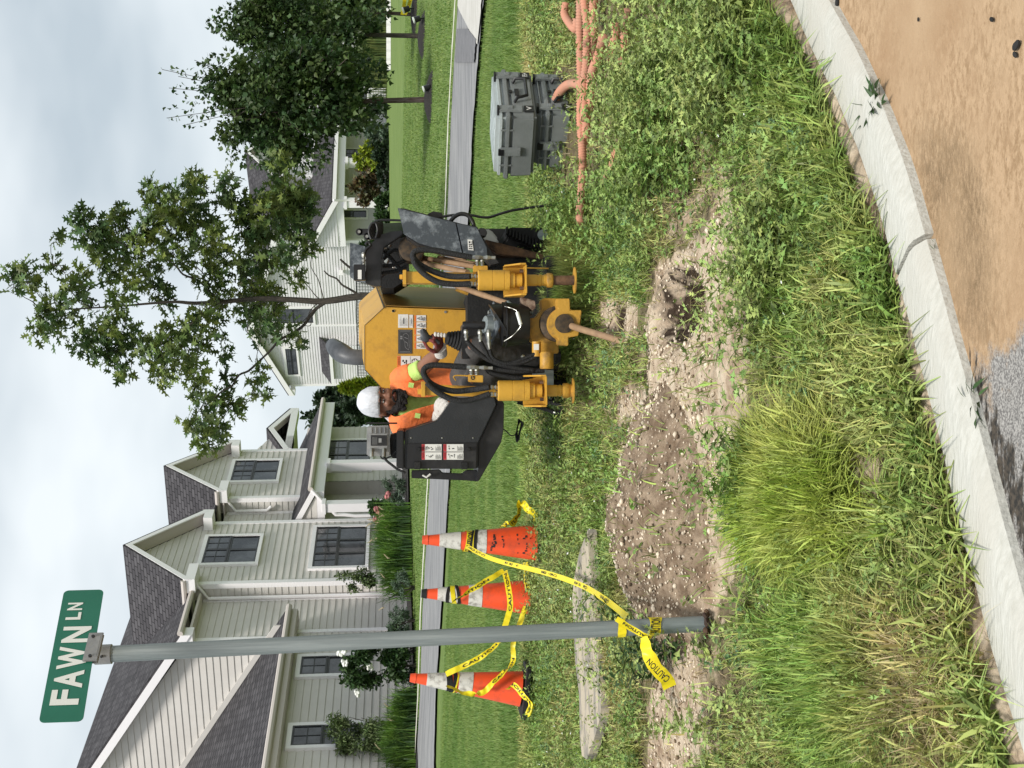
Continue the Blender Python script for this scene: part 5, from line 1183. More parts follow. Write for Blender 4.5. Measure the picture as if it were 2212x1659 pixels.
# front jaw: shoulders, tongue, half-round nose
arc=[(1220-36*math.cos(t),699+36*math.sin(t)) for t in np.linspace(1.15,-1.15,13)]
MB().prism([(1205,745),(1228,747),(1228,729),(1250,725),(1255,688),(1257,670),(1232,670),(1231,645),(1202,645),(1202,662)]+arc[::-1],6.90,6.985).build('vise_jaw',YD,dm,bevel=.004,smooth=True)
c=W(1219,699,6.9); m=MB(); m.tube([c+Vector((0,.02,0)),c+Vector((0,-.012,0)),c+Vector((0,-.014,0))],[.050,.050,.036],26); m.build('rod_guide',MT['ring'],dm,smooth=True)
rg=gpx(1352,741); P=[W(1217,698,7.0),W(1255,711,6.78),W(1300,724,6.55),Vector((rg.x,rg.y,ZT(rg.x,rg.y)-.02)),]; P.append(P[-1]+(P[-1]-P[-2]).normalized()*.15)
m=MB(); m.tube(P,[.0175,.0172,.017,.0165,.0165],16); m.build('drill_rod',MT['tan'],dm,smooth=True)
m=MB(); m.tube([W(1181,760,6.98),W(1181,763,6.98),W(1181,795,6.98),W(1181,797,6.98)],[.030,.036,.036,.032],20); m.build('vise_cylinder',YD,dm,smooth=True)
m=MB(); m.tube([W(1159,738,7.0),W(1159,770,7.0)],.024,16); cy=m.build('vise_cylinder',YD,dm,smooth=True); MB().pbox(1153,1164,743,756,6.972,6.975).build('decal',MT['white'],cy)
m=MB(); 
for Y in(776,784): m.tube([W(1127,Y-8,7.0),W(1137,Y,7.0)],.01,8)
m.build('hose_fitting',Z_n,dm)
MB().prism([(1126,641),(1156,650),(1158,664),(1150,672),(1143,664),(1126,655)],7.0,7.1).build('jaw_plate',mat('worn_rusty_plate',(.35,.26,.2),.7,.2,col2=(.12,.07,.05),nscale=30),dm,bevel=.003)
m=MB(); m.tube([W(1137,668,7.1),W(1152,672,7.1)],.025,14); m.build('pin',MT['steel'],dm,smooth=True)
MB().prism([(1155,797),(1196,800),(1196,835),(1160,835)],7.15,7.4).build('cross_member',MT['steel'],dm)
# rotary motor with tilted mounting plate over the bucket
c=W(1064,703,7.08); Rp=Matrix.Rotation(math.radians(17),3,'X')@Matrix.Rotation(.12,3,'Y')
A_=[c+Rp@Vector(v) for v in((-.13,0,0),(0,-.13,0),(.13,0,0),(0,.13,0))]; A_=[A_[0],A_[0].lerp(A_[1],.85),A_[2].lerp(A_[1],.85),A_[2],A_[2].lerp(A_[3],.85),A_[0].lerp(A_[3],.85)]
mpz=MB().ext(A_,Rp@Vector((0,0,.009))).build('mounting_plate',MT['grayplate'],dm,bevel=.002)
m=MB()
for a in range(4):
    q=c+Rp@(Matrix.Rotation(a*math.pi/2+.4,3,'Z')@Vector((.075,0,.009))); m=MB(); m.tube([q,q+Rp@Vector((0,0,.012))],.010,6); m.build('bolt',Z_n,mpz)
m=MB(); u=Rp@Vector((0,0,1)); m.tube([c+u*.008,c+u*.02,c+u*.045,c+u*.05],[.052,.050,.046,.035],22); m.build('motor_flange',MT['steel'],dm,smooth=True)
m=MB(); q=W(1054,703,7.06); m.tube([q,W(1002,703,7.05),W(999,703,7.05)],[.022,.022,.018],18); m.build('rotary_motor',B_,dm,smooth=True)
for X,Y1,pts in((1006,735,[(1008,736),(1022,752),(1054,777),(1083,784),(1122,785),(1155,772)]),(1036,738,[(1037,738),(1048,757),(1064,781),(1103,793),(1152,800)]),(1055,755,[(1056,755),(1066,775),(1095,786),(1130,776),(1165,760)])):
    fitting([(X,712),(X+2,Y1)],7.0,.010); hosep('hydraulic_hose',[(X+2,Y1)]+pts[1:],6.99,.012)
# rods in the rack
for a,b in(((905,556,8.3),(1027,576,7.5)),((914,528,8.3),(990,545,7.6)),((950,558,8.2),(1026,571,7.55)),((903,566,8.2),(1010,588,7.5)),((908,536,8.35),(1004,556,7.62))):
    m=MB(); m.tube([W(*a),W(*a).lerp(W(*b),.1),W(*a).lerp(W(*b),.11),W(*b)],[.0185,.0185,.0155,.0155],14); m.build('drill_rod',MT['tan'],dm,smooth=True)
P0,P1=W(985,617,7.9),W(1096,655,7.2); q=[P0.lerp(P1,i/80) for i in range(81)]; m=MB(); m.tube(q,[.015+(.0022*(i%2) if 25<i<50 else 0) for i in range(81)],12); m.build('drill_rod',MT['tan'],dm,smooth=True)
m=MB(); m.tube([W(1096,655,7.2),W(1105,662,7.17)],.017,12); m.build('rod_coupling',MT['steel'],dm,smooth=True)
m=MB(); c=W(889,536,7.75); m.tube([c+Vector((0,.2,0)),c,c+Vector((0,-.004,0))],[.075,.075,.066],26); m.build('rod_clamp',MT['ring'],dm,smooth=True)
# grey guards
gpm=MT['grayplate']
m=MB(); m.prism([(859,449),(984,481),(999,549),(953,539),(907,526),(872,505),(870,493)],7.42,7.435); m.build('guard_plate',gpm,dm,bevel=.002)
g2_=MB().prism([(987,482),(1030,491),(1052,535),(1053,553),(1002,550.5)],7.40,7.415).build('guard_plate',gpm,dm,bevel=.002)
l_=MB().prism([(1010,517),(1020,518),(1023,541),(1011,540)],7.396,7.3985).build('decal',MT['white'],g2_); m=MB(); f=decal(1011,1022,519,540,7.394)
for a in((.1,.2,.15,.85),(.3,.4,.2,.5),(.5,.9,.2,.3),(.5,.6,.3,.85),(.7,.9,.6,.85),(.3,.45,.65,.8)): m.quad(f(a[0],a[2]),f(a[1],a[2]),f(a[1],a[3]),f(a[0],a[3]))
m.build('pictogram',MT['ink'],l_)
MB().prism([(862,450),(872,450),(1000,484),(1030,489),(1068,556),(1050,560),(985,545),(905,530),(880,512)],7.445,7.62).build('guard_frame',B_,dm)
MB().prism([(1048,552),(1072,560),(1078,568),(1060,572),(1050,560)],7.36,7.5).build('guard_foot',B_,dm)
MB().prism([(924,462),(936,456),(955,460),(958,470),(940,469)],7.5,7.6).build('lug',B_,dm); MB().prism([(1036,492),(1048,493),(1053,502),(1050,510),(1036,508)],7.4,7.5).build('lug',B_,dm,bevel=.003)
hosep('grab_handle',[(973,478),(982,468),(995,462),(1010,465),(1020,477),(1024,489)],7.48,.012,B_)
hosep('cable',[(956,468),(985,464),(1018,465),(1040,469),(1058,469),(1080,462),(1105,455),(1135,450),(1180,444),(1200,443)],7.9,.008,B_)
MB().prism([(756,524),(789,532),(790,611),(773,609),(756,598)],8.0,8.02).build('guard_plate',gpm,dm,bevel=.002)
MB().prism([(790,535),(823,507),(845,500),(869,498),(870,506),(829,534),(824,560),(823,618),(812,619),(790,612)],7.7,7.78).build('upper_frame',B_,dm,bevel=.003)
MB().prism([(820,520),(880,512),(885,600),(850,622),(822,622)],8.05,8.6).build('valve_bank',BM,dm)
m=MB(); random.seed(11)
for i in range(12):
    X=random.uniform(826,872);Y=random.uniform(522,606); a=W(X,Y,7.85+random.uniform(0,.15)); b=a+Vector((random.uniform(-.05,.05),random.uniform(-.05,0),random.uniform(-.05,.05)))
    mb=MB(); mb.tube([a,a.lerp(b,.5),b],[.014,.010,.012],8); mb.build('hose_fitting' if i%2 else 'valve',Z_n if i%2 else B_,dm)
for i,(a,b,c_) in enumerate((((828,560),(850,540),(875,548)),((826,575),(852,572),(880,560)),((824,590),(858,585),(878,575)),((830,545),(846,560),(870,590)))): hosep('hydraulic_hose',[a,b,c_],7.82,.012)
bx_=MB().pbox(764,789,571,605,7.62,7.69).build('junction_box',B_,dm,bevel=.003,smooth=True); MB().pbox(773,781,583,603,7.615,7.619).build('decal',MT['white'],bx_)
hosep('cable',[(790,529),(795,523),(800,530),(790,540),(785,560),(786,572)],7.64,.009,B_); fitting([(785,545),(786,571)],7.64,.010,'connector')
for X,Y in((776,501),(793,511)):
    c=W(X,Y,7.72); m=MB(); m.tube([c+Vector((0,.01,0)),c-Vector((0,.01,0))],.020,14); m.box(c-Vector((0,0,.03)),.035,.02,.06); lg=m.build('lifting_lug',B_,dm); m=MB(); m.tube([c-Vector((0,.0105,0)),c-Vector((0,.013,0))],.009,12); m.build('pin',Z_n,lg)
for k in range(4): hosep('cable',[(802+k*4,516-k*2),(797+k*4,500),(803+k*4,484+k),(812+k*4,482),(816+k*3,498),(812+k*3,514)],7.66+.02*k,.008,B_)
hosep('cable',[(806,482),(820,476),(860,476),(905,480)],7.7,.007,B_)
MB().prism([(822,483),(870,480),(1000,486),(1010,498),(870,503),(822,505)],7.9,8.9).build('side_cover',mat('black_green_reflection',(.02,.03,.015),.2),dm)  # black cover, the green it reflects is mixed into its base colour
MB().prism([(1048,517),(1190,553),(1203,562),(1075,549),(1052,534)],7.7,7.95).build('rusty_beam',MT['rust'],dm,bevel=.004)
MB().prism([(1027,494),(1052,493),(1064,500),(1077,516),(1077,528),(1060,530),(1032,512)],8.1,8.6).build('plastic_tank',mat('milky_tank',(.45,.46,.42),.45),dm,bevel=.012,smooth=True)
MB().prism([(1000,494),(1110,494),(1110,560),(1000,545)],8.7,9.1).build('frame_block',B_,dm)
for k in range(3): MB().prism([(988+k*16,622+k*6),(1050+k*10,646+k*4),(1048+k*10,651+k*4),(984+k*16,627+k*6)],7.95,8.0).build('rack_rail',YD,dm)
# seat, joystick
MB().prism([(985,795),(1010,795),(1012,905),(985,905)],7.72,8.05).build('seat',BM,dm,bevel=.012,smooth=True)
m=MB(); m.tube(smoothp(pt([(950,741),(940,735),(925,727),(916,725)],7.3)),.012,12); m.build('joystick',B_,dm,smooth=True)
c=W(916,725,7.3); m=MB(); m.loft([(c+Vector((-.012,0,-.026)),(.020,0,0),(0,.018,0)),(c+Vector((-.004,0,-.012)),(.036,0,.0),(0,.026,0)),(c+Vector((.003,0,.006)),(.038,0,.0),(0,.028,0)),(c+Vector((.005,0,.020)),(.026,0,0),(0,.02,0))],16); m.build('joystick_knob',MT['exhaust'],dm,smooth=True,bevel=0)
P=[W(964,730,7.3).lerp(W(1001,737,7.32),i/12) for i in range(13)]; m=MB(); m.tube(P,[(.030+.030*(i/12)+.005*(i%2)) for i in range(13)],14); m.build('joystick_boot',BM,dm,smooth=True)
MB().prism([(998,700),(1006,700),(1012,775),(998,775)],7.2,7.45).build('joystick_base',B_,dm,bevel=.003)
# bucket hanging under the plate
bt=W(1082,701,7.06); bb=W(1142,701,7.06)
bk=thing('bucket','black plastic bucket with wire handle and white grip in the middle of the machine','bucket',tuple(bb))
m=MB(); m.tube([bb,bb.lerp(bt,.08),bb.lerp(bt,.78),bb.lerp(bt,.80),bb.lerp(bt,.84),bb.lerp(bt,.86),bb.lerp(bt,.96),bt,bt-Vector((0,0,.006))],[.098,.102,.116,.123,.123,.118,.119,.125,.110],30); m.build('pail',B_,bk,smooth=True)
h=[(1090,662,6.95),(1099,664,6.93),(1110,668,6.92),(1117,674,6.91),(1125,701,6.91),(1118,714,6.92),(1105,727,6.93),(1089,737,6.96)]
hd=MB(); hd.tube(smoothp(pt(h,6.9)),.0022,6); ho=hd.build('handle',Z_n,bk); m=MB(); m.tube([W(1117,674,6.91),W(1125,701,6.91)],.0095,12); m.build('grip',MT['signw'],ho,smooth=True)
# ---------------------------------------------------------------- operator
pv=W(1000,865,7.85)
pe_=thing('person','seated machine operator in orange safety vest, lime shirt and white head wrap','person',tuple(pv))
K=lambda X,Y,d:W(X,Y,d)
fd=Vector((.40,-.88,-.22)).normalized(); upv=Vector((.02,0,1)); upv=(upv-fd*upv.dot(fd)).normalized(); sd=fd.cross(upv)   # sd: his right... towards -x side
hc_=K(822,867,7.66)
H=lambda s,f,u:hc_+sd*s+fd*f+upv*u
RH=Matrix((sd,fd,upv)).transposed()
b=MB()
b.ball(H(0,-.012,.028),.076,.095,.092,RH,20,14); b.ball(H(0,.012,-.035),.064,.078,.075,RH,18,12); b.ball(H(0,.045,-.078),.038,.040,.032,RH,12,8)
b.ball(H(0,.088,-.018),.012,.016,.024,RH,10,8); b.ball(H(0,.097,-.030),.017,.013,.011,RH,10,8)  # nose
b.ball(H(0,.080,.022),.048,.014,.012,RH,12,8)   # brow
for s_ in(-1,1): b.ball(H(s_*.036,.068,-.028),.022,.018,.02,RH,10,8); b.ball(H(s_*.077,-.008,-.008),.010,.020,.031,RH,10,8)
b.ball(H(0,.082,-.057),.024,.010,.008,RH,10,6)
nk=K(860,868,7.72); b.tube([H(0,-.03,-.06),nk,K(872,870,7.76)],[.056,.060,.07],16)
# torso and limbs under the clothes, one continuous body
T_=[(K(858,872,7.76),.11,.08),(K(868,874,7.77),.165,.10),(K(890,874,7.78),.175,.115),(K(925,868,7.80),.160,.115),(K(960,858,7.82),.150,.11),(K(995,852,7.85),.165,.13)]
b.loft([(c,(w_*.93,0,-.06*w_),(0,d_*.93,0)) for c,w_,d_ in T_],18)
sR,eR,wR=K(866,818,7.72),K(914,795,7.62),K(951,757,7.38)
sL,eL,wL=K(878,926,7.74),K(934,932,7.74),K(947,899,7.50)
b.tube([sR,sR.lerp(eR,.5),eR,eR.lerp(wR,.35),wR],[.055,.050,.043,.043,.029],14); b.tube([sL,sL.lerp(eL,.5),eL,eL.lerp(wL,.35),wL],[.055,.050,.043,.042,.029],14)
kR,aR=K(1028,748,7.22),K(1165,770,7.40); kL,aL=K(1030,818,7.22),K(1178,838,7.45)
hR,hL=K(1000,830,7.80),K(1005,884,7.80)
for h_,k_,a_ in((hR,kR,aR),(hL,kL,aL)): b.tube([h_,h_.lerp(k_,.5),k_,k_.lerp(a_,.3),a_],[.075,.068,.052,.050,.036],14)
def hand(mb,wr,dirv,nrm,thumb,curl,sc=1.0,r=.0085):
    """palm, four fingers bent at three joints, thumb from the side of the palm"""
    dirv=dirv.normalized(); nrm=(nrm-dirv*nrm.dot(dirv)).normalized(); s_=dirv.cross(nrm)*thumb
    pc=wr+dirv*.045*sc
    mb.loft([(wr,s_*.024,nrm*.016),(wr+dirv*.02,s_*.034,nrm*.017),(wr+dirv*.055,s_*.042,nrm*.016),(wr+dirv*.085,s_*.040,nrm*.013),(wr+dirv*.094,s_*.034,nrm*.009)],12)
    for i,(o,L_) in enumerate(((.030,.070),(.0105,.078),(-.0095,.072),(-.029,.057))):
        p=wr+dirv*.082+s_*o; a=curl*.55; P=[p-dirv*.02,p]; d_=dirv
        for j,fl in enumerate((.44,.31,.25)):
            ca_=a; d_=(dirv*math.cos(ca_)-nrm*math.sin(ca_)); P.append(P[-1]+d_*L_*fl); a+=curl*(.95+.1*i)
        mb.tube(P,[r*1.1,r*1.1,r,r*.92,r*.7],8)
    p=wr+dirv*.028+s_*.030; P=[p,p+(dirv*.6+s_*.75-nrm*.2)*.03,p+(dirv*.95+s_*.7-nrm*.6)*.052,p+(dirv*1.1+s_*.25-nrm*.95)*.072]
    mb.tube(P,[.013,.0125,.011,.008],8)
hand(b,wR,(K(946,728,7.29)-wR),Vector((.1,-.6,-.5))*-1*-1,-1,1.05,1,.008)
hand(b,wL,(K(950,872,7.40)-wL),Vector((0,-.85,.55)),1,.55,1,.008)
b.build('body',MT['skin'],pe_,remesh=.0075,sm=2)
# gloves: right one fingerless at the knuckles with red palm, left one white knit
m=MB(); hand(m,wL,(K(950,872,7.40)-wL),Vector((0,-.85,.55)),1,.55,1,.0105); m.tube([wL-(K(950,872,7.4)-wL).normalized()*.028,wL+(K(950,872,7.4)-wL).normalized()*.02],[.035,.034],14); m.build('glove',MT['glove'],pe_,remesh=.0045,sm=2)
m=MB(); hand(m,wR,(K(946,728,7.29)-wR),Vector((.1,-.6,-.5)),-1,1.05,1,.0105); g_=m.build('glove',MT['glovered'],pe_,remesh=.0045,sm=2)
dv=(K(946,728,7.29)-wR).normalized(); m=MB(); m.tube([wR-dv*.032,wR+dv*.012,wR+dv*.03],[.036,.037,.038],14); m.build('glove_cuff',MT['glove'],g_,smooth=True)
m=MB()
for i in range(4): m.ball(K(941+i*6.5,722+i*.8,7.245),.013,.012,.010,None,8,6)
m.build('glove_knuckles',MT['glove'],g_,smooth=True)
# face
for s_ in(-1,1):
    m=MB(); m.ball(H(s_*.030,.076,.000),.0125,.008,.0065,RH,10,6); e_=m.build('eye',MT['white'],pe_,smooth=True); m=MB(); m.ball(H(s_*.030,.0825,-.002),.0062,.004,.0052,RH,8,6); m.build('iris',MT['ink'],e_,smooth=True)
    m=MB(); m.tube([H(s_*.012,.089,.016),H(s_*.032,.087,.021),H(s_*.050,.074,.016)],[.0035,.005,.003],6); m.build('eyebrow',MT['hair'],pe_,smooth=True)
    m=MB(); m.ball(H(s_*.030,.077,.0065),.0145,.009,.005,RH,10,6); m.build('eyelid',MT['skin'],pe_,smooth=True)
m=MB(); m.tube([H(-.020,.090,-.060),H(0,.0975,-.059),H(.020,.090,-.060)],[.003,.0062,.003],8); m.build('mouth',mat('lips',(.16,.05,.04),.5),pe_,smooth=True)
m=MB(); m.ball(H(0,.050,-.102),.052,.050,.038,RH,16,10)
for s_ in(-1,1): m.ball(H(s_*.046,.034,-.085),.024,.034,.034,RH,12,8); m.ball(H(s_*.062,.010,-.06),.013,.018,.034,RH,10,8); m.tube([H(s_*.006,.100,-.046),H(s_*.022,.096,-.052),H(s_*.036,.082,-.068)],[.005,.007,.008],8)
random.seed(4)
for i in range(70):
    a=random.uniform(-1.5,1.5); r_=.055+random.uniform(0,.008); m.ball(H(math.sin(a)*r_*1.02,.045+math.cos(a)*.048,-.085-random.uniform(0,.05)),.010,.010,.010,None,6,4)
m.build('beard',MT['hair'],pe_,remesh=.0055,sm=1)
m=MB(); m.ball(H(0,-.055,-.04),.074,.048,.05,RH,14,10)
for i in range(40):
    a=random.uniform(2.3,4.0); m.ball(H(math.sin(a)*.078,-.03+math.cos(a)*.06,-.045+random.uniform(-.04,.03)),.013,.013,.013,None,6,4)
m.build('hair',MT['hair'],pe_,remesh=.007,sm=1)
# head wrap: folded band over the skull with a knotted tail
rings=[];n=40;vs=[];fs=[];m_=12
for i in range(m_+1):
    t=i/m_
    for k in range(n):
        a=2*math.pi*k/n; fr_=math.cos(a); zb_=.030*(.5+.5*fr_)-.030*(.5-.5*fr_)-.004; u=zb_+( .122-zb_)*math.sin(t*math.pi/2)
        q=math.sqrt(max(0,1-((u-.020)/.110)**2)) if u>.02 else 1
        rr_=1+.042*math.sin(a*8+t*6)*(1-t*.8)+.03*math.sin(a*15-t*7)*(1-t*.5)+.05*max(0,math.sin(a+.6))*math.sin(t*3.1)
        vs.append(H(math.sin(a)*.079*q*rr_,-.010+fr_*.098*q*rr_,u))
for i in range(m_):
    for k in range(n): fs.append([i*n+k,i*n+(k+1)%n,(i+1)*n+(k+1)%n,(i+1)*n+k])
fs.append([m_*n+k for k in range(n)])
hw=MB().add(vs,fs).build('head_wrap',MT['cloth'],pe_,smooth=True); mm=hw.modifiers.new('s','SOLIDIFY'); mm.thickness=.006; mm.offset=1
m=MB(); m.ball(H(.02,-.112,-.015),.030,.024,.026,RH,10,7); m.loft([(H(.0+.02,-.10,-.02),(.02,0,.01),(0,.012,0)),(H(.04,-.115,-.06),(.03,0,.01),(0,.012,0)),(H(.06,-.11,-.10),(.034,0,.0),(0,.010,0)),(H(.075,-.10,-.14),(.020,0,0),(0,.006,0))],10); m.build('wrap_tail',MT['cloth'],hw,smooth=True)
# shirt, vest, trousers
m=MB(); m.loft([(c,(w_*.95,0,-.06*w_),(0,d_*.95,0)) for c,w_,d_ in T_],20); m.tube([sR.lerp(eR,-.05),sR.lerp(eR,.2),sR.lerp(eR,.6),sR.lerp(eR,.98)],[.045,.054,.054,.056],14); m.tube([sL.lerp(eL,-.05),sL.lerp(eL,.2),sL.lerp(eL,.6),sL.lerp(eL,1.0)],[.045,.056,.060,.064],14); m.tube([nk+Vector((0,.0,.005)),K(872,870,7.75)],[.072,.10],16)
m.build('shirt',MT['shirt'],pe_,remesh=.011,sm=3)
vs=[];fs=[];n=34
VR=[(K(847,868,7.74),.085,.080,.85),(K(853,870,7.745),.165,.110,.50),(K(864,872,7.75),.205,.140,.34),(K(890,871,7.76),.205,.155,.17),(K(925,867,7.78),.185,.150,.12),(K(955,860,7.80),.178,.148,.10),(K(982,852,7.82),.190,.165,.16)]
for j,(c,w_,d_,g_) in enumerate(VR):
    for k in range(n+1):
        a=-math.pi/2+g_+(2*math.pi-2*g_)*k/n; wv=1+.018*math.sin(a*6+j*2)+.012*math.sin(a*11-j)
        vs.append(c+Vector((math.cos(a)*w_*wv,math.sin(a)*d_*wv,-.06*w_*math.cos(a)+(.02*math.cos(a)**2 if j<2 else 0))))
for j in range(len(VR)-1):
    for k in range(n): fs.append([j*(n+1)+k,j*(n+1)+k+1,(j+1)*(n+1)+k+1,(j+1)*(n+1)+k])
sh_=MB(); sh2=MB(); sh_.tube([sR.lerp(eR,-.25),sR.lerp(eR,.0),sR.lerp(eR,.3),sR.lerp(eR,.60)],[.055,.070,.068,.058],16); sh2.tube([sL.lerp(eL,-.25),sL.lerp(eL,.0),sL.lerp(eL,.10),sL.lerp(eL,.22)],[.055,.070,.068,.060],16)
vo=MB().add(vs,fs).build('safety_vest',MT['vest'],pe_,smooth=True); mm=vo.modifiers.new('s','SOLIDIFY'); mm.thickness=.006; mm=vo.modifiers.new('u','SUBSURF'); mm.levels=mm.render_levels=2
m=MB();
for c in(K(888,832,7.62),K(902,898,7.62)): m.box(c,.028,.004,.03,Matrix.Rotation(.2,3,'Y'))
m.build('vest_tab',MT['shirt'],vo); [q_.build('vest_shoulder',MT['vest'],vo,remesh=.01,sm=3) for q_ in(sh_,sh2)]
m=MB()
for h_,k_,a_ in((hR,kR,aR),(hL,kL,aL)): m.tube([h_,h_.lerp(k_,.5),k_,k_.lerp(a_,.12),k_.lerp(a_,.5),a_],[.095,.088,.070,.068,.064,.058],16)
m.loft([(K(982,853,7.83),(.165,0,0),(0,.12,0)),(K(1012,856,7.84),(.18,0,0),(0,.14,0))],16)
m.build('trousers',MT['trousers'],pe_,remesh=.010,sm=4)
for a_ in(aR,aL):
    m=MB(); m.loft([(a_+Vector((0,.0,.05)),(.045,0,0),(0,.05,0)),(a_+Vector((0,-.0,-.03)),(.046,0,0),(0,.06,0)),(a_+Vector((0,-.06,-.07)),(.048,0,0),(0,.13,0)),(a_+Vector((0,-.06,-.10)),(.046,0,0),(0,.13,0))],16); m.build('boot',MT['blackmatt'],pe_,smooth=True)
# ---------------------------------------------------------------- leaves
OAK=np.array([(0,0),(.05,.10),(.22,.16),(.10,.24),(.12,.34),(.38,.46),(.34,.52),(.14,.50),(.12,.60),(.30,.76),(.22,.80),(.08,.76),(0,1.0)])
OAK=np.vstack([OAK,[(-x,y) for x,y in OAK[::-1][1:-1]]])
MAP=np.array([(0,0),(.28,.15),(.42,.42),(.22,.55),(0,1),(-.22,.55),(-.42,.42),(-.28,.15)])
LAN=np.array([(0,0),(.14,.35),(.09,.7),(0,1),(-.09,.7),(-.14,.35)])
OVA=np.array([(0,0),(.26,.3),(.22,.7),(0,1),(-.22,.7),(-.26,.3)])
def unit(n): v=RNG.normal(size=(n,3)); return v/np.linalg.norm(v,axis=1)[:,None]
def leaves(name,C,size,shape,m,parent=None,droop=.3,updir=None,loc=None,var=.35,out=None,fold=.12):
    n=len(C); d=unit(n); 
    if out is not None: d=d*.8+out; 
    d[:,2]-=droop; d/=np.linalg.norm(d,axis=1)[:,None]
    up=unit(n)*.8; up[:,2]+=1.0; up/=np.linalg.norm(up,axis=1)[:,None]
    s=np.cross(d,up); s/=np.linalg.norm(s,axis=1)[:,None]+1e-9; nn=np.cross(s,d)
    sz=np.asarray(size)*(1+var*RNG.uniform(-1,1,n)); k=len(shape)
    sx=shape[:,0][None,:,None]; sy=shape[:,1][None,:,None]
    curl=-(sy**2)*.18+np.abs(sx)*fold*2
    P=C[:,None,:]+sz[:,None,None]*(s[:,None,:]*sx+d[:,None,:]*sy+nn[:,None,:]*curl)
    mid=C[:,None,:]+sz[:,None,None]*(d[:,None,:]*.5+nn[:,None,:]*(-.045))
    V=np.concatenate([P,mid],1).reshape(-1,3); base=(np.arange(n)*(k+1))[:,None,None]
    f=np.array([(i,(i+1)%k,k) for i in range(k)])[None]; Fc=(f+base).reshape(-1,3)
    return npmesh(name,V,Fc,m,parent,loc)
def branch(mb,a,b,r0,r1,seed=0,wob=.04,n=6):
    rng=random.Random(seed); L_=(b-a).length; P=[a.lerp(b,i/n)+Vector((rng.uniform(-1,1),rng.uniform(-1,1),rng.uniform(-.6,1)))*wob*L_*(0<i<n)*.5 for i in range(n+1)]
    q=smoothp(P,3); mb.tube(q,[r0+(r1-r0)*i/(len(q)-1) for i in range(len(q))],7); return q
# ---------------------------------------------------------------- the oak behind the machine
cl=[(47,594,35),(117,574,25),(168,594,20),(187,492,45),(250,488,35),(219,527,45),(234,566,50),(266,590,40),(258,461,25),(176,463,8),(121,515,10),(324,414,25),(352,437,45),(414,402,30),(422,386,25),(391,441,40),(422,457,35),(332,480,35),(371,496,35),(410,488,30),(449,488,25),(465,511,30),(441,527,25),(488,402,30),(480,429,25),(520,445,40),(527,480,40),(602,347,30),(609,383,40),(594,426,50),(641,441,45),(578,461,50),(625,480,45),(656,418,25),(664,535,20),(547,512,40),(555,558,55),(609,551,40),(523,578,35),(469,558,40),(438,590,40),(469,613,35),(340,535,25),(375,547,25),(324,574,25),(332,621,35),(352,644,30),(156,629,35),(117,652,30),(180,637,30),(90,672,25),(129,683,40),(78,715,20),(113,715,30),(250,652,25),(266,637,30),(195,715,45),(234,699,30),(172,742,30),(219,746,45),(266,715,40),(254,754,40),(234,773,25),(254,801,20),(270,808,18),(305,746,25),(332,754,45),(352,734,40),(391,734,45),(352,793,40),(340,820,20),(391,793,35),(422,804,35),(430,734,30),(441,683,35),(469,668,30),(406,703,30),(547,621,45),(578,637,40),(539,668,40),(586,676,35),(563,707,40),(625,715,30),(641,738,20),(641,598,25),(480,723,12),(484,769,22),(488,820,20),(555,793,18),(555,832,28),(566,855,15),(422,847,30),(438,875,28),(477,863,30),(500,879,35),(410,910,25),(438,922,35),(469,918,30),(438,949,30),(461,957,25),(28,590,20),(62,612,25),(300,505,30),(290,540,30),(295,600,28),(400,560,30),(500,640,35),(655,455,35),(640,500,35),(30,620,16)]
OD=20.0
tb=W(1000,640,OD); tb=Vector((tb.x,OD,ZT(tb.x,OD)))
ok=thing('oak_tree','young oak with big lobed leaves and open crown rising behind the yellow engine cover','tree',tuple(tb))
tm=MB(); TP=[tb-Vector((0,0,.1)),W(850,645,OD),W(780,640,OD),W(700,651,OD),W(640,648,OD),W(560,645,OD),W(480,652,OD),W(420,655,OD),W(380,652,OD),W(330,655,OD),W(250,662,OD),W(150,668,OD),W(100,672,OD)]
tm.tube(smoothp(TP,3),[.075-.070*(i/(len(smoothp(TP,3))-1))**.72 for i in range(len(smoothp(TP,3)))],10)
rng=random.Random(2); br=MB(); C=[];S_=[];O_=[];CC=[]
def trunk_at(X): 
    i=min(range(len(TP)-1),key=lambda i:abs(((PX(TP[i])[0]+PX(TP[i+1])[0])/2)-X)); 
    x0,x1=PX(TP[i])[0],PX(TP[i+1])[0]; t=min(1,max(0,(X-x0)/(x1-x0+1e-9))); return TP[i].lerp(TP[i+1],t)
for i,(X,Y,r) in enumerate(cl):
    side=abs(Y-650)/300; dep=OD+rng.uniform(-1,1)*(1.3-.7*side)*(1 if X>120 else .4)
    c=W(X,Y,dep); CC.append((X,Y,c))
    R=r*OD/F*.92; nlf=int(8+ (r/30)**2*(30+14*(Y<560)))
    for k in range(3): branch(br,c,c+Vector((rng.uniform(-1,1),rng.uniform(-1,1),rng.uniform(-1,1)))*R*.85,.0035,.0015,i*7+k,.1,3)
    v=unit(nlf)*(RNG.uniform(.15,1,nlf)**.6)[:,None]*R; v[:,2]*=.85; C.append(np.array(c)+v); S_.append(np.full(nlf,.165)); O_.append(v/R*.6+np.array([0,0,.1]))
for a,b,r in(((835,641),(735,560),.03),((778,640),(700,585),.02),((700,655),(560,780),.028),((560,780),(440,880),.018),((480,652),(360,560),.022),((360,560),(250,520),.012),((470,655),(390,720),.02),((390,720),(300,742),.012)):
    branch(tm,W(*a,OD),W(*b,OD-.2),r,r*.5,int(a[0]),.06)
tm.build('trunk',MT['bark'],ok,smooth=True)
C=np.concatenate(C);O_=np.concatenate(O_)
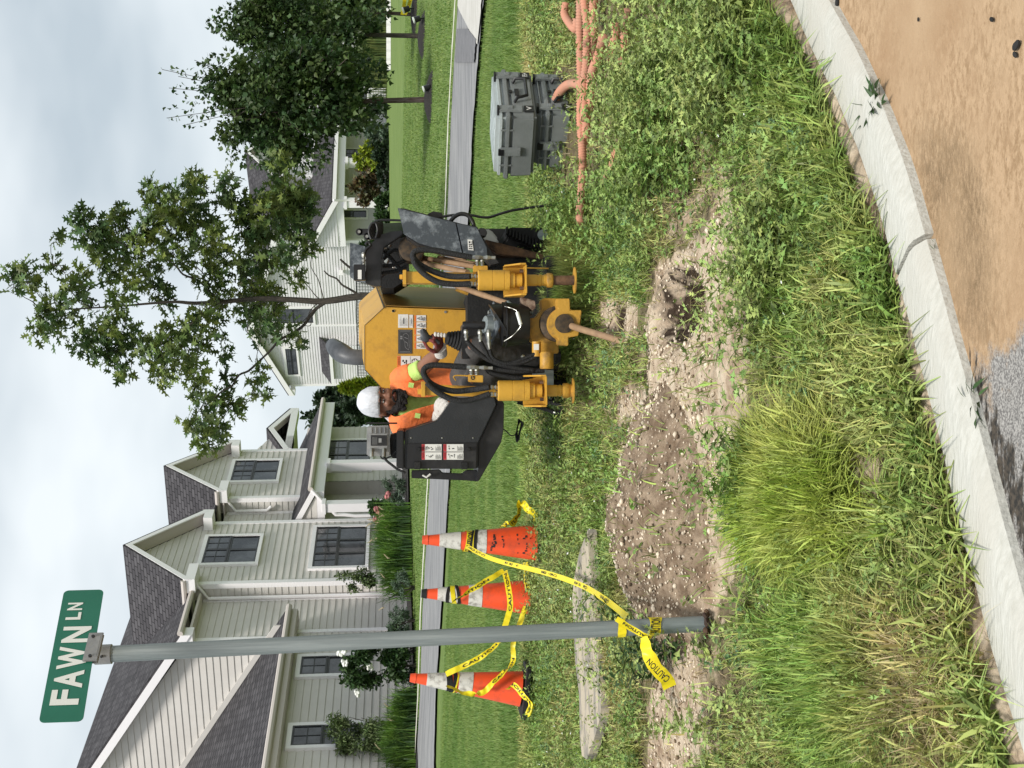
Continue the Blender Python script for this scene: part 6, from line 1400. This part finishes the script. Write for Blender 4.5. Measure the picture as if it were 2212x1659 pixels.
# twigs: every leaf cluster hangs on the nearest cluster lower and closer to the trunk
for i,(X,Y,c) in enumerate(CC):
    best=None
    for X2,Y2,c2 in CC:
        if abs(Y2-650)<abs(Y-650)-8 and X2>X-12:
            dd=math.hypot(X2-X,(Y2-Y))+.5*max(0,X-X2)
            if best is None or dd<best[0]: best=(dd,c2,X2,Y2)
    if best is None or abs(Y-650)<best[0]*.8: tgt=trunk_at(min(700,X+25+abs(Y-650)*.8)); r0=.009
    else: tgt=best[1]; r0=.0065
    branch(br,tgt,c,r0,.0035,i,.10)
br.build('branches',MT['bark'],ok,smooth=True)
leaves('crown',C,.165,OAK,MT['oak'],ok,.25,out=O_)
# ---------------------------------------------------------------- crowns from blobs
def blobcrown(par,cen,rad,n,size,shape,m,seed=0,shell=.55,name='crown',lump=.22,droop=.2,zmin=None,nl=None):
    nl=nl or 26; L0=unit(nl)*(RNG.uniform(.45,.95,nl))[:,None]; Rl=RNG.uniform(.22,.42,nl)
    cen=np.array(cen);rad=np.array(rad); idx=RNG.integers(0,nl,n); v=unit(n)*(RNG.uniform(shell,1,n))[:,None]*Rl[idx][:,None]; P=(L0[idx]+v)
    # some leaves in the inside
    C=cen+P*rad
    if zmin is not None: C=C[C[:,2]>zmin]
    return leaves(name,C,size,shape,m,par,droop,out=(C-cen)/rad*.5)
def tree(label,X,Y,d,ccX,ccY,rX,rY,n,size,m,trr,tm_='bark',name='maple_tree',grp=None,shape=MAP,nl=40,depth=None,ccd=None):
    p=W(X,Y,d); z=ZT(p.x,p.y); p=Vector((p.x,d,z)); t=thing(name,label,'tree',tuple(p),grp)
    c=W(ccX,ccY,ccd or d); s=d/F; mb=MB(); top=Vector((c.x,c.y,c.z+rX*s*.6)); mb.tube([p-Vector((0,0,.05)),p.lerp(c,.35),c,top],[trr*1.15,trr,trr*.6,.01],10)
    rn=random.Random(int(X+Y))
    for k in range(14):
        a=p.lerp(c,.75).lerp(top,k/16); e=c+Vector((rn.uniform(-1,1)*rY*s*.8,rn.uniform(-1,1)*(depth or rY*s)*.8,rn.uniform(-.7,.9)*rX*s)); branch(mb,a,e,trr*.28,.005,k,.1)
    mb.build('trunk',MT[tm_],t,smooth=True)
    blobcrown(t,c,(rY*s,depth or rY*s,rX*s),n,size,shape,MT[m],nl=nl); return t,c,s
gt_='ornamental trees planted in mulch rings on the far lawn'
t1,c1,s1=tree('dense maple with a scarred grey trunk in a mulch ring, nearest of the lawn trees',942,215,28,640,222,185,128,15000,.115,'maple',.055,'barkbrown',grp=gt_,nl=60)
# loose shoots poking out above the crown
Cs=[]
for (X,Y) in((350,150),(360,235),(385,165),(400,270),(420,130),(365,190),(440,245),(395,215),(470,290),(455,150),(360,255)):
    for k in range(26):
        t=k/26; q=W(X+ (520-X)*t,Y+(215-Y)*t*.4,28+random.uniform(-.15,.15)); Cs.append([q.x+random.uniform(-.10,.10),q.y,q.z+random.uniform(-.06,.06)])
leaves('shoot_leaves',np.array(Cs),.105,MAP,MT['maple'],t1)
m=MB()
for (X,Y) in((350,150),(385,165),(400,270),(420,130),(365,190),(440,245),(360,255)): m.tube([W(X,Y,28),W(560,215+(Y-215)*.3,28)],.006,5)
m.build('shoots',MT['bark'],t1)
t2,_,_=tree('maple with a slim dark trunk, middle of the three lawn trees',922,78,33,655,72,175,100,9000,.12,'maple',.055,'bark',grp=gt_,nl=40)
t3,_,_=tree('maple with a pale trunk wrapped in yellow tape, farthest of the lawn trees',905,32,38,700,20,150,95,6500,.13,'maple',.05,'barkbrown',grp=gt_,nl=30)
def ring(label,X,Y,d,r):
    p=W(X,Y,d); mb=MB(); n=28; vs=[];fs=[]
    for j,(q,h) in enumerate(((1.0,-.02),(.75,.06),(.4,.12),(0.01,.15))):
        for k in range(n):
            a=2*math.pi*k/n; rr_=q*r*(1+.08*math.sin(a*3+d)); x=p.x+math.cos(a)*rr_;y=d+math.sin(a)*rr_; vs.append((x,y,ZT(x,y)+h+.01))
    for j in range(3):
        for k in range(n): fs.append([j*n+k,j*n+(k+1)%n,(j+1)*n+(k+1)%n,(j+1)*n+k])
    ob=mb.add(vs,fs).build('mulch_ring',MT['mulch'],smooth=True); tag(ob,label,'mulch','mulch rings round the lawn trees')
ring('dark mulch ring round the nearest lawn maple',944,213,28,.58); ring('dark mulch ring round the middle lawn maple',924,78,33,.62); ring('dark mulch ring round the farthest lawn maple',905,28,38,.7)
def spot(label,X,Y,Xb,d):
    b=W(Xb,Y-4,d); h=W(X,Y,d); t=thing('garden_spotlight',label,'spotlight',tuple(b),'garden spotlights aimed up at the lawn trees')
    s=d/F; m=MB(); m.tube([b,h+Vector((0,0,-.02))],3*s*.6,8); m.build('stake',MT['winblack'],t)
    ax=(Vector((-.35,0,1))).normalized(); m=MB(); m.tube([h-ax*7*s,h+ax*6*s],[6*s,7*s],14); m.build('housing',MT['winblack'],t,smooth=True); m=MB(); m.tube([h+ax*6.1*s,h+ax*9*s],[6.8*s,7.2*s],14); m.build('shade_rim',MT['signw'],t,smooth=True)
spot('black garden spotlight beside the nearest lawn maple',922,190,945,27.6); spot('black garden spotlight beside the middle lawn maple',901,41,925,32.5); spot('black garden spotlight beside the farthest lawn maple',878,20,900,37.5)
ribbon('caution_tape',[W(869,32,37.8),W(873,10,37.6),W(876,-30,37)],.10,'yellow caution tape tied to the farthest lawn maple, upper strand','caution tape tied to the far maple',text=False,seed=3)
ribbon('caution_tape',[W(874,32,37.8),W(885,6,37.6),W(892,-30,37)],.10,'yellow caution tape tied to the farthest lawn maple, lower strand','caution tape tied to the far maple',text=False,seed=5)
# far trees
gb_='dark woodland trees beyond the houses'
def fartree(label,X,Y,rX,rY,d,n,size=.5,m='conif'):
    c=W(X,Y,d); z=ZT(c.x,c.y); t=thing('background_tree',label,'tree',(c.x,c.y,z),gb_); s=d/F; mb=MB(); mb.tube([Vector((c.x,c.y,z)),c],[.25,.12],8); mb.build('trunk',MT['bark'],t)
    blobcrown(t,c,(rY*s,rY*s,rX*s),n,size,OVA,MT[m],nl=24,shell=.3); return t
fartree('dark tall tree filling the top right behind the lawn maples',690,25,165,95,110,7000,.55)
fartree('dark tree behind the nearest lawn maple',720,130,130,60,112,3500,.55)
fartree('dark tree beyond the gap between the two houses, nearer the right one',738,868,58,42,105,3000,.45)
fartree('small dark tree top above the left house porch roof',722,905,62,30,100,1800,.4)
fartree('low dark hedge tree right of the pale house corner',770,850,32,60,95,2500,.4)
def conifer(label,X,Y,d,h,w_,n,m='shrub',name='evergreen_shrub',size=.22,grp=None):
    b=W(X,Y,d); b=Vector((b.x,d,ZT(b.x,d))); t=thing(name,label,'shrub',tuple(b),grp); s=d/F; z=RNG.uniform(0,1,n); a=RNG.uniform(0,6.28,n); r=(1-z)**.7*w_*s*RNG.uniform(.6,1,n)*(1+.2*np.sin(a*5+z*9))
    C=np.stack([b.x+r*np.cos(a),b.y+r*np.sin(a),b.z+z*h*s],-1); out=np.stack([np.cos(a),np.sin(a),np.full(n,.9)],-1); leaves('foliage',C,size,LAN*[1.3,1],MT[m],t,0,out=out); m_=MB(); m_.tube([b,b+Vector((0,0,h*s*.9))],.04,6); m_.build('stem',MT['bark'],t); return t
conifer('bright feathery evergreen behind the operator\'s head wrap',860,835,50,120,30,3200,'yelshrub',size=.20)
conifer('dark upright evergreen beside the feathery one behind the operator',850,880,52,110,32,2600,'conif',size=.20)
conifer('dark evergreen at the right corner of the near house porch',860,905,40,75,20,1800,'shrub',size=.16)
for i,(X,Y,h,w_) in enumerate(((800,700,50,18),(800,600,50,20),(800,532,50,24))): conifer(['small green shrub topping the black picket fence','small green shrub at the fence near the oak trunk','dark evergreen behind the machine\'s upper grey plate'][i],X,Y,60,h+20,w_,700,'shrub',size=.22)
# ---------------------------------------------------------------- shrubs
def bush(label,X,Y,rX,rY,d,n,size,m,name='shrub',shape=OVA,cat='shrub',grp=None,flowers=None,droop=.1,stems=True):
    c=W(X,Y,d); z=ZT(c.x,c.y); t=thing(name,label,cat,(c.x,c.y,z),grp); s=d/F
    blobcrown(t,c,(rY*s,min(rY*s,.9),rX*s),n,size,shape,MT[m],name='foliage',nl=16,shell=.2,zmin=z,droop=droop)
    if stems:
        mb=MB(); rn=random.Random(int(X))
        for k in range(6): mb.tube([Vector((c.x+rn.uniform(-.05,.05),c.y,z)),Vector((c.x+rn.uniform(-.7,.7)*rY*s,c.y+rn.uniform(-.2,.2),c.z+rn.uniform(-.2,.6)*rX*s))],[.015,.006],5)
        mb.build('stems',MT['bark'],t)
    if flowers:
        fm,pts,fs=flowers
        for (fx,fy) in pts:
            m_=MB(); q=W(fx,fy,d-.35)
            for k in range(9): m_.ball(q+Vector((random.uniform(-1,1),random.uniform(-1,1),random.uniform(-1,1)))*fs*.5,fs*.42,fs*.42,fs*.3,None,6,4)
            m_.build('flower',MT[fm],t)
    return t
def fountain(label,X,Y,rY,h,d,n,m='fgrass',plumes=10,cat='grass clump',wid=.012,spread=.9):
    c=W(X,Y,d); z=ZT(c.x,c.y); t=thing('fountain_grass',label,cat,(c.x,c.y,z),'ornamental grass clumps in the beds'); s=d/F
    n_=n; a=RNG.uniform(0,6.28,n_); L_=h*s*RNG.uniform(.7,1.25,n_); lean=RNG.uniform(.1,spread,n_); bx_=RNG.normal(0,rY*s*.45,n_); by=RNG.normal(0,.25,n_)
    K_=6; P=[];wv=[]
    for j in range(K_):
        q=j/(K_-1); r=lean*L_*q**1.6*.75; zz_=L_*(q-.42*lean*q**2.6); P.append(np.stack([c.x+bx_+r*np.cos(a),c.y+by+r*np.sin(a),z+zz_],-1)); wv.append(wid*(1-q)**.6+.001)
    side=np.stack([-np.sin(a),np.cos(a),np.zeros(n_)],-1); V=[]
    for j in range(K_): V+= [P[j]-side*wv[j],P[j]+side*wv[j]]
    V=np.stack(V,1).reshape(-1,3); base=(np.arange(n_)*2*K_)[:,None,None]; f=np.array([(2*j,2*j+1,2*j+3,2*j+2) for j in range(K_-1)])[None]
    npmesh('blades',V,(f+base).reshape(-1,4),MT[m],t)
    if plumes:
        mb=MB()
        for k in range(plumes):
            i=random.randrange(n_); e=Vector(P[-1][i]); e2=e+Vector((random.uniform(-.04,.04)*d*.1,0,.10)); mb.tube([e-Vector((0,0,.05)),e,e2],[.004,.02,.006],6)
        mb.build('plumes',MT['plume'],t,smooth=True)
    return t
fountain('large fountain grass clump under the triple window of the near house',878,1165,55,85,33,1500,plumes=16)
fountain('fountain grass clump left of the first, below the downspouts',880,1225,55,80,32,1500,plumes=6)
fountain('fountain grass clump with tan plumes beside the pink flowers',876,1130,30,72,34,700,plumes=14)
fountain('bright green fountain grass at the far left of the house bed',900,1600,60,85,29,1700,plumes=5)
fountain('fountain grass between the white-flowered shrub and the far left clump',900,1530,35,62,29.5,800,plumes=4)
bush('dark shrub dotted with white blooms under the narrow window',808,1440,78,62,30,5200,.10,'shrub','flowering_shrub',flowers=('flowerw',[(743,1405),(745,1433),(735,1411),(800,1440),(772,1498)],.11))
bush('pale willow-like shrub in front of the leftmost window',780,1585,76,56,29.5,4200,.10,'willow','shrub',LAN)
bush('low olive shrub right of the white-flowered shrub',858,1375,25,30,31,1300,.08,'yelshrub' if 0 else 'shrub')
for i,(Y,X,r) in enumerate(((1340,862,24),(1405,868,22),(1455,870,24),(1505,872,22),(1270,868,18))):
    bush(['grey-green low shrub just right of the sign post by the house','grey-green low shrub left of the sign post','grey-green low shrub below the white-flowered shrub','grey-green low shrub at the left end of the row','small grey-green shrub beneath the fountain grass'][i],X,Y,r,34,30.6,1500,.07,'greyshrub',shape=LAN,grp='grey-green low shrubs along the bed')
bush('grey-green shrub at the porch corner left of the console',852,1055,24,28,36,1700,.08,'greyshrub',shape=LAN)
bush('grey-green shrub between the pink flowers and the porch steps',858,1092,22,22,35,1200,.08,'greyshrub',shape=LAN)
bush('leafy shrub with pink blooms beside the porch column',830,1098,34,32,36,1800,.11,'shrub','flowering_shrub',flowers=('flowerp',[(826,1111),(813,1124),(822,1130),(815,1102),(850,1106),(840,1070)],.16))
bush('vine with yellow-green leaves climbing by the downspouts',775,1255,42,26,33.8,1300,.075,'willow','climbing_vine',stems=False)
# right-hand bed
gr_='shrubs in the bed of the pale house'
bush('bronze-leaved shrub in front of the pale house porch',790,395,42,50,70,2600,.22,'bronze',grp=gr_)
bush('yellow-green shrub right of the bronze-leaved one',800,342,32,32,70,2000,.2,'yelshrub',grp=gr_)
bush('dark low shrub along the front of the pale house bed',835,380,20,40,69,1600,.2,'conif',grp=gr_); bush('dark juniper left of the bronze-leaved shrub',828,445,25,30,69,1600,.2,'shrub',grp=gr_)
bush('dark juniper right of the yellow-green shrub',825,318,28,28,69,1600,.22,'conif',grp=gr_); bush('pale shrub at the right end of the pale house bed',815,285,24,24,70,1200,.2,'greyshrub',grp=gr_)
bush('dark round shrub behind the lawn maple trunk',805,235,30,28,75,1500,.22,'conif',grp=gr_); bush('dark shrub beside the machine\'s cable bundle',825,478,28,20,68,1000,.2,'shrub',grp=gr_)
for i,(Y,r,hh_) in enumerate(((150,45,60),(110,40,70),(65,45,60),(20,45,60))):
    fountain(['tall reed clump beside the black fence panel','tall reed clump second from the black fence panel','tall reed clump behind the middle lawn maple','tall reed clump at the right edge behind the lawn'][i],838,Y,r,hh_,74,900,'reed',0,'reed clump',.03,.35)
m=MB(); 
for k in range(30):
    Y=150-k*6.2; p=gpx(845-.0*k,Y,0); q=gpx(845,Y-6.2,0); m.ext([p+Vector((0,0,.02)),q+Vector((0,0,.02)),q+Vector((0,.0,.22)),p+Vector((0,0,.22))],(0,.15,0))
ob=m.build('path_edging',MT['trim']); tag(ob,kind='structure')
# ---------------------------------------------------------------- ground cover
def blades(name,x,y,h,wd,m,lean=.6,segs=3,zoff=-.01,label=None,az=None,kind='stuff',z=None,droop=.5):
    n=len(x); z=(topz(x,y) if z is None else z)+zoff; a=RNG.uniform(0,6.28,n) if az is None else az; ln=RNG.uniform(.15,1,n)*lean; h=h*RNG.uniform(.55,1.3,n); wd=wd*RNG.uniform(.6,1.3,n)
    side=np.stack([-np.sin(a+RNG.normal(0,.5,n)),np.cos(a),np.zeros(n)],-1); V=[]
    for j in range(segs+1):
        q=j/segs; r=ln*h*q**1.5; zz_=h*(q*(1-.25*ln)-droop*ln*.5*q**3); c=np.stack([x+r*np.cos(a),y+r*np.sin(a),z+zz_],-1)
        if j<segs: ww=(wd*(1-.75*q**1.5))[:,None]*.5; V+= [c-side*ww,c+side*ww]
        else: V.append(c)
    k=2*segs+1; V=np.stack(V,1).reshape(-1,3); base=(np.arange(n)*k)[:,None]
    T=[]
    for j in range(segs-1): T+= [(2*j,2*j+1,2*j+3),(2*j,2*j+3,2*j+2)]
    T.append((2*segs-2,2*segs-1,2*segs)); Fc=(np.array(T)[None]+base[:,:,None]).reshape(-1,3)
    ob=npmesh(name,V,Fc,m); tag(ob,label,None,None,kind); return ob
def scatter(n,y0,y1,mg=.04):
    y=np.sqrt(RNG.uniform(y0*y0,y1*y1,n)); u=RNG.uniform(-.286-mg,.286+mg,n); return u*y,y
HX=[]
for o in bpy.data.objects:
    if o.name.startswith('corrugated_hose'):
        for v in o.data.vertices: 
            if v.index%40==0: HX.append((v.co.x,v.co.y))
HX=np.array(HX); CS=np.array([(pcx,8.0)])
def nearhose(x,y,r=.16):
    """thin the plants just in front of the hoses, where they were trampled"""
    m=np.zeros(len(x),bool)
    for i in range(0,len(x),4000):
        dx=x[i:i+4000,None]-HX[None,:,0]; dy=HX[None,:,1]-y[i:i+4000,None]; m[i:i+4000]=((np.abs(dx)<.05)&(dy>-.10)&(dy<.50)).any(1)
    m|=(np.abs(x-pcx*y/8)<.36)&(y>6.6)&(y<8.3)
    return m
def rejd(x,y,jit=15,keep=.06,hgt=.07):
    z=zbase(x,y); d=dirtmask(x,y,z,jit)|(heapz(x,y)>.03)|dirtmask(x,y,z+hgt,jit)|dirtmask(x,y,z+hgt*.5,jit)|(heapz(x,y+.25)>.05); r=RNG.uniform(0,1,len(x)); k=(~d)|(r<keep); k&=(y-kd(x))>.03+.05*np.clip(x+.2,0,1)+.07*fbm(x,y,5,31); k&=(~thinmask(x,y,z+.05))|(RNG.uniform(0,1,len(x))<.42); k&=(~nearhose(x,y))|(RNG.uniform(0,1,len(x))<.16); return k
# turf and weeds of the verge
x,y=scatter(170000,3.1,9.4); k=rejd(x,y); g=fbm(x,y,2.3,41); k&=(RNG.uniform(0,1,len(x))<.62+.9*g); x,y=x[k],y[k]
hh_=.085+.05*fbm(x,y,1.7,12)+.03*(y<5.2); blades('verge_grass',x,y,np.clip(hh_,.035,.3),.0062,MT['grassA'],1.1)
x,y=scatter(46000,3.1,9.0); k=rejd(x,y,10,.10); g=fbm(x,y,1.9,55); k&=(RNG.uniform(0,1,len(x))<.45+1.4*g); x,y=x[k],y[k]
blades('dry_grass',x,y,np.full(len(x),.075),.0032,MT['straw'],1.7,zoff=0,droop=.9)
# long bright clumps between the dirt and the kerb
def pxgauss(L_):
    X=[];Yy=[]
    for (Xc,Yc,sx,sy,n) in L_:
        p=gpx(Xc,Yc); d=p.y; pxm=d/F; X.append(p.x+RNG.normal(0,sy*pxm,n)); Yy.append(p.y+RNG.normal(0,sx*d*d/(1.25*F),n))
    x=np.concatenate(X);y=np.concatenate(Yy); k=(y-kd(x))>.06; k&=rejd(x,y,6,.12,.05); return x[k],y[k]
def clumps(L_,per=26,r=.04):
    x,y=pxgauss(L_); n=len(x)//per; cx,cy=x[:n],y[:n]; i=RNG.integers(0,n,n*per); a=RNG.uniform(0,6.28,n*per); rr_=np.abs(RNG.normal(0,r,n*per))
    return cx[i]+rr_*np.cos(a),cy[i]+rr_*np.sin(a),a+RNG.normal(0,.5,n*per)
L_=[(1720,1060,45,60,1900),(1745,1180,45,60,1700),(1690,1000,30,35,1500),(1770,1290,45,50,1500),(1800,1120,30,70,1600),(1830,980,20,40,700),(1680,1130,20,50,900)]
L_+=[(1900,1150,40,60,1300),(1860,700,40,60,1500),(1800,520,40,60,1300),(1720,420,40,60,1200),(1740,800,30,60,900),(1760,250,40,60,1200),(1640,120,50,60,1200),(1560,250,50,60,900),(1920,1000,30,60,900)]
x,y,a=clumps(L_); blades('tall_grass',x,y,np.full(len(x),.185),.0085,MT['grassB'],1.2,segs=4,az=a,droop=.8)
L_=[(1830,1450,50,80,3500),(1960,1400,50,90,3500),(1880,1580,60,80,3000),(2030,1520,50,60,2200),(1850,1250,60,70,2000)]
x,y,a=clumps(L_,45,.05); blades('tall_grass',x,y,np.full(len(x),.16),.008,MT['grassA'],1.0,segs=4,az=a,droop=.9)
L_=[(1980,1500,30,60,1600),(1800,1600,40,50,900),(1570,500,30,50,1100),(1500,560,20,60,900),(1480,300,30,60,800),(1540,400,30,60,900),(1620,760,25,90,1000),(1480,1500,30,90,900),(2060,1620,30,40,700),(1350,860,20,70,600)]
x,y,a=clumps(L_,60,.07); blades('dry_grass',x,y,np.full(len(x),.14),.003,MT['straw'],1.3,segs=3,az=a,droop=1)
# tufts round the machine, cases and cones, taller seed-headed stems
L_=[(1245,620,10,60,1500),(1240,850,12,60,2200),(1210,940,20,50,2200),(1190,1010,25,60,2400),(1195,1120,20,70,2600),(1190,1260,20,90,3000),(1180,1420,25,90,3400),(1200,1580,30,70,2600),(1180,500,20,50,1600),(1200,430,20,40,1200),(1190,80,20,70,1500),(1330,900,30,80,1800),(1250,760,10,30,700),(1340,120,40,60,1500),(1440,60,40,60,1400),(1380,280,40,60,1400),(1300,380,30,50,900),(1520,180,40,60,1300),(1560,360,30,60,800),(1360,520,30,50,900)]
x,y,a=clumps(L_,40,.06); blades('tall_grass',x,y,np.full(len(x),.19),.0045,MT['grassA'],.9,segs=3,az=a,droop=.8)
# crabgrass with broad blades along the kerb
x,y=scatter(48000,3.05,5.4); dk_=y-kd(x); k=rejd(x,y)&(dk_<.75+.3*fbm(x,y,1.2,3))&(RNG.uniform(0,1,len(x))<.95-dk_*.8); x,y=x[k],y[k]
blades('crabgrass',x,y,np.full(len(x),.12),.0125,MT['crab'],1.6,droop=.9,zoff=0)
# leafy weeds: stems with small narrow leaves
def weeds(name,x,y,h,nl,ls,m,shape=LAN,spread=.35,stem=False,wid=1.0):
    n=len(x); z=topz(x,y); C=[];D=[];t=np.linspace(.12,1,nl); a0=RNG.uniform(0,6.28,n); h=h*RNG.uniform(.6,1.3,n); lx=RNG.normal(0,.25,n);ly=RNG.normal(0,.25,n)
    for j in range(nl):
        a=a0+j*2.4+RNG.normal(0,.3,n); C.append(np.stack([x+lx*h*t[j],y+ly*h*t[j],z+h*t[j]],-1)); D.append(np.stack([np.cos(a),np.sin(a),np.full(n,.25+.5*t[j])],-1)*1.6)
    C=np.concatenate(C);D=np.concatenate(D); sz=ls*(1.25-.6*np.repeat(t,n)); ob=leaves(name,C,sz,shape*[wid,1],m,None,.2,out=D); tag(ob,kind='stuff'); return ob
MUG=np.array([(0,0),(.05,.2),(.20,.42),(.07,.42),(.17,.70),(.05,.66),(0,1),(-.05,.66),(-.17,.70),(-.07,.42),(-.20,.42),(-.05,.2)])
x,y=scatter(4200,3.3,8.9); k=rejd(x,y,10,.02)&(RNG.uniform(0,1,len(x))<.55+1.2*fbm(x,y,1.3,71)+.3*(x>.2)); x,y=x[k],y[k]
weeds('leafy_weeds',x,y,.11,11,.042,MT['weed'],MUG,wid=1.0)
x,y=scatter(2300,3.6,8.6); k=rejd(x,y,10,.02)&(RNG.uniform(0,1,len(x))<.35+1.5*fbm(x,y,1.1,91)); x,y=x[k],y[k]
weeds('blue_green_weeds',x,y,.10,12,.036,MT['weedb'],MUG,wid=1.2)
L_=[(1400,60,40,60,130),(1430,150,50,90,200),(1320,450,30,50,90),(1390,330,40,60,130),(1250,480,15,20,30),(1560,100,60,80,220),(1480,260,50,60,150),(1460,1400,25,30,26),(1420,1340,10,20,12),(1520,1500,30,60,60),(1620,750,20,60,40),(1660,1000,10,60,40),(1700,560,30,80,90)]
x,y=pxgauss(L_); weeds('mugwort',x,y,.24,16,.062,MT['weed'],MUG)
q_=[gpx(1470+RNG.normal(0,20),1400+RNG.normal(0,26)) for i in range(16)]+[gpx(1425+RNG.normal(0,8),1330+RNG.normal(0,10)) for i in range(3)]; weeds('mugwort',np.array([p.x for p in q_]),np.array([p.y for p in q_]),.26,20,.05,MT['shrub'],LAN)
x,y=scatter(5200,3.4,9.0); k=rejd(x,y,10,.05); x,y=x[k],y[k]; weeds('clover_weeds',x,y,.05,5,.028,MT['weed'],OVA,wid=1.4)
# tiny pale leaves and petals scattered in the weeds
x,y=scatter(360,4.2,8.6); k=rejd(x,y); x,y=x[k],y[k]; ob=leaves('pale_fallen_leaves',np.stack([x,y,topz(x,y)+RNG.uniform(.02,.12,len(x))],-1),.013,OVA,MT['flowerw'],None,0); tag(ob,kind='stuff')
# crossing grass stems over the pit
x,y=pxgauss([(1490,640,22,40,420)]); blades('fallen_stems',x,y,np.full(len(x),.2),.0032,MT['straw'],2.6,droop=1.2)
# mown lawn: real short blades in the nearer part
x,y=scatter(230000,8.7,19.5,.01); X_,Y2=PXa(np.stack([x,y,zt(x,y)],-1)); k=(y>8.7+.35*fbm(x,y,.8,2)+np.clip(x,0,3)*.15)&(X_>np.interp(Y2,[a for a,b in sorted(near)],[b for a,b in sorted(near)])+1)
x,y=x[k],y[k]; blades('lawn_grass',x,y,np.full(len(x),.05),.0075,MT['lawnblade'],.7,segs=1,z=zt(x,y))
x,y=scatter(26000,8.5,11.0,.01); g=fbm(x,y,1.3,66); k=RNG.uniform(0,1,len(x))<.28+1.4*g; x,y=x[k],y[k]; blades('lawn_tufts',x,y,np.full(len(x),.10),.006,MT['lawnblade'],.9,segs=2,z=zt(x,y))
# plants rooted in the kerb joint and gutter
gk='weeds rooted at the road side of the kerb'
for i,(X,Y,n,h,lb) in enumerate(((1893,232,30,.055,'leafy weed growing over the kerb from the gutter near the right edge'),(2092,868,16,.055,'star-shaped grass weed in the gutter beside the bare asphalt'),(2000,560,8,.02,'tiny weed in the crack between the kerb stones'),(1895,265,10,.045,'broad-bladed sprig lying on the kerb beside the leafy weed'))):
    r=RAY(X,Y); p=r*((RZ+.01)/r.z); p=Vector((p.x,min(p.y,float(kd(p.x))-.205),p.z)); t=thing('gutter_weed',lb,'weed',tuple(p),gk); q=np.tile(np.array(p),(n,1))+RNG.normal(0,.012,(n,3))*[1,1,0]
    a=RNG.uniform(0,6.28,n); leaves('leaf',q+np.stack([np.cos(a)*.02,np.sin(a)*.02,RNG.uniform(0,h*.5,n)],-1),h,LAN*[.7,1],MT['shrub'],t,0,out=np.stack([np.cos(a),np.sin(a),np.full(n,.5)],-1)*1.2)

x,y=scatter(26000,4.0,8.8); z=zbase(x,y); k=(thinmask(x,y,z)|dirtmask(x,y,z,20))&(RNG.uniform(0,1,len(x))<.55+fbm(x,y,3,8))&(heapz(x,y)<.02)&((y-kd(x))>.1)&(RNG.uniform(0,1,len(x))<np.where(dirtmask(x,y,z,6),.25,1)); x,y=x[k],y[k]
blades('dead_litter',x,y,np.full(len(x),.075),.0045,MT['straw'],3.2,segs=2,droop=.9,zoff=.004)

x,y=scatter(150000,19.0,46,.0); z=zt(x,y); X_,Y2=PXa(np.stack([x,y,z],-1)); fy=sorted(far_); k=(X_<np.interp(Y2,[a for a,b in fy],[b for a,b in fy])-2.5)&(X_>np.where(Y2>960,888,800)); x,y=x[k],y[k]
blades('far_lawn_grass',x,y,np.full(len(x),.055),.022,MT['lawnblade'],.8,segs=1,z=zt(x,y))
